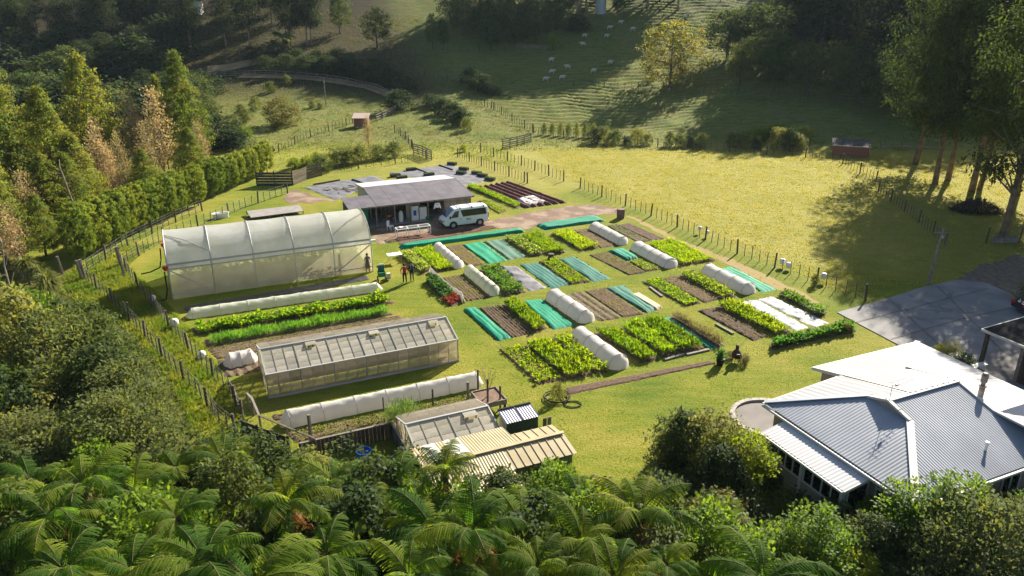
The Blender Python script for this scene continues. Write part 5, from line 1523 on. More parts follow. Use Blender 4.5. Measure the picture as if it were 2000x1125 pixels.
    for (px, py, yt, w, L_) in ((608, 862, 810, .2, 0), (752, 838, 776, .08, 1), (847, 818, 760, .11, 2), (915, 800, 746, .17, 3), (934, 768, 722, .12, 4), (953, 806, 740, .12, 5), (977, 800, 754, .12, 6)):
        p = G(px, py); o = link('timber_post', _post_me(w, height_to(p, yt), M_wood_grey if L_ in (0, 3) else M_post), None, p)
        tag(o, lab[L_], 'post', 'timber posts around the front beds')
    # posts of old gateways on the left
    for (px, py, yt, lb) in ((243, 538, 480, 'left tall gate post on the grass left of the polytunnel'), (236, 520, 482, 'right leaning gate post on the grass left of the polytunnel'), (160, 545, 508, 'stout grey strainer post at the corner by the clipped trees'), (167, 545, 506, 'second strainer post at the corner by the clipped trees'), (122, 535, 500, 'broken pale stump post under the clipped trees')):
        p = G(px, py); o = link('timber_post', _post_me(.26, height_to(p, yt), M_wood_grey), None, p); o.rotation_euler = (.06, -.05, 0); tag(o, lb, 'post')
fences()

# ------------------------------------------------------------------ poles
def pole(label, base, ytop, r, lean=(0, 0), arm=False):
    h = height_to(base, ytop)
    p = thing('power_pole', label, 'pole', tuple(base))
    top = Vector((lean[0], lean[1], h))
    mb = MB(); mb.tube([(0, 0, -.3), top * .5, top], [r, r * .9, r * .75], 8); obj('pole', mb, M_wood_grey, p, False)
    if arm:
        mb = MB(); mb.box(top + Vector((0, 0, -.4)), (1.6, .1, .1)); obj('cross_arm', mb, M_wood_grey, p, False)
    mb = MB(); mb.box(top + Vector((0, -.12, -.7)), (.14, .1, .2)); obj('bracket', mb, M_alu, p, False)
    return base + top
pole('thin pale pole standing in the shaded left paddock', GT(637, 208), 152, .1)
tp = pole('dark power pole beside the drive under the eucalypts', G(1812, 556), 446, .13, (0.35, .1), True)

# ------------------------------------------------------------------ white van
def van():
    v = thing('van', 'white passenger van with roof bars and dark side windows parked before the shed', 'van', (0, 0, 0))
    bl, al = 28.25, -69.25           # rear, near side
    L, Wd, Hh = 4.75, 1.72, 1.95
    # own axes: x forward (towards -EB), y to the near side (towards EA)
    def P(x, y, z): return EB * (bl - x) + EA * (al - Wd / 2 + y) + Vector((0, 0, z))
    v.location = P(L / 2, 0, 0)
    white = mat('white_van_paint', (.75, .75, .76), .25, spec=.5)
    dark = mat('van_black_trim', (.02, .02, .022), .5)
    glass = mat('van_window', (.012, .016, .02), .06, spec=.7)
    wind = mat('van_windscreen', (.03, .05, .07), .05, spec=.8)
    # body sections from rear to front: x, floor, belt half width, belt height, roof height, roof half width
    sec = [(0, .42, .8, 1.05, 1.82, .66), (.06, .36, .85, 1.05, 1.9, .72), (.35, .3, .86, 1.05, 1.95, .74), (1.6, .3, .86, 1.05, 1.97, .75), (2.9, .3, .86, 1.05, 1.96, .75), (3.55, .3, .86, 1.05, 1.9, .73), (4.05, .3, .85, 1.06, 1.5, .72), (4.42, .3, .84, 1.02, 1.12, .74), (4.62, .34, .8, .9, .98, .7), (4.75, .4, .72, .75, .8, .62)]
    V = []; F = []
    for (x, fl, hw, bh, rh, rw) in sec:
        ring = [(-hw * .95, fl), (-hw, fl + .15), (-hw, bh), (-rw - .02, rh - .1), (-rw + .1, rh), (0, rh + .03), (rw - .1, rh), (rw + .02, rh - .1), (hw, bh), (hw, fl + .15), (hw * .95, fl)]
        V += [tuple(P(x, y, z)) for y, z in ring]
    n = 11
    for i in range(len(sec) - 1):
        for k in range(n):
            k2 = (k + 1) % n
            F.append((i * n + k, i * n + k2, (i + 1) * n + k2, (i + 1) * n + k))
    mb = MB(); mb.v = V; mb.f = F; mb.m = [0] * len(F)
    mb.f += [tuple(range(n - 1, -1, -1)), tuple((len(sec) - 1) * n + k for k in range(n))]; mb.m += [0, 0]
    obj('body', mb, white, v)
    # side point on the glass house between belt and roof
    def sp(x, f, side=1, out=.012):
        xs = [s[0] for s in sec]
        hw = np.interp(x, xs, [s[2] for s in sec]); bh = np.interp(x, xs, [s[3] for s in sec]); rh = np.interp(x, xs, [s[4] for s in sec]) - .1; rw = np.interp(x, xs, [s[5] for s in sec]) + .02
        return P(x, side * (hw + (rw - hw) * f + out), bh + (rh - bh) * f)
    for sd in (1, -1):
        for (pts, nm) in (([(.22, .12), (2.75, .08), (2.98, .9), (.3, .92)], 'side_window'), ([(3.25, .06), (4.02, .1), (3.58, .86), (3.12, .9)], 'door_window')):
            mb = MB(); q = [sp(x, f, sd) for x, f in pts]; mb.slab(q, .01) if False else mb.add(q, [(0, 1, 2, 3)]); obj(nm, mb, glass, v)
        for xw in (.95, 3.78):
            c = P(xw, sd * .74, .33)
            ax = EA * sd
            def wheel(r0, w0, w1, m_, nm, par=None):
                mbw = MB(); pts = [c + ax * w0, c + ax * w1]; mbw.tube(pts, r0, 18); 
                o = obj(nm, mbw, m_, v if par is None else None)
                if par:
                    o.parent = par; o.location = o.location - origin_of(par)
                return o
            arch = MB(); arch.tube([c - ax * .02, c + ax * .128], .43, 20); obj('wheel_arch', arch, dark, v)
            w = wheel(.33, -.06, .14, dark, 'wheel'); 
            mbr = MB(); mbr.tube([c + ax * .1, c + ax * .15], .19, 14); me = mesh_data('rim', mbr, M_alu); me.transform(Matrix.Translation(-origin_of(w))); link('rim', me, w)
        mb = MB(); mb.box(P(4.12, sd * .98, 1.18), (.12, .16, .24), ROT); obj('wing_mirror', mb, dark, v)
        mb = MB(); mb.box(P(4.66, sd * .66, .82), (.12, .26, .2), ROT); obj('headlight', mb, M_alu, v)
        mb = MB(); mb.box(P(.0, sd * .76, 1.0), (.06, .14, .5), ROT); obj('tail_light', mb, M_red, v)
        mb = MB(); mb.box(P(1.9, sd * .872, .72), (3.0, .02, .04), ROT); obj('door_seam', mb, white, v)
        mb = MB(); mb.box(P(3.0, sd * .868, .95), (.22, .03, .05), ROT); obj('door_handle', mb, dark, v)
    mb = MB(); mb.add([P(4.40, -.66, 1.14), P(4.40, .66, 1.14), P(3.66, .66, 1.84), P(3.66, -.66, 1.84)], [(0, 1, 2, 3)])
    me_off = (P(1, 0, 0) - P(0, 0, 0)).normalized() * .05 + Vector((0, 0, .035)); mb.v = [tuple(Vector(q) + me_off) for q in mb.v]; obj('windscreen', mb, wind, v)
    mb = MB(); mb.add([P(-.012, -.62, 1.15), P(-.012, .62, 1.15), P(.0, .6, 1.75), P(.0, -.6, 1.75)], [(0, 1, 2, 3)]); obj('rear_window', mb, glass, v)
    mb = MB(); mb.box(P(4.72, 0, .42), (.16, 1.5, .22), ROT); obj('front_bumper', mb, dark, v)
    mb = MB(); mb.box(P(4.745, 0, .68), (.06, .9, .12), ROT); obj('grille', mb, dark, v)
    mb = MB(); mb.box(P(.0, 0, .45), (.14, 1.6, .2), ROT); obj('rear_bumper', mb, white, v)
    for x in (.5, 1.75, 3.0):
        mb = MB(); mb.tube([P(x, -.74, 2.0), P(x, -.7, 2.06), P(x, .7, 2.06), P(x, .74, 2.0)], .025, 6)
        for s_ in (-1, 1): mb.box(P(x, s_ * .72, 1.96), (.12, .06, .14), ROT)
        obj('roof_bar', mb, dark, v)
    # small black goat-like emblem of simple shapes on the near side
    em = MB(); y = .875
    def bar(x0, z0, x1, z1, w): 
        a, b = P(x0, y, z0), P(x1, y, z1); em.beam(a, b, .012, w, up=EA)
    bar_pts = [(2.32, .84, 2.12, .84, .1), (2.34, .84, 2.4, .93, .06), (2.3, .82, 2.28, .66, .035), (2.24, .8, 2.2, .68, .03), (2.14, .82, 2.1, .66, .035), (2.06, .66, 1.98, .92, .035), (1.98, .92, 1.9, .66, .035), (2.03, .75, 1.94, .75, .03), (2.42, .96, 2.46, .99, .025)]
    for q in bar_pts:
        a, b = P(q[0], y, q[1]), P(q[2], y, q[3]); d = (b - a); L_ = d.length; d.normalize()
        nz = EA; side = d.cross(nz).normalized()
        em.add([a + side * q[4] / 2, a - side * q[4] / 2, b - side * q[4] / 2, b + side * q[4] / 2], [(0, 1, 2, 3)])
    obj('door_emblem', em, dark, v)
van()
def car():
    c = G(1986, 612); v = thing('car', 'dark red-tailed car mostly hidden behind the carport roof', 'car', tuple(c))
    paint = mat('dark_car_paint', (.02, .03, .05), .25, spec=.5)
    fx = (EB * .95 + EA * .3).normalized(); fy = Vector((-fx.y, fx.x, 0))
    def P(x, y, z): return c + fx * x + fy * y + Vector((0, 0, z))
    sec = [(0, .35, .75, .85), (.5, .25, .85, .95), (1.0, .22, .87, 1.4), (2.4, .22, .87, 1.45), (3.2, .22, .86, .95), (4.1, .3, .75, .7)]
    mb = MB(); V = []
    for (x, f, w, t) in sec: V += [P(x, -w, f), P(x, -w, .8 if t > .8 else t - .1), P(x, -w * .78, t), P(x, w * .78, t), P(x, w, .8 if t > .8 else t - .1), P(x, w, f)]
    Fs = [(i * 6 + k, i * 6 + (k + 1) % 6, (i + 1) * 6 + (k + 1) % 6, (i + 1) * 6 + k) for i in range(5) for k in range(6)]
    mb.add(V, Fs + [(5, 4, 3, 2, 1, 0), (30, 31, 32, 33, 34, 35)]); obj('body', mb, paint, v)
    for s_ in (-1, 1):
        mb = MB(); mb.box(P(.02, s_ * .6, .75), (.12, .35, .22), math.atan2(fx.y, fx.x)); obj('tail_light', mb, M_red, v)
        for x in (.8, 3.2):
            mb = MB(); mb.tube([P(x, s_ * .7, .3), P(x, s_ * .9, .3)], .3, 14); obj('wheel', mb, M_hose, v)
    mb = MB(); mb.add([P(.52, -.62, 1.0), P(.52, .62, 1.0), P(.96, .6, 1.38), P(.96, -.6, 1.38)], [(0, 1, 2, 3)]); mb.v = [tuple(Vector(q) - fx * .03 + Vector((0, 0, .03))) for q in mb.v]; obj('rear_window', mb, M_glass_dark, v)
car()

# ------------------------------------------------------------------ people
def skin_mesh(verts, edges, radii, root=0, sub=1):
    me = bpy.data.meshes.new('body_cage'); me.from_pydata(verts, edges, [])
    ob = bpy.data.objects.new('body_cage', me); COL.objects.link(ob)
    md = ob.modifiers.new('skin', 'SKIN'); md.use_smooth_shade = True
    sv = me.skin_vertices[0].data
    for i, r in enumerate(radii):
        sv[i].radius = r if isinstance(r, (tuple, list)) else (r, r); sv[i].use_root = (i == root)
    s2 = ob.modifiers.new('sub', 'SUBSURF'); s2.levels = sub; s2.render_levels = sub
    dg = bpy.context.evaluated_depsgraph_get(); dg.update()
    out = bpy.data.meshes.new_from_object(ob.evaluated_get(dg))
    bpy.data.objects.remove(ob); bpy.data.meshes.remove(me)
    return out
M_skin = mat('skin', (.32, .19, .13), .6)
M_skin_dark = mat('brown_skin', (.2, .11, .07), .6)
M_hair = mat('dark_hair', (.015, .012, .01), .7)
M_navy = mat('dark_navy_cloth', (.022, .026, .045), .85)
M_blackc = mat('black_trousers', (.015, .015, .018), .85)
M_redc = mat('red_shirt_cloth', (.42, .018, .03), .8)
M_greyc = mat('grey_patterned_cloth', (.11, .085, .09), .85, col2=(.2, .16, .15), scale=18)
M_shoe = mat('brown_shoes', (.07, .03, .02), .7)
def person(label, loc, rz, top, bottom, skin, sleeves=.55, skirt=False, arms=((.05, .06), (.05, .06)), hcol=M_hair, stance=.11, legm=None, extra=None, H=1.72):
    root = thing('person', label, 'person', loc, rz)
    V = []; Ed = []; Rd = []
    def add(p, r, par=None):
        V.append(p); Rd.append(r)
        if par is not None: Ed.append((par, len(V) - 1))
        return len(V) - 1
    pel = add((0, 0, .93), (.155, .11)); wst = add((0, .0, 1.08), (.145, .1), pel); ch = add((0, .0, 1.26), (.175, .115), wst); sh = add((0, 0, 1.40), (.13, .085), ch)
    nk = add((0, .005, 1.47), (.055, .055), sh); hd0 = add((0, .01, 1.55), (.075, .085), nk); hd1 = add((0, .015, 1.64), (.085, .1), hd0); add((0, .0, 1.71), (.05, .06), hd1)
    add((0, .125, 1.605), (.012, .012), hd1)                       # nose
    for s_ in (-1, 1): add((s_ * .088, .0, 1.61), (.014, .02), hd1)  # ears
    for s_, (fw, out) in zip((-1, 1), arms):
        a = add((s_ * .19, 0, 1.375), (.062, .062), sh); e = add((s_ * (.25 + out), .0 + fw * .3, 1.11), (.045, .045), a)
        w = add((s_ * (.24 + out * .6 - max(0, fw) * .25), .03 + fw * 1.4, .90 + max(0, fw - .06) * 1.5), (.03, .03), e)
        hx, hy, hz = V[w]; pm = add((hx, hy + .02, hz - .07), (.036, .02), w)
        for k in range(4):
            b_ = add((hx + (k - 1.5) * .019, hy + .03, hz - .125), (.010, .010), pm); add((hx + (k - 1.5) * .019, hy + .045, hz - .165 - .012 * (k in (1, 2))), (.008, .008), b_)
        t_ = add((hx - s_ * .035, hy + .035, hz - .085), (.011, .011), pm); add((hx - s_ * .045, hy + .05, hz - .115), (.009, .009), t_)
    for s_ in (-1, 1):
        hp = add((s_ * .09, 0, .86), (.1, .105), pel); kn = add((s_ * stance, .02 * s_, .48), (.065, .068), hp); an = add((s_ * (stance + .015), .0, .1), (.045, .048), kn)
        add((s_ * (stance + .03), .13, .045), (.045, .035), an)
    me = skin_mesh(V, Ed, Rd, 0, 1)
    sc = H / 1.77
    mats = [skin, top, bottom, M_shoe]
    for m_ in mats: me.materials.append(m_)
    for p in me.polygons:
        c = p.center; p.use_smooth = True
        mi = 0
        if c.z < .085: mi = 3
        elif c.z < .93 and abs(c.x) < .21 and not (c.z > .7 and abs(c.x) > .19): mi = 2 if not (skirt and c.z < .5) else 0
        elif c.z < 1.445 and abs(c.x) < .2: mi = 1
        elif c.z > 1.40 - sleeves * .55 and c.z < 1.445: mi = 1
        p.material_index = mi
    me.transform(Matrix.Scale(sc, 4))
    link('body', me, root)
    mb = MB(); prof = []
    n = 10
    for i in range(6):
        a = i / 5 * 1.75
        prof.append((.108 * math.sin(a) + .004, .125 * math.cos(a)))
    mb.lathe((0, -.012, 1.63), prof[::-1], 12); me = mesh_data('hair', mb, hcol); shade(me); me.transform(Matrix.Scale(sc, 4)); link('hair', me, root)
    if skirt:
        mb = MB(); mb.lathe((0, 0, .42), [(.24, 0), (.2, .3), (.165, .55)], 14); me = mesh_data('skirt', mb, top); shade(me); me.transform(Matrix.Scale(sc, 4)); link('skirt', me, root)
    # eyes and mouth
    mb = MB()
    for s_ in (-1, 1): mb.box((s_ * .032, .108, 1.625), (.02, .01, .01))
    mb.box((0, .108, 1.553), (.04, .01, .008)); me = mesh_data('face_features', mb, M_hair); me.transform(Matrix.Scale(sc, 4)); link('face_features', me, root)
    return root
p1 = G(791, 553)
person('person in a red shirt and dark trousers standing on the lawn', tuple(p1), R(10), M_redc, M_blackc, M_skin, .45)
p2 = G(805, 549)
pp = person('person in dark jacket with a rucksack standing beside the leafy bed', tuple(p2), R(-150), M_navy, M_blackc, M_skin, 1.0, arms=((.12, .03), (.05, .05)))
bp = thing('rucksack', 'dark rucksack with pale straps worn by the person in the dark jacket', 'rucksack', tuple(p2), R(-150))
mb = MB(); mb.lathe((0, -.2, .98), [(.1, 0), (.15, .06), (.16, .3), (.1, .42)], 10); me = shade(mesh_data('bag', mb, M_navy)); link('bag', me, bp)
mb = MB()
for s_ in (-1, 1): mb.tube([(s_ * .1, -.14, 1.36), (s_ * .1, .02, 1.44), (s_ * .11, .135, 1.3), (s_ * .11, .06, 1.08), (s_ * .1, -.1, 1.02)], .018, 5)
link('strap', mesh_data('strap', mb, M_trim), bp)
p3 = G(719, 531)
person('person in a grey patterned dress standing against the polytunnel end', tuple(p3), R(200), M_greyc, M_greyc, M_skin_dark, .9, True, arms=((.2, .0), (.22, .0)), H=1.68)

# ------------------------------------------------------------------ yard things
def props():
    c = G(771, 512)
    t = thing('folding_table', 'small white square table on the lawn behind the red-shirted person', 'table', tuple(c), ROT)
    mb = MB(); mb.box((0, 0, .74), (1.25, .8, .04)); obj('table_top', mb, M_white, t, False)
    for x in (-.5, .5):
        for y in (-.32, .32):
            mb = MB(); mb.box((x, y, .36), (.04, .04, .72)); obj('leg', mb, M_alu, t, False)
    c = G(746, 548)
    k = thing('garden_cart', 'dark green garden cart with grey tray on the lawn near the red-shirted person', 'cart', tuple(c), R(15))
    mb = MB(); mb.box((0, 0, .5), (.6, .8, .1)); mb.box((-.28, 0, .66), (.04, .8, .3)); mb.box((.28, 0, .66), (.04, .8, .3)); mb.box((0, -.38, .66), (.6, .04, .3)); obj('tray', mb, M_greenp, k, False)
    mb = MB(); mb.box((0, .2, 1.0), (.5, .06, .7)); obj('back_panel', mb, M_greenp, k, False)
    mb = MB(); mb.box((0, .24, 1.3), (.5, .2, .1)); obj('seat_pad', mb, M_frame_pale, k, False)
    for x in (-.32, .32):
        for y in (-.28, .28):
            mb = MB(); mb.tube([(x - .04, y, .17), (x + .04, y, .17)], .17, 12); obj('wheel', mb, M_hose, k, False)
    mb = MB(); mb.box((.55, 0, .35), (.3, .3, .5)); obj('side_box', mb, M_cream, k, False)
    def barrel(label, px, py, r, h, m, name='barrel', lid=True):
        c = G(px, py); b = thing(name, label, 'barrel', tuple(c))
        mb = MB(); mb.lathe((0, 0, 0), [(r * .9, 0), (r, h * .3), (r, h * .7), (r * .95, h)] + ([] if lid else [(r * .85, h), (r * .78, .12)]), 14); me = mesh_data('drum', mb, m); link('drum', me, b)
        if lid: mb = MB(); mb.lathe((0, 0, h), [(r * .98, 0), (r * .98, .04), (.05, .05)], 14); link('lid', mesh_data('lid', mb, m), b)
    barrel('rusty brown drum standing where the gravel meets the paddock fence', 1212, 426, .42, .95, mat('rusty_drum', (.2, .1, .08), .8, col2=(.12, .08, .07), scale=4))
    barrel('blue plastic tub among the ferns below the timber yard', 712, 898, .42, .55, M_bluep, 'tub', False)
    for lb, px, py, zz, r in (('white container hanging on the paddock fence, left one of the back pair', 1366, 456, .55, .2), ('grey container hanging on the paddock fence, right one of the back pair', 1381, 463, .5, .18), ('white container on the paddock fence, left one of the front pair', 1527, 522, .55, .26), ('white container on the paddock fence, right one of the front pair', 1539, 527, .45, .25), ('single white container on the shaded paddock fence', 1607, 552, .6, .26),
                              ('white container on the left inner fence beside the long leafy bed', 343, 640, .45, .26), ('white container on the left inner fence beside the spring onions', 396, 700, .3, .24), ('blue-grey container near the polytunnel corner', 300, 590, .35, .22)):
        p = G(px, py); o = link('container', shade(mesh_data('container', MB().lathe((0, 0, 0), [(r * .6, 0), (r, r * .5), (r, r * 1.3), (r * .7, r * 1.8), (r * .3, r * 1.9)], 12), M_white)), None, (p.x, p.y, zz - r)); tag(o, lb, 'container', 'white containers on the fences')
    # dark bundles and planter trays on the weed mats
    crates = [(883, 322, 'farthest tray'), (906, 332, 'second tray from the far corner'), (901, 340, 'long dark tray'), (931, 340, 'tray third along the fence side'), (942, 345, 'tray fourth along the fence side'), (957, 352, 'tray at the near right corner'), (772, 345, 'earthy heap-like tray at the left'), (785, 349, 'brown tray nearest the pale roof'), (803, 333, 'low tray at the back edge'), (838, 343, 'low tray beside the seam')]
    for px, py, lb in crates:
        c = G(px, py); b = thing('planter_tray', lb + ' on the weed mat behind the shed', 'planter', tuple(c), ROT + (0 if px < 860 else -.9), 'planter trays on the weed mat behind the shed')
        mb = MB()
        for (x, y, sx, sy) in ((0, .26, 1.3, .04), (0, -.26, 1.3, .04), (.63, 0, .04, .5), (-.63, 0, .04, .5)): mb.box((x, y, .2), (sx, sy, .34))
        obj('tray', mb, M_wood_dark, b, False)
        mb = MB(); mb.box((0, 0, .2), (1.22, .48, .26)); obj('soil', mb, M_soil, b, False)
        V, F = crop_np([Vector((-.55, .2, 0)), Vector((.55, .2, 0)), Vector((.55, -.2, 0)), Vector((-.55, -.2, 0))], 3, .12, 4, .14, .03, (30, 85), .32, seed=px); stuff(link('seedlings', mesh_np('seedlings', V, F, L_dark), b))
    for q, lb in (((612, 362, 664, 353), 'dark plastic roll lying across the left weed mat'), ((688, 352, 712, 360), 'black pipe lying on the left weed mat'), ((812, 330, 842, 342), 'timber edging across the weed mat behind the shed'), ((858, 324, 884, 333), 'dark seam roll along the far weed mat')):
        a, b = G(q[0], q[1]), G(q[2], q[3]); mb = MB(); mb.tube([a + Vector((0, 0, .12)), a.lerp(b, .5) + Vector((.03, .05, .1)), b + Vector((0, 0, .12))], .09, 6); tag(obj('roll', mb, M_black), lb, 'roll')
    rr = random.Random(8)
    hp = MB()
    c = G(672, 372)
    for k in range(26):
        p = c + Vector((rr.gauss(0, 1.3), rr.gauss(0, .8), .1)); d = Vector((rr.uniform(-1, 1), rr.uniform(-1, 1), rr.uniform(-.05, .15))).normalized() * rr.uniform(.3, .7)
        hp.beam(p - d, p + d, .1, .05)
    tag(obj('timber_heap', hp, M_wood_grey), 'heap of loose grey timber beside the cream shed wall', 'timber heap')
    # pale panel on trestles, boat-like white tub
    a, b, c2, d = G(482, 412, .45), G(585, 400, .45), G(592, 412, .3), G(490, 425, .3)
    pn = thing('panel', 'large grey panel propped on the grass above the polytunnel', 'panel', tuple(((a + c2) / 2).xy.to_3d()))
    mb = MB(); mb.slab([a, b, c2, d], .06); obj('sheet', mb, mat('grey_panel', (.33, .3, .28), .6, col2=(.26, .24, .22), scale=2), pn)
    for p in (a, b, c2, d): mb = MB(); mb.box(Vector((p.x, p.y, p.z / 2)) * 1.0, (.1, .1, p.z - .07)); obj('support', mb, M_wood_dark, pn)
    c = G(432, 425); tb = thing('bathtub', 'old white bathtub on the grass above the polytunnel', 'bathtub', tuple(c), .5)
    mb = MB(); V = []; n = 16
    for (sx, sy, z) in ((.75, .32, 0), (.85, .42, .5), (.9, .46, .52), (.8, .36, .5), (.65, .26, .15)):
        V += [(sx * math.cos(2 * math.pi * k / n), sy * math.sin(2 * math.pi * k / n), z) for k in range(n)]
    Fs = [(i * n + k, i * n + (k + 1) % n, (i + 1) * n + (k + 1) % n, (i + 1) * n + k) for i in range(4) for k in range(n)] + [tuple(range(n - 1, -1, -1)), tuple(4 * n + k for k in range(n))]
    mb.add(V, Fs); obj('basin', mb, M_white, tb, False)
    mb = MB(); mb.tube([(.7, 0, .5), (.7, 0, .7), (.55, 0, .72)], .025, 6); obj('tap', mb, M_alu, tb, False)
    # stump, chiminea, planks
    c = G(1076, 506); mb = MB(); mb.lathe(c, [(.3, 0), (.26, .25), (.27, .5), (.2, .52)], 10); tag(obj('stump', mb, M_wood_dark), 'dark stump between the pale bean bed and the lettuce bed', 'stump')
    for q, lb in (((1269, 562, 1293, 580), 'grey plank lying beside the bright lettuce bed on the cross path'), ((1398, 634, 1432, 653), 'grey plank lying beside the brown furrowed bed'), ((1298, 704, 1336, 693), 'left timber edging plank before the tall front beds'), ((1341, 694, 1385, 684), 'right timber edging plank before the narrow green net')):
        a, b = G(q[0], q[1]), G(q[2], q[3]); mb = MB(); mb.beam(a + Vector((0, 0, .06)), b + Vector((0, 0, .06)), .18, .1); tag(obj('plank', mb, M_wood_grey), lb, 'plank')
    for k in range(2):
        a, b = G(1277 + k * 5, 908 - k * 2), G(1366 + k * 8, 968 - k * 2); mb = MB(); mb.beam(a + Vector((0, 0, .1)), b + Vector((0, 0, .1)), .2, .18); tag(obj('sleeper', mb, M_wood_grey), ('outer' if k == 0 else 'inner') + ' grey timber sleeper edging the big yellow shrub border', 'timber sleeper')
    c = G(1437, 706); ch = thing('chiminea', 'dark terracotta garden chiminea at the lawn corner', 'chiminea', tuple(c))
    mb = MB(); mb.lathe((0, 0, .2), [(.12, 0), (.34, .15), (.4, .4), (.3, .65), (.14, .8), (.12, 1.15), (.16, 1.2)], 14); mb.v = [(x * .8, y * .8, .2 + (z - .2) * .8) for x, y, z in mb.v]; me = shade(mesh_data('pot', mb, mat('dark_terracotta', (.11, .045, .03), .8, col2=(.07, .035, .025), scale=5))); link('pot', me, ch)
    for k in range(3):
        a = k * 2.1; mb = MB(); mb.tube([(math.cos(a) * .3, math.sin(a) * .3, 0), (math.cos(a) * .2, math.sin(a) * .2, .3)], .025, 5); obj('leg', mb, M_hose, ch, False)
    mb = MB(); mb.box((0, -.36, .58), (.22, .1, .2)); obj('fire_mouth', mb, M_hose, ch, False)
    c = G(1406, 712); pt = thing('plant_pot', 'green leafy plant in a dark pot beside the chiminea', 'potted plant', tuple(c))
    mb = MB(); mb.lathe((0, 0, 0), [(.2, 0), (.28, .4), (.3, .42)], 12); link('pot', mesh_data('pot', mb, M_hose), pt)
    rg = np.random.default_rng(3); C = np.repeat(np.array([[0, 0, .42]]), 260, 0) + rg.normal(0, .12, (260, 3)) * [1, 1, 1.6] + [0, 0, .2]
    V, F = leaf_fan(C, rg.uniform(0, 6.28, 260), rg.uniform(-.2, 1.2, 260), rg.uniform(.15, .3, 260), rg.uniform(.04, .07, 260)); stuff(link('leaves', mesh_np('leaves', V, F, L_mid), pt))
    # hoses
    c = G(1087, 778); pts = []
    for k in range(34):
        a = k * .42; pts.append(c + Vector((math.cos(a) * (.62 + .006 * k), math.sin(a) * (.6 + .006 * k), .05 + .004 * k)))
    for k in range(14): pts.append(c + Vector((.9 + .5 * math.cos(-k * .5 + 2.8), -.75 + .35 * math.sin(-k * .5 + 2.8), .05)))
    mb = MB(); mb.tube(pts, .035, 6); tag(obj('hose', mb, M_hose), 'black irrigation hose coiled round the shrub at the lawn corner', 'hose')
    # raised box with bare tree
    c = G(955, 795); bx = thing('raised_box', 'raised timber box of pale soil behind the green shed', 'planter', tuple(c), ROT)
    mb = MB()
    for (x, y, sx, sy) in ((0, .8, 1.5, .06), (0, -.8, 1.5, .06), (.75, 0, .06, 1.6), (-.75, 0, .06, 1.6)): mb.box((x, y, .62), (sx, sy, .3))
    obj('side_board', mb, M_wood_grey, bx, False)
    mb = MB(); mb.box((0, 0, .62), (1.45, 1.55, .16)); obj('soil', mb, M_gravel, bx, False)
    for x in (-.68, .68):
        for y in (-.72, .72): mb = MB(); mb.box((x, y, .3), (.12, .12, .6)); obj('leg', mb, M_wood_dark, bx, False)
    # leaf heap and log under the eucalypts
    c = G(1905, 412); V = []; F = []
    rg = np.random.default_rng(9); n = 3000
    th = rg.uniform(0, 6.28, n); rd = np.sqrt(rg.random(n)); C = np.stack([c.x + np.cos(th) * rd * 2.6, c.y + np.sin(th) * rd * 1.8, 1.35 * (1 - rd ** 1.5) * rg.random(n) ** .4 + .02], 1)
    V, F = leaf_fan(C, rg.uniform(0, 6.28, n), rg.uniform(-.3, .9, n), rg.uniform(.3, .7, n), rg.uniform(.02, .05, n))
    tag(obj_np('brush_heap', V, F, mat('dead_brush', (.09, .06, .045), .9, col2=(.05, .035, .03), scale=3)), 'dark heap of dead branches under the eucalypts', 'brush heap')
    c = G(1962, 474); mb = MB(); mb.lathe((0, 0, 0), [(.2, 0), (.2, .1)], 4); 
    tr = thing('trough', 'low timber trough at the foot of the right eucalypt', 'trough', tuple(c), .1)
    mb = MB()
    for (x, y, sx, sy) in ((0, .3, 2.2, .06), (0, -.3, 2.2, .06), (1.1, 0, .06, .6), (-1.1, 0, .06, .6), ): mb.box((x, y, .3), (sx, sy, .5))
    obj('side_board', mb, M_wood_grey, tr, False)
    mb = MB(); mb.box((0, 0, .08), (2.15, .55, .1)); obj('base_board', mb, M_wood_dark, tr, False)
    # small quad of things by the orchard: dark cart on grass
    c = G(524, 296); q_ = thing('quad_bike', 'small dark farm quad bike parked beyond the clipped trees', 'quad bike', tuple(c), 1.0)
    mb = MB(); mb.box((0, 0, .65), (.8, 1.5, .25)); mb.box((0, -.1, .85), (.4, .8, .2)); obj('body', mb, M_navy, q_, False)
    mb = MB(); mb.tube([(-.4, .55, 1.1), (.4, .55, 1.1)], .04, 6); mb.tube([(0, .6, .7), (0, .55, 1.1)], .05, 6); obj('handlebar', mb, M_hose, q_, False)
    for x in (-.42, .42):
        for y in (-.55, .55): mb = MB(); mb.tube([(x - .12, y, .3), (x + .12, y, .3)], .3, 12); obj('wheel', mb, M_hose, q_, False)
props()

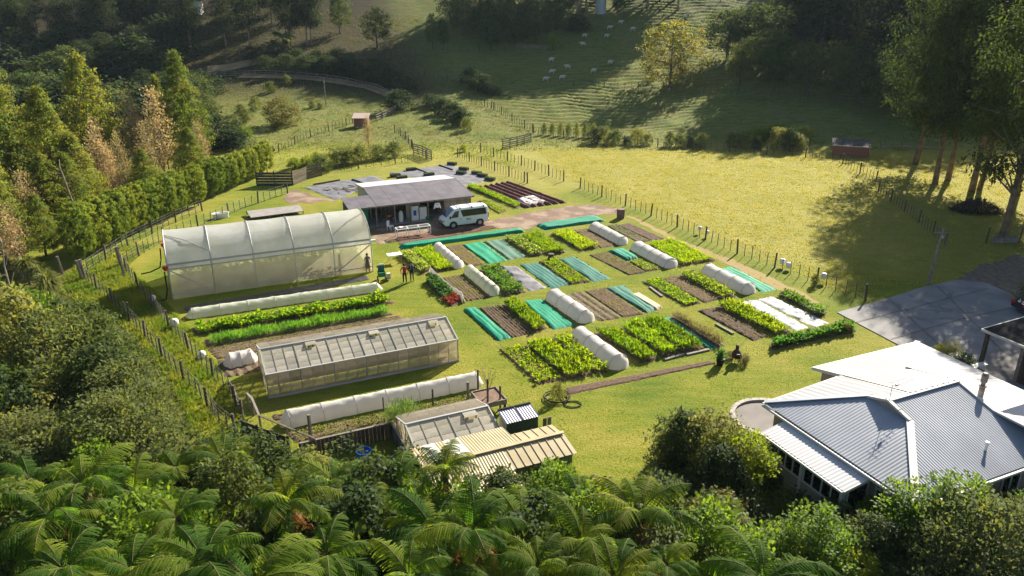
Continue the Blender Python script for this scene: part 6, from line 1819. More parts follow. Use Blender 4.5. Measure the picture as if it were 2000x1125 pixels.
# ------------------------------------------------------------------ sheep
M_wool = mat('sheep_wool', (.62, .58, .5), .95, col2=(.5, .46, .4), scale=6, bump=.5, bscale=14)
def sheep_all():
    V = []; E = []; Rr = []
    def add(p, r, par=None):
        V.append(p); Rr.append(r)
        if par is not None: E.append((par, len(V) - 1))
        return len(V) - 1
    b0 = add((0, 0, .62), (.24, .25)); b1 = add((.34, 0, .64), (.22, .24), b0); b2 = add((-.34, 0, .62), (.21, .24), b0); 
    add((-.52, 0, .56), (.05, .05), b2)
    nk = add((.55, 0, .72), (.13, .13), b1); hd = add((.72, 0, .74), (.09, .09), nk); add((.9, 0, .66), (.05, .055), hd)
    for s_ in (-1, 1): add((.7, s_ * .13, .78), (.03, .02), hd)
    for (x, s_, par) in ((.36, -1, b1), (.36, 1, b1), (-.34, -1, b2), (-.34, 1, b2)):
        a = add((x, s_ * .14, .42), (.08, .08), par)
        if x > 0: k = add((x + .02, s_ * .14, .24), (.04, .04), a); add((x, s_ * .14, .02), (.035, .035), k)
        else: k = add((x + .06, s_ * .14, .33), (.055, .055), a); h_ = add((x - .06, s_ * .14, .2), (.035, .035), k); add((x - .03, s_ * .14, .02), (.035, .035), h_)
    me = skin_mesh(V, E, Rr, 0, 1); me.materials.append(M_wool)
    me.transform(Matrix.Scale(1.15, 4))
    labs = ['sheep grazing at the lower left of the flock beside the gully', 'sheep grazing lowest of the flock near the fence', 'sheep above the lowest pair at the left of the flock', 'sheep facing left at the left edge of the flock', 'sheep alone in the middle of the lower flock', 'sheep nearest the yellow tree in the lower flock', 'sheep lying right of the lower flock in the shade', 'sheep high up beside the small grey shrub', 'sheep below the small grey shrub', 'sheep on the shaded slope under the grey tank', 'sheep just below the tank in the middle', 'sheep in the upper row left of the yellow tree', 'sheep in the upper row nearest the yellow tree crown', 'sheep on the striped sunlit slope above the yellow tree', 'upper sheep on the striped sunlit slope', 'sheep right under the grey tank']
    pos = [(1065, 157), (1097, 154), (1077, 142), (1076, 119), (1109, 133), (1158, 141), (1191, 124), (1141, 72), (1139, 88), (1184, 72), (1190, 56), (1235, 59), (1279, 61), (1338, 35), (1348, 28), (1211, 46)]
    rr = random.Random(2)
    first = None
    for (px, py), lb in zip(pos, labs):
        p = GT(px, py + 3)
        r = thing('sheep', lb, 'sheep', tuple(p), rr.choice((0, 3.1, .5, 2.6, -.6)), 'sheep grazing on the hill')
        link('fleece', me, r)
sheep_all()
# ------------------------------------------------------------------ trees and shrubs
ORD = 'first second third fourth fifth sixth seventh eighth ninth tenth eleventh twelfth thirteenth fourteenth fifteenth sixteenth seventeenth eighteenth nineteenth twentieth'.split()
PROF = {
    'cone': lambda t: (1 - t) ** .8 * np.minimum(1, .35 + t * 4) + .03,
    'round': lambda t: np.sqrt(np.clip(1 - (2 * t - 1) ** 2, 0, 1)),
    'dome': lambda t: np.sqrt(np.clip(1 - t ** 2.4, 0, 1)) * np.minimum(1, .6 + t * 3),
    'column': lambda t: np.clip(1 - np.abs(2 * t - .95) ** 3.4, 0, 1) ** .6,
    'broad': lambda t: np.sqrt(np.clip(1 - (1.7 * t - .7) ** 2, 0, 1)),
    'feather': lambda t: (1 - t) ** .6 * np.minimum(1, .25 + t * 3),
}
def crown_np(seed, R_, h0, h1, prof, nclump, per, ln, wd, cr, el=(-40, 65), outer=.45, flat=.7, droop=0.0, form=0.0):
    g = np.random.default_rng(seed)
    t = g.random(nclump * 3)
    pr = PROF[prof](t); k = g.random(len(t)) < (pr + .12); t = t[k][:nclump]; pr = pr[k][:nclump]
    a = g.uniform(0, 2 * np.pi, len(t)); rad = R_ * pr * g.random(len(t)) ** outer
    la = .08 if prof in ('cone', 'column') else .22
    lob = 1 + la * np.sin(a * 3 + seed) + la * .7 * np.sin(a * 5 + seed * 2 + t * 6)
    C = np.stack([np.cos(a) * rad * lob, np.sin(a) * rad * lob, h0 + (h1 - h0) * t], 1)
    size = cr * g.uniform(.55, 1.25, len(t))
    n = (per * (size / cr) ** 1.5).astype(int) + 4
    Cl = np.repeat(C, n, 0); sz = np.repeat(size, n)
    N = len(Cl)
    d = g.normal(0, 1, (N, 3)); d /= np.linalg.norm(d, axis=1)[:, None] + 1e-6
    r = g.random(N) ** .45
    off = d * (r * sz)[:, None]; off[:, 2] *= flat
    if droop: off[:, 2] -= droop * (np.abs(g.normal(0, 1, N))) * sz
    P = Cl + off
    az = np.arctan2(d[:, 1], d[:, 0]) + g.normal(0, .7, N)
    e = R(el[0]) + R(el[1] - el[0]) * g.random(N)
    if form:
        # most leaves lie along the crown's surface, so its lit and shaded sides read
        zc = h0 + (h1 - h0) * .42
        o = np.stack([P[:, 0] / R_, P[:, 1] / R_, (P[:, 2] - zc) / (h1 - h0) * 1.6 if prof != 'column' else (P[:, 2] - zc) / (h1 - h0) * .9], 1)
        o = o / (np.linalg.norm(o, axis=1)[:, None] + 1e-6) * .75 + d * .5
        th = np.arctan2(o[:, 1], o[:, 0]); ph = np.arctan2(o[:, 2], np.hypot(o[:, 0], o[:, 1]))
        k = g.random(N) < form
        az = np.where(k, th + np.pi + g.normal(0, .35, N), az); e = np.where(k, np.pi / 2 - ph + g.normal(0, .3, N), e)
    V, F = leaf_fan(P, az, e, ln * g.uniform(.6, 1.25, N), wd * g.uniform(.7, 1.3, N))
    return V, F, C
def trunk_mb(seed, h, r, C, limbs=7, bend=.3, base=0.0):
    rr = random.Random(seed); mb = MB()
    n = 6; pts = []
    bx, by = rr.uniform(-bend, bend), rr.uniform(-bend, bend)
    for i in range(n + 1):
        t = i / n; pts.append(Vector((bx * math.sin(t * 2.2), by * math.sin(t * 2.6), -.3 + (h + .3) * t)))
    mb.tube(pts, [r * (1.25 if i == 0 else 1) * (1 - .8 * i / n) for i in range(n + 1)], 7)
    if len(C):
        for k in range(limbs):
            c = Vector(C[rr.randrange(len(C))])
            z = max(base, min(h * .9, c.z - rr.uniform(.1, .35) * h * .5))
            f = (z + .3) / (h + .3); i = min(n - 1, int(f * n)); s = pts[i].lerp(pts[i + 1], f * n - i)
            mid = s.lerp(c, .5) + Vector((0, 0, .06 * h * rr.uniform(-.3, 1)))
            mb.tube([s, mid, c], [r * .42 * (1 - .7 * f), r * .26 * (1 - .5 * f), r * .08], 5, False)
    return mb
M_bark = mat('grey_brown_bark', (.14, .11, .085), .9, col2=(.07, .055, .045), scale=3, bump=.5, bscale=9)
M_bark_pale = mat('pale_bark', (.36, .29, .22), .8, col2=(.25, .17, .12), scale=1.6, bump=.2, bscale=5)
M_bark_euc = mat('stringy_bark', (.27, .19, .13), .85, col2=(.12, .08, .055), scale=1.1, bump=.5, bscale=6)
F_conic = leafmat('poplar_foliage', (.1, .15, .026), (.19, .22, .035), .42, c3=(.17, .17, .035))
F_brown = leafmat('autumn_brown_foliage', (.26, .225, .135), (.33, .285, .175), .45, tcol=(1.7, 1.4, .8))
F_hedge = leafmat('clipped_hedge_foliage', (.12, .175, .022), (.21, .255, .035), .38)
F_shrub = leafmat('bush_foliage', (.07, .1, .028), (.16, .18, .05), .4, obrand=.38)
F_shrub_d = leafmat('dark_bush_foliage', (.03, .052, .018), (.07, .1, .03), .38)
F_bright = leafmat('bright_shrub_foliage', (.06, .13, .015), (.13, .2, .022), .45)
F_yellow = leafmat('golden_shrub_foliage', (.12, .18, .018), (.22, .25, .025), .5, tcol=(1.7, 1.7, .6))
F_ytree = leafmat('golden_tree_foliage', (.22, .21, .025), (.27, .23, .03), .5, tcol=(1.7, 1.6, .6), c3=(.1, .13, .025))
F_rust = leafmat('rusty_shrub_foliage', (.12, .085, .02), (.08, .105, .022), .4)
F_greygr = leafmat('grey_green_foliage', (.08, .105, .035), (.135, .155, .06), .4, rough=.9)
F_forest = leafmat('forest_foliage', (.03, .052, .024), (.06, .085, .034), .25, rough=.95)
F_hillt = leafmat('hill_tree_foliage', (.055, .085, .032), (.11, .135, .045), .35, rough=.95)
F_euc = leafmat('eucalypt_foliage', (.028, .05, .018), (.07, .1, .024), .3, scale=.5, rough=.95)
F_fern = leafmat('fern_fronds', (.036, .08, .009), (.085, .135, .014), .52, scale=.7, tcol=(4.8, 4.3, 2.0), rough=.75, obrand=.4)
F_fern_y = leafmat('young_fern_fronds', (.05, .1, .008), (.11, .14, .012), .5, scale=.7, tcol=(4.0, 3.4, 2.0), rough=.75, obrand=.3)
F_fern_d = leafmat('dead_fern_fronds', (.16, .075, .025), (.22, .11, .04), .35, tcol=(1.5, 1.2, .8))

KIND = {}
def kind(name, n, h, rad, h0, prof, nclump, per, ln, wd, cr, lm, trunk_r, bark=None, el=(-40, 65), outer=.45, flat=.7, droop=0.0, limbs=7, bend=.3, trunk_to=.85, form=0.0):
    out = []
    for i in range(n):
        sd_ = hash_(name) + i * 17
        V, F, C = crown_np(sd_, rad, h0, h, prof, nclump, per, ln, wd, cr, el, outer, flat, droop, form)
        cm = mesh_np('crown', V, F, lm)
        tm = shade(mesh_data('trunk', trunk_mb(sd_, h * trunk_to, trunk_r, C, limbs, bend, h0 * .7), bark or M_bark))
        out.append((cm, tm, h))
    KIND[name] = out
def hash_(s): return sum((i + 1) * ord(c) for i, c in enumerate(s)) % 10007

kind('conic', 3, 14.0, 4.5, 1.5, 'cone', 420, 34, .34, .09, .7, F_conic, .2, el=(-20, 70), outer=.38, form=.6)
kind('sparse', 3, 11.0, 1.9, 1.5, 'feather', 120, 16, .34, .07, .75, F_brown, .13, M_bark_pale, el=(20, 85), limbs=22, flat=1.3)
kind('hedge', 3, 4.6, 1.3, .5, 'column', 330, 30, .15, .055, .24, F_hedge, .1, el=(-10, 80), outer=.14, form=.8)
kind('bush', 4, 3.6, 2.0, .15, 'dome', 150, 34, .2, .06, .52, F_shrub, .09, el=(-20, 75), outer=.36, form=.55)
kind('dark_bush', 3, 3.6, 2.0, .15, 'dome', 150, 34, .22, .075, .52, F_shrub_d, .09, el=(-20, 75), outer=.36, form=.55)
kind('bright_shrub', 3, 3.2, 1.9, .1, 'dome', 140, 38, .2, .06, .5, F_bright, .08, el=(-10, 80), outer=.4)
kind('golden_shrub', 2, 3.0, 1.6, .1, 'dome', 120, 38, .19, .055, .42, F_yellow, .07, el=(0, 85), outer=.4)
kind('rust_shrub', 2, 3.0, 1.7, .1, 'dome', 130, 36, .17, .055, .42, F_rust, .08, outer=.35)
kind('greygreen_shrub', 3, 3.4, 2.0, .1, 'dome', 130, 32, .23, .05, .5, F_greygr, .08, el=(-10, 80), outer=.4)
kind('round_tree', 3, 9.0, 3.4, 2.0, 'broad', 150, 26, .42, .13, 1.0, F_hillt, .22, outer=.35, form=.6)
kind('forest_tree', 4, 15.0, 3.6, 4.0, 'broad', 150, 24, .55, .17, 1.3, F_forest, .2, M_bark_pale, outer=.4)
kind('scrub', 3, 3.2, 2.3, .1, 'dome', 90, 22, .36, .11, .75, F_forest, .1)
kind('golden_tree', 1, 11.0, 6.2, 1.2, 'broad', 340, 30, .4, .13, .95, F_ytree, .3, outer=.4)
kind('eucalypt', 3, 27.0, 6.2, 7.2, 'broad', 250, 58, .5, .1, 1.25, F_euc, .36, M_bark_euc, el=(-80, 25), outer=.5, flat=1.0, droop=.4, limbs=26, bend=1.0, trunk_to=.95)
kind('herb_bush', 2, 1.5, 1.0, .05, 'dome', 60, 40, .3, .012, .35, leafmat('asparagus_fern', (.07, .15, .03), (.16, .22, .05), .4), .03, el=(20, 88))

rt = random.Random(21)
def tree(kd, base, h, label, name=None, cat='tree', group=None, wide=1.0, parts=True):
    v = KIND[kd][rt.randrange(len(KIND[kd]))]
    s = h / v[2]
    base = Vector(base); base.z = float(T(base.x, base.y))
    root = thing(name or kd, label, cat, tuple(base), rt.uniform(0, 6.28), group)
    root.scale = (s * wide, s * wide, s)
    link('crown', v[0], root); link('trunk', v[1], root)
    return root
def tree_px(kd, bx, by, ty, label, **k):
    b = GT(bx, by)
    return tree(kd, b, height_to(b, ty), label, **k)

def left_trees():
    N_ = 'poplar_tree'
    tree_px('conic', 196, 352, 104, 'tallest pointed green tree at the left, right of the smaller pointed one', name=N_, wide=1.0)
    tree_px('conic', 372, 330, 100, 'pointed green tree nearest the timber rail fence', name=N_, wide=.8)
    tree_px('conic', 122, 420, 172, 'smaller pointed green tree left of the tallest one', name=N_, wide=1.0)
    tree_px('conic', 40, 440, 215, 'broad green tree at the left edge below the dark pine', name=N_, wide=1.15)
    tree_px('conic', 20, 350, 105, 'dark pointed tree at the far left edge', name=N_, wide=1.1)
    tree_px('conic', 330, 330, 150, 'narrow green tree just left of the tree nearest the rail fence', name=N_, wide=.6)
    for bx, by, ty, lb in ((213, 395, 232, 'pale brown bare-looking poplar left of the middle gap'), (325, 352, 165, 'tallest pale brown poplar before the rail-side green tree'), (277, 350, 178, 'slender leaning brown poplar in the middle gap'), (250, 385, 258, 'low brown poplar thicket behind the clipped trees'), (300, 370, 235, 'brown poplar behind the middle clipped trees'), (178, 410, 290, 'small brown poplar behind the first clipped trees'), (228, 400, 285, 'second brown poplar behind the first clipped trees')):
        tree_px('sparse', bx, by, ty, lb, name='bare_poplar', wide=1.15)
    for bi, (bx, by, ty, kd) in enumerate(sorted(((15, 520, 330, 'conic'), (70, 470, 330, 'sparse'), (110, 450, 300, 'conic'), (45, 545, 400, 'sparse'), (150, 440, 300, 'conic'), (5, 480, 290, 'conic'), (90, 500, 380, 'conic'), (380, 360, 250, 'conic'), (400, 345, 235, 'sparse'), (165, 420, 260, 'conic'), (290, 390, 290, 'conic'), (60, 420, 270, 'conic')))):
        tree_px(kd, bx, by, ty, ('thin brown' if kd == 'sparse' else 'green pointed') + ' tree, ' + ORD[bi] + ' from the left in the belt behind the clipped row', name='belt_tree', group='trees in the belt behind the clipped row', wide=1.25)
    # clipped columns
    lst = []
    for k in range(13):
        f = k / 12; lst.append((160 + (388 - 160) * f + 0, 512 - (512 - 402) * f ** .93, 398 - (398 - 322) * f))
    for k in range(9):
        f = k / 8; lst.append((412 + (522 - 412) * f, 388 - (388 - 338) * f, 312 - (312 - 277) * f))
    names = ['first clipped column tree from the left, beside the strainer posts'] + ['clipped column tree in the long row'] * 11 + ['last clipped column tree before the gap in the row', 'first clipped column tree after the gap in the row'] + ['clipped column tree in the short row'] * 7 + ['last clipped column tree at the far end, beside the quad bike']
    for ci, ((x, y, ty), nm) in enumerate(zip(lst, names)):
        lab = nm
        grp = None
        lab = nm if 'column tree in' not in nm else lab
        if nm.endswith('in the long row'): lab = ORD[ci] + ' rounded clipped tree from the left in the long row'
        if nm.endswith('in the short row'): lab = ORD[ci - 13] + ' rounded clipped tree past the gap in the row'
        if nm.endswith('in the long row'): grp = 'clipped trees of the long row'
        if nm.endswith('in the short row'): grp = 'clipped trees of the short row'
        tree_px('hedge', x, y, ty + rt.uniform(-4, 4), lab, name='clipped_tree', group=grp, wide=.8)
    tree_px('scrub', 450, 290, 255, 'dark hedge-like shrub beyond the short clipped row', name='shrub', cat='shrub', wide=1.6)
    tree_px('golden_shrub', 470, 275, 245, 'yellow-topped shrub beyond the short clipped row', name='shrub', cat='shrub', wide=1.6)
left_trees()

def left_bush():
    g = random.Random(31)
    poly = [(0, 660), (110, 650), (190, 720), (245, 800), (285, 880), (290, 940), (0, 960)]
    k = 0
    pts = []
    while len(pts) < 46 and k < 4000:
        k += 1
        px, py = g.uniform(-60, 300), g.uniform(640, 960)
        p = G(px, py)
        if px > 0 and not inpoly(np.array([p.x]), np.array([p.y]), poly)[0]: continue
        if all((p - q).length > 1.7 for q, _ in pts): pts.append((p, px))
    for p, px in pts:
        h = g.uniform(2.4, 3.9)
        kd = g.choice(['bush', 'bush', 'greygreen_shrub', 'dark_bush'])
        tree(kd, p, h, {'bush': 'olive bushy shrub in the thicket left of the outer fence', 'greygreen_shrub': 'grey-green twiggy shrub in the thicket left of the outer fence', 'dark_bush': 'dark glossy shrub in the thicket left of the outer fence'}[kd], name='shrub', cat='shrub', group='%s shrubs of the left thicket' % kd.replace('_', ' '), wide=1.1)
    tree_px('greygreen_shrub', 255, 915, 770, 'large grey-green shrub nearest the fence at the lower left', name='shrub', cat='shrub')
    tree_px('dark_bush', 215, 800, 665, 'large dark shrub next to the outer fence at the left', name='shrub', cat='shrub')
    for bx, by, ty, kd, lb in ((30, 800, 560, 'bush', 'tallest olive bush at the left edge below the cabbage trees'), (120, 800, 612, 'greygreen_shrub', 'tall grey-green bush behind the left thicket'), (195, 740, 600, 'bush', 'tall sunlit olive bush at the top of the left thicket'), (75, 720, 575, 'bright_shrub', 'fresh green bush at the upper edge of the left thicket'), (130, 700, 590, 'dark_bush', 'dark bush at the upper edge of the left thicket'), (10, 900, 720, 'dark_bush', 'dark tall bush at the lower left edge')):
        tree_px(kd, bx, by, ty, lb, name='shrub', cat='shrub', wide=.85)
    # leaning bare trunks
    for lb, b, path, r in (('tall pale leaning bare trunk at the left edge', G(38, 690), [(0, 0, 0), (-.3, .3, 2.6), (-.9, .2, 5.0), (-1.2, .6, 8.0)], .12), ('thinner bare trunk forking beside the pale leaning one', G(22, 640), [(0, 0, 0), (.5, .2, 2.2), (.35, .4, 4.5), (.6, .4, 6.2)], .08), ('pale thin trunk before the belt trees', G(163, 455), [(0, 0, 0), (-.4, 0, 3), (-.9, 0, 6.5)], .1), ('second pale thin trunk before the belt trees', G(52, 430), [(0, 0, 0), (-.6, 0, 3), (-1.2, 0, 6)], .1)):
        t = thing('dead_tree', lb, 'tree', tuple(b)); mb = MB(); P_ = [Vector(q) for q in path]; mb.tube(P_, [r, r * .85, r * .6, r * .3][:len(P_)], 7); obj('trunk', mb, M_bark_pale, t, False)
        for i in range(5):
            s = P_[-1].lerp(P_[1], i / 5); mb = MB(); mb.tube([s, s + Vector((g.uniform(-1, 1), g.uniform(-.5, .5), g.uniform(.3, 1.2)))], r * .25, 4); obj('branch', mb, M_bark_pale, t, False)
left_bush()

# cabbage trees: sword-leaf rosettes on thin trunks
def cabbage():
    g = np.random.default_rng(4); n = 240
    az = g.uniform(0, 6.28, n); e = np.arcsin(g.uniform(-.5, .98, n))
    V, F = leaf_fan(np.zeros((n, 3)), az, e, g.uniform(.8, 1.15, n), np.full(n, .035), .5)
    me = mesh_np('leaf_head', V, F, leafmat('sword_leaves', (.1, .13, .03), (.2, .2, .06), .35))
    for lb, px, py, ty in (('cabbage tree with spiky leaf head near the strainer posts', 100, 590, 538), ('cabbage tree with spiky head behind the nearer one', 58, 555, 505), ('spiky cabbage tree head at the far left bank', 85, 560, 520), ('small cabbage tree on the far left hillside', 558, 96, 70)):
        b = GT(px, py); h = height_to(b, ty + 14)
        t = thing('cabbage_tree', lb, 'cabbage tree', tuple(b)); mb = MB(); mb.tube([(0, 0, -.2), (.05, 0, h * .5), (0, .05, h)], [.11, .09, .08], 7); obj('trunk', mb, M_bark, t, False)
        for k, (x, y, z, s) in enumerate(((0, 0, h, 1.15), (.35, .2, h - .25, .8))):
            o = link('leaf_head', me, t, (x, y, z)); o.scale = (s, s, s); o.rotation_euler.z = k * 2 + px
cabbage()

# ------------------------------------------------------------------ tree ferns
def frond_mesh(seed, L=2.9, e0=58, e1=-52, npair=22, lm=None, w0=.6):
    g = np.random.default_rng(seed)
    n = 18
    pts = [np.zeros(3)]; ang = []
    for i in range(n):
        t = i / (n - 1); a = R(e0 + (e1 - e0) * t ** 1.15); ang.append(a)
        pts.append(pts[-1] + np.array([math.cos(a), 0, math.sin(a)]) * L / n)
    pts = np.array(pts)
    Vs = []; Fs = []; c = 0
    def at(u):
        x = u * n; i = min(int(x), n - 1); return pts[i] + (pts[i + 1] - pts[i]) * (x - i), ang[i]
    for k in range(npair):
        u = .13 + .86 * k / (npair - 1)
        p, a = at(u)
        pl = w0 * (math.sin(math.pi * min(1, (u * .92 + .1)) ** .9) ** .75) * g.uniform(.88, 1.08) + .04
        fw = np.array([math.cos(a), 0, math.sin(a)]); upn = np.array([-math.sin(a), 0, math.cos(a)])
        for s in (-1, 1):
            d = np.array([0, s, 0]) * .9 + fw * .5 - upn * g.uniform(-.05, .3); d /= np.linalg.norm(d)
            m = 6
            sagp = g.uniform(.25, .6)
            for j in range(m):
                va, vb = j / m, (j + 1) / m
                qa = p + d * pl * va - np.array([0, 0, sagp * pl * va * va]); qb = p + d * pl * vb - np.array([0, 0, sagp * pl * vb * vb])
                ll = .047 * (1 - va) ** .6 + .005
                for s2 in (-1, 1):
                    dd = fw * s2
                    oa = qa + dd * ll * .8 + (qb - qa) * .25 - np.array([0, 0, .25 * ll]); ob = qb + dd * ll + (qb - qa) * .15 - np.array([0, 0, .3 * ll])
                    Vs += [qa, qb, ob, oa]; Fs.append((c, c + 1, c + 2, c + 3)); c += 4
    mb = MB(); mb.tube([Vector(p) for p in pts[::3]] + [Vector(pts[-1])], .016, 4, False)
    nl = len(Fs)
    base = len(Vs)
    Vs += [np.array(v) for v in mb.v]; Fs += [tuple(i + base for i in f) for f in mb.f]
    me = mesh_np('frond', np.array(Vs), np.array(Fs), [lm, M_stalk], False, [0] * nl + [1] * (len(Fs) - nl))
    return me
M_stalk = mat('fern_stalk', (.12, .08, .035), .8)
M_fibre = mat('fern_trunk_fibre', (.045, .03, .02), .95, col2=(.09, .06, .04), scale=9, bump=.8, bscale=20)
def ferns():
    FR = [frond_mesh(1, 2.7, 52, -46, 26, F_fern), frond_mesh(2, 2.9, 44, -56, 27, F_fern), frond_mesh(3, 2.5, 62, -34, 25, F_fern), frond_mesh(7, 2.6, 36, -66, 25, F_fern)]
    FY = [frond_mesh(4, 2.5, 68, -18, 22, F_fern_y), frond_mesh(5, 2.7, 56, -42, 23, F_fern_y)]
    FD = [frond_mesh(6, 2.0, -30, -86, 13, F_fern_d, .5)]
    g = random.Random(12)
    P = [(60, 945, 3.0), (262, 970, 3.0), (165, 955, 3.6), (350, 930, 2.6), (435, 905, 2.8), (105, 1030, 3.6), (350, 1020, 4.2), (560, 990, 4.8), (650, 950, 2.6), (715, 1005, 3.4), (775, 965, 3.2), (845, 1040, 3.8), (868, 925, 4.4), (925, 1045, 5.2), (1020, 1040, 3.2), (1130, 990, 3.2), (1135, 1065, 4.4), (1245, 1010, 4.0), (1050, 1120, 4.6), (640, 1095, 4.0), (400, 1110, 4.6), (260, 1120, 4.0), (130, 1120, 4.8), (-40, 1000, 3.6), (1300, 1110, 3.8), (800, 1135, 5.0), (500, 1155, 4.4), (970, 1150, 4.4), (1200, 1140, 4.6), (1490, 1145, 3.2)]
    rows_ = {'top': sorted(q[0] for q in P if q[1] < 980), 'middle': sorted(q[0] for q in P if 980 <= q[1] < 1060), 'bottom': sorted(q[0] for q in P if q[1] >= 1060)}
    special = {(560, 990): 'tree fern with a bright upright frond and orange dead fronds, near the grey board', (925, 1045): 'tree fern with a dark thick trunk top before the beige shed', (1245, 1010): 'tree fern standing alone before the shaded lawn by the timber sleepers', (435, 905): 'light green tree fern beside the dark paling fence', (1130, 990): 'tree fern at the corner of the beige shed'}
    for i, (px, py, z) in enumerate(P):
        p = G(px, py, z)
        lb = special.get((px, py)); grp = None
        young = g.random() < .3 or (px, py) in ((435, 905), (560, 990), (350, 930))
        if lb is None:
            rw = 'top' if py < 980 else ('middle' if py < 1060 else 'bottom')
            k_ = ORD[rows_[rw].index(px)]
            lb = ('lush green tree fern, ' if not young else 'light green tree fern, ') + k_ + {'top': ' from the left along the upper edge of the fern bush', 'middle': ' from the left through the middle of the fern bush', 'bottom': ' from the left along the bottom edge'}[rw]
            grp = 'tree ferns along the front' if not young else 'young tree ferns along the front'
        t = thing('tree_fern', lb, 'tree fern', (p.x, p.y, 0), 0, grp)
        mb = MB(); l0 = Vector((g.uniform(-.3, .3), g.uniform(-.3, .3), 0)); mb.tube([l0 + Vector((0, 0, -.3)), l0 * .4 + Vector((0, 0, z * .5)), (0, 0, z), (0, 0, z + .2)], [.2, .14, .17, .1], 8); obj('trunk', mb, M_fibre, t, False)
        n = g.randint(11, 16); a0 = g.uniform(0, 6)
        for k in range(n):
            me = g.choice(FY if (young and k % 3 != 2) else FR)
            o = link('frond', me, t, (0, 0, z + g.uniform(-.05, .15)))
            o.rotation_euler = (g.uniform(-.18, .18), g.uniform(-.28, .22), a0 + k * 2.39996); s = g.uniform(.7, 1.15); s *= {0: .68, 1: .84, 2: 1.02}[i % 3]; o.scale = (s, s, s)
        for k in range(g.randint(2, 6)):
            o = link('frond', FD[0], t, (0, 0, z - .15)); o['label'] = 'dead brown hanging frond'; o.rotation_euler = (0, g.uniform(-.1, .1), g.uniform(0, 6.28))
    # far fern among the left hillside trees
    for px, py, ty, lb in ((108, 120, 88, 'tree fern on the dark left hillside'), (72, 210, 152, 'tree fern among the dark gully trees'), (1578, 62, 38, 'pale tree fern among the right hill trees'), (1675, 45, 20, 'large arching tree fern high among the right hill trees'), (555, 100, 74, 'tree fern beside the track on the left hillside')):
        b = GT(px, py); t = thing('tree_fern', lb, 'tree fern', tuple(b)); z = height_to(b, ty)
        mb = MB(); mb.tube([(0, 0, -.3), (0, 0, z)], .16, 7); obj('trunk', mb, M_fibre, t, False)
        for k in range(14):
            o = link('frond', g.choice(FR), t, (0, 0, z)); o.rotation_euler = (0, g.uniform(-.2, .2), k * 2.4); o.scale = (1.25, 1.25, 1.25)
ferns()
def fern_shrubs():
    g = random.Random(9)
    for fi, (bx, by, h) in enumerate(sorted(((180, 1090, 3.0), (470, 1045, 3.2), (520, 960, 2.4), (590, 1100, 3.4), (745, 1075, 3.4), (860, 1130, 3.4), (980, 1060, 2.8), (1090, 1045, 2.6), (1280, 1060, 2.6), (1140, 1150, 3.4), (320, 1150, 3.6), (60, 1150, 3.6), (700, 1160, 3.8), (1030, 1180, 3.8), (1230, 1160, 3.4), (400, 985, 2.4), (30, 1000, 2.8), (620, 1010, 2.6), (200, 990, 2.6), (1390, 1160, 3.2), (1080, 985, 1.8)))):
        kd = g.choice(['dark_bush', 'bright_shrub', 'bush', 'dark_bush'])
        tree(kd, G(bx, by), h * 1.25, {'dark_bush': 'dark', 'bright_shrub': 'bright green', 'bush': 'olive'}[kd] + ' broadleaf shrub, ' + (ORD + ['twenty-first', 'twenty-second'])[fi] + ' from the left among the tree ferns', name='shrub', cat='shrub', group={'dark_bush': 'dark shrubs between the tree ferns', 'bright_shrub': 'bright shrubs between the tree ferns', 'bush': 'olive shrubs between the tree ferns'}[kd], wide=.85)
fern_shrubs()

# undergrowth that nobody could count
def undergrowth():
    g = np.random.default_rng(44)
    def patch(n, pix, hmax, lm, ln, wd, name='undergrowth', base=0.0):
        W = [G(*q) for q in pix]; xs = [p.x for p in W]; ys = [p.y for p in W]
        X = g.uniform(min(xs), max(xs), n); Y = g.uniform(min(ys), max(ys), n); k = inpoly(X, Y, pix)
        X, Y = X[k], Y[k]; m = len(X)
        top = hmax * (.55 + .45 * np.sin(X * 1.1 + 1) * np.sin(Y * 1.3) + .2 * np.sin(X * 2.7 + Y * 2.1))
        Z = T(X, Y) + np.clip(top, .15, None) * g.random(m) ** .6 + base
        V, F = leaf_fan(np.stack([X, Y, Z], 1), g.uniform(0, 6.28, m), g.uniform(-.4, 1.2, m), ln * g.uniform(.6, 1.3, m), wd * g.uniform(.7, 1.3, m))
        stuff(link(name, mesh_np(name, V, F, lm)))
    patch(46000, [(-150, 880), (330, 870), (470, 900), (600, 915), (800, 930), (900, 975), (1000, 990), (1130, 1000), (1240, 1020), (1330, 1030), (1400, 1180), (-150, 1180)], 2.6, F_shrub_d, .24, .075)
    patch(9000, [(-150, 560), (100, 560), (240, 640), (330, 760), (370, 870), (-150, 900)], 1.2, F_shrub_d, .22, .07)
    patch(5000, [(250, 640), (300, 700), (395, 860), (330, 880), (240, 700)], .55, F_shrub, .2, .04)
    patch(14000, [(1280, 1010), (1460, 1000), (1560, 985), (1700, 1000), (1960, 985), (2100, 1000), (2100, 1180), (1350, 1180)], 1.6, F_shrub_d, .22, .07)
    patch(5000, [(1290, 915), (1390, 975), (1520, 985), (1530, 900), (1330, 850), (1290, 880)], .8, F_shrub_d, .2, .06)
undergrowth()

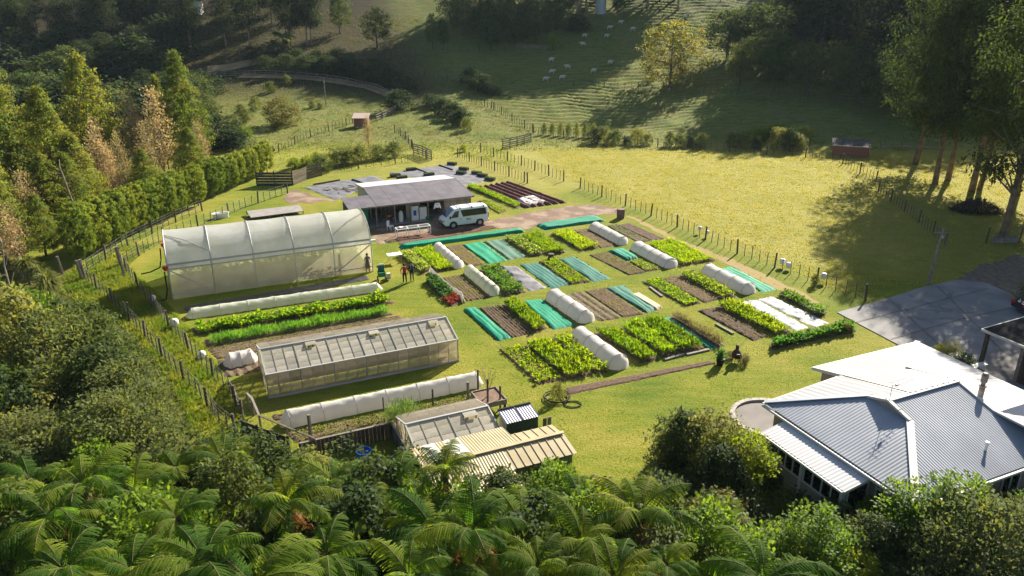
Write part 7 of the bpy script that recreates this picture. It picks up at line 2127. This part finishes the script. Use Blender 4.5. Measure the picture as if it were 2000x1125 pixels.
def right_shrubs():
    S_ = lambda kd, bx, by, ty, lb, w=1.0: tree_px(kd, bx, by, ty, lb, name='shrub', cat='shrub', wide=w * .92)
    S_('golden_shrub', 1452, 960, 846, 'bright golden shrub at the corner of the sun room', .9)
    S_('dark_bush', 1325, 925, 808, 'dark green rounded shrub at the left end of the border', .9)
    S_('bush', 1385, 925, 800, 'olive shrub behind the golden shrub in the border', 1.0)
    S_('golden_shrub', 1345, 890, 815, 'yellow-leaved shrub at the lawn end of the border', .8)
    S_('dark_bush', 1400, 980, 875, 'dark shrub at the shaded foot of the border', 1.0)
    S_('bush', 1300, 905, 840, 'small olive shrub at the timber sleepers', .8)
    S_('bright_shrub', 1440, 935, 850, 'light green shrub among the golden border', .8)
    S_('rust_shrub', 1395, 1090, 972, 'rust-tinged round shrub below the shaded lawn', 1.0)
    S_('bright_shrub', 1595, 1125, 1002, 'bright green shrub before the sun room windows', 1.0)
    S_('bright_shrub', 1530, 1128, 1030, 'second bright green shrub left of the window shrub', .9)
    S_('bright_shrub', 1745, 1078, 952, 'tall sunlit green shrub before the front roof corner', 1.0)
    S_('bright_shrub', 1850, 1075, 938, 'tall sunlit green shrub under the front gutter', 1.0)
    S_('dark_bush', 1690, 1120, 1010, 'dark shrub between the two bright shrubs', .9)
    S_('greygreen_shrub', 1900, 1150, 985, 'big grey-green shrub at the bottom right corner', 1.2)
    S_('greygreen_shrub', 1810, 1160, 1035, 'grey-green shrub beside the bottom edge', 1.0)
    S_('greygreen_shrub', 2000, 1140, 1000, 'grey-green shrub cut by the right edge', 1.1)
    S_('golden_shrub', 1560, 1160, 1075, 'gold-tinged shrub at the bottom edge', 1.2)
    S_('golden_shrub', 1660, 1165, 1085, 'second gold-tinged shrub at the bottom edge', 1.0)
    S_('bright_shrub', 1985, 1050, 965, 'dark-footed green shrub at the house wall by the right edge', .9)
    S_('bright_shrub', 1450, 1130, 1040, 'light green shrub right of the rust-tinged shrub', .9)
    S_('bush', 1330, 1130, 1040, 'olive shrub left of the rust-tinged shrub', .9)
    S_('bush', 1850, 715, 668, 'shrub with yellow leaves behind the white roof', .9)
    S_('golden_shrub', 1830, 700, 672, 'low yellow shrub behind the white roof', .8)
    S_('dark_bush', 1880, 735, 690, 'dark shrub behind the white roof beside the white table', .8)
    S_('bush', 1650, 650, 630, 'leafy shrub at the tip of the concrete drive', .9)
    S_('bush', 1590, 562, 535, 'sunlit shrub at the paddock fence corner', .7)
    S_('bush', 1087, 785, 748, 'round shrub inside the coiled black hose', .75)
    S_('herb_bush', 800, 855, 790, 'feathery asparagus bush behind the low paling fence', 1.1)
    S_('bush', 2010, 590, 545, 'shrub at the right edge beyond the drive', 1.0)
    S_('herb_bush', 150, 900, 850, 'dry sprig bush among the left ferns', 1.0)
    # thin bare tree in the raised box
    b = AB(0, 0); c = G(952, 795); t = thing('bare_tree', 'bare young tree with pale arching twigs by the raised timber box', 'tree', (c.x, c.y, .5))
    g = random.Random(3); mb = MB(); mb.tube([(0, 0, 0), (.05, 0, .9)], .035, 5); obj('trunk', mb, M_bark, t, False)
    for k in range(9):
        a = k * .7; r = g.uniform(.4, .9); mb = MB(); mb.tube([(.05, 0, .4 + .05 * k), (math.cos(a) * r * .6, math.sin(a) * r * .6, 1.3 + .1 * k), (math.cos(a) * r, math.sin(a) * r, 1.5 + .08 * k)], .014, 4); obj('twig', mb, M_bark_pale, t, False)
    for bx, by, ty, lb in ((1452, 712, 692, 'small brownish shrub right of the chiminea'), (1425, 702, 686, 'small brownish shrub left of the chiminea')):
        tree_px('rust_shrub', bx, by, ty, lb, name='shrub', cat='shrub')
right_shrubs()

def eucalypts():
    N_ = 'eucalypt'
    data = [(1787, 322, -170, 'leftmost tall eucalypt with a reddish bare trunk', 1.0), (1826, 360, -150, 'eucalypt with the leaning orange-brown trunk', .9), (1851, 352, -160, 'eucalypt with dark ivy-like foliage down its trunk', .9), (1897, 376, -180, 'eucalypt standing behind the dark brush heap', 1.0), (1957, 470, -260, 'nearest eucalypt with the thick pale trunk at the right', 1.0), (1912, 372, -150, 'slim eucalypt right of the brush heap', .8), (1985, 380, -180, 'eucalypt at the right edge behind the nearest one', 1.0)]
    for bx, by, ty, lb, w in data:
        tree('eucalypt', GT(bx, by), 25.5 if ty > -200 else 23.5, lb, name=N_, cat='tree', wide=w)
    for x, y, h in ((78, 76, 26), (53, 71, 17), (60, 77, 18), (57, 66, 15)):
        tree('eucalypt', (x, y, 0), h, 'tall eucalypt of the stand at the right edge', name=N_, group='eucalypts of the right-hand stand', wide=1.1)
eucalypts()

def hill_trees():
    g = random.Random(77)
    S_ = lambda kd, bx, by, ty, lb, w=1.0, nm='hill_tree', cat='tree', grp=None: tree_px(kd, bx, by, ty, lb, name=nm, cat=cat, wide=w, group=grp)
    S_('round_tree', 664, 66, -8, 'left one of the two pale rounded trees at the top', .85)
    S_('round_tree', 737, 94, 16, 'right one of the two pale rounded trees at the top', .95)
    S_('round_tree', 846, 96, 28, 'twin-crowned pale tree at the end of the shaded fence', .6)
    S_('round_tree', 866, 98, 38, 'smaller sunlit crown beside the twin-crowned pale tree', .55)
    S_('golden_tree', 1308, 172, 44, 'large golden-leaved tree on the sunlit slope', 1.0, 'golden_tree')
    S_('round_tree', 1445, 168, 80, 'silver-topped rounded tree right of the golden tree', .8)
    S_('round_tree', 1510, 182, 72, 'tree with pale forked trunk at the hill fence', .9)
    S_('round_tree', 1572, 190, 82, 'dark rounded tree at the hill fence, right of the forked trunk', .9)
    S_('round_tree', 1625, 196, 92, 'dark rounded tree at the hill fence before the last one', .9)
    S_('round_tree', 1680, 210, 110, 'dark rounded tree at the right end of the hill fence', 1.0)
    S_('round_tree', 1205, 30, -20, 'grey-leaved tree beside the grey tank', .7)
    S_('scrub', 1127, 62, 28, 'small grey shrub with pale top among the sheep', 1.0, 'shrub', 'shrub')
    S_('golden_shrub', 1080, 98, 66, 'yellow bush by the pale stack of rails', .8, 'shrub', 'shrub')
    # clusters
    for (bx, by, ty, kd) in ((905, 70, -10, 'round_tree'), (950, 80, 0, 'round_tree'), (1000, 88, 0, 'round_tree'), (1045, 85, -5, 'round_tree'), (1085, 60, -20, 'round_tree'), (880, 45, -30, 'round_tree'), (980, 60, -25, 'round_tree'), (1030, 55, -25, 'forest_tree'), (930, 52, -25, 'forest_tree'), (960, 100, 40, 'round_tree'), (1020, 90, 25, 'round_tree')):
        S_(kd, bx, by, ty, 'shaded round tree in the clump left of the grey tank', 1.0, 'hill_tree', 'tree', 'trees of the clump left of the grey tank')
    for (bx, by, ty, kd) in ((1420, 120, 20, 'round_tree'), (1470, 110, 10, 'round_tree'), (1520, 110, 15, 'round_tree'), (1580, 120, 40, 'round_tree'), (1640, 130, 40, 'round_tree'), (1700, 150, 50, 'round_tree'), (1540, 60, -20, 'round_tree'), (1620, 70, -15, 'round_tree'), (1690, 70, -20, 'forest_tree'), (1740, 190, 60, 'forest_tree'), (1760, 230, 90, 'round_tree'), (1800, 150, -10, 'forest_tree'), (1850, 200, 20, 'forest_tree'), (1920, 180, -10, 'forest_tree'), (1980, 200, 0, 'forest_tree'), (1890, 110, -60, 'forest_tree'), (1760, 80, -60, 'forest_tree'), (1960, 90, -60, 'forest_tree'), (1500, 150, 60, 'round_tree'), (1660, 160, 80, 'round_tree')):
        S_(kd, bx, by, ty, 'dark tree in the wood on the right hillside', 1.4, 'hill_tree', 'tree', 'trees of the right hillside wood')
    for k in range(70):
        bx, by = g.uniform(-60, 620), g.uniform(2, 118)
        if 380 < bx < 560 and by > 100: continue
        b = GT(bx, by)
        if abs(bx - 385) < 60 and 25 < by < 75: continue
        tree('forest_tree', b, g.uniform(10, 16), 'slim-trunked tree in the wood at the top left', name='forest_tree', group='trees of the top left wood', wide=.9)
    for k in range(64):
        bx, by = g.uniform(-80, 430), g.uniform(95, 300)
        if bx > 370 and by < 180: continue
        b = GT(bx, by)
        tree(g.choice(['scrub', 'scrub', 'forest_tree', 'round_tree']), b, g.uniform(4, 8), 'dark tree in the shaded gully behind the pointed trees', name='gully_tree', group='trees of the shaded gully', wide=1.3)
    for (bx, by, h, lb) in ((560, 143, 3.4, 0), (600, 146, 3.6, 0), (640, 148, 3.6, 0), (680, 150, 3.8, 0), (715, 160, 3.6, 0), (760, 165, 3.2, 0), (520, 138, 3.0, 0), (660, 130, 3.5, 0), (620, 128, 3.0, 0), (580, 125, 3.0, 0), (740, 145, 3.0, 0), (500, 118, 3.0, 0), (540, 110, 3.0, 0)):
        tree('scrub', GT(bx, by), h, 'dark bush along the uphill side of the rail-fenced track', name='bush', cat='bush', group='bushes above the track', wide=1.2)
    for (bx, by, h) in ((795, 178, 2.6), (780, 215, 3.4), (850, 212, 2.2), (868, 222, 2.4), (885, 232, 2.4), (900, 242, 2.2), (920, 165, 3.0), (940, 178, 3.0), (840, 205, 2.0), (960, 185, 2.4)):
        tree('scrub', GT(bx, by), h, 'dark bush lining the shaded gully in the centre', name='bush', cat='bush', group='bushes lining the central gully', wide=1.2)
    tree_px('bush', 912, 255, 228, 'lone sunlit bush at the lower end of the gully', name='bush', cat='bush', wide=.8)
    tree_px('rust_shrub', 550, 246, 190, 'reddish-brown round tree on the left paddock', name='small_tree', cat='tree', wide=1.1)
    tree_px('bush', 542, 254, 238, 'green shrub at the foot of the reddish-brown tree', name='shrub', cat='shrub')
    tree_px('sparse', 721, 300, 226, 'slim yellowish poplar in the orchard row', name='bare_poplar', wide=.9)
    for i, (bx, by, ty) in enumerate(((628, 338, 302), (660, 325, 288), (683, 322, 285), (706, 318, 283), (738, 312, 282), (768, 308, 278))):
        tree_px('bush', bx, by, ty, ('leftmost', 'second', 'third', 'fourth', 'fifth', 'rightmost')[i] + ' round fruit tree of the orchard row counted from the left', name='fruit_tree', cat='tree', wide=1.1, group='fruit trees of the orchard row')
    for bx, by in ((575, 330), (598, 326), (620, 320)):
        tree_px('golden_shrub', bx, by, by - 22, 'yellowed bush behind the dark board fence', name='bush', cat='bush', group='yellowed bushes behind the board fence', wide=1.2)
    tree_px('golden_shrub', 905, 298, 282, 'brown bush at the top end of the inner batten fence', name='bush', cat='bush')
    for i in range(7):
        tree_px('bush', 1062 + i * 16, 264 + i * .8, 240, ORD[i] + ' sunlit shrub from the left in the young hedge along the lower paddock fence', name='shrub', cat='shrub', group='sunlit shrubs of the young hedge', wide=.45)
    for i in range(20):
        if i in (6, 11, 12, 16): continue
        tree_px('bush' if i % 3 else 'scrub', 1160 + i * 21, 280 + i * .8, 258 + g.uniform(-12, 10), ORD[i] + ' shaded shrub from the left in the hedge along the lower paddock fence', name='shrub', cat='shrub', group='shaded shrubs of the paddock hedge', wide=.85)
    for i in range(5):
        tree_px('golden_shrub', 1480 + i * 22, 275, 244 + g.uniform(-3, 4), ORD[i] + ' yellow-lit clump from the left behind the paddock hedge', name='shrub', cat='shrub', group='yellow clumps behind the paddock hedge', wide=1.3)
    for (bx, by, h) in ((500, 215, 2.2), (530, 180, 2.0), (470, 225, 1.8), (560, 165, 1.8), (610, 212, 1.2), (625, 213, 1.0), (480, 240, 2.2), (455, 255, 2.5)):
        tree('bush', GT(bx, by), h, 'low shrub scattered over the left paddock', name='shrub', cat='shrub', group='low shrubs of the left paddock')
    for k in range(16):
        x = g.uniform(58, 108); y = g.uniform(143, 166)
        tree('forest_tree', (x, y, 0), g.uniform(21, 27), 'very tall tree at the back of the wood on the right hillside', name='hill_tree', group='tallest trees of the right hillside wood', wide=1.1)
    # the wooded ridge above the frame, whose shade lies on the slope
    for k in range(24):
        x = g.uniform(-2, 42); y = g.uniform(203, 220)
        tree('forest_tree', (x, y, 0), g.uniform(19, 25), 'tall tree of the wood along the hill crest', name='forest_tree', group='trees of the crest wood', wide=1.2)
    for k in range(22):
        x = g.uniform(78, 135); y = g.uniform(205, 240)
        tree('forest_tree', (x, y, 0), g.uniform(10, 15), 'tall tree of the wood along the hill crest', name='forest_tree', group='trees of the crest wood', wide=1.2)
hill_trees()
grasses()
# ------------------------------------------------------------------ the air of the valley
def haze():
    mb = MB()
    x0, x1, y0, y1, z0, z1 = -320, 330, -40, 420, -2.0, 112.0
    mb.box(((x0 + x1) / 2, (y0 + y1) / 2, (z0 + z1) / 2), (x1 - x0, y1 - y0, z1 - z0))
    m = bpy.data.materials.new('valley_haze'); m.use_nodes = True
    nt = m.node_tree; nt.nodes.remove(nt.nodes["Principled BSDF"])
    v = nt.nodes.new('ShaderNodeVolumePrincipled'); v.inputs['Density'].default_value = .000085; v.inputs['Color'].default_value = (.66, .86, 1, 1); v.inputs['Anisotropy'].default_value = .1
    nt.links.new(v.outputs[0], nt.nodes["Material Output"].inputs['Volume'])
    o = obj('haze', mb, m); stuff(o)
haze()
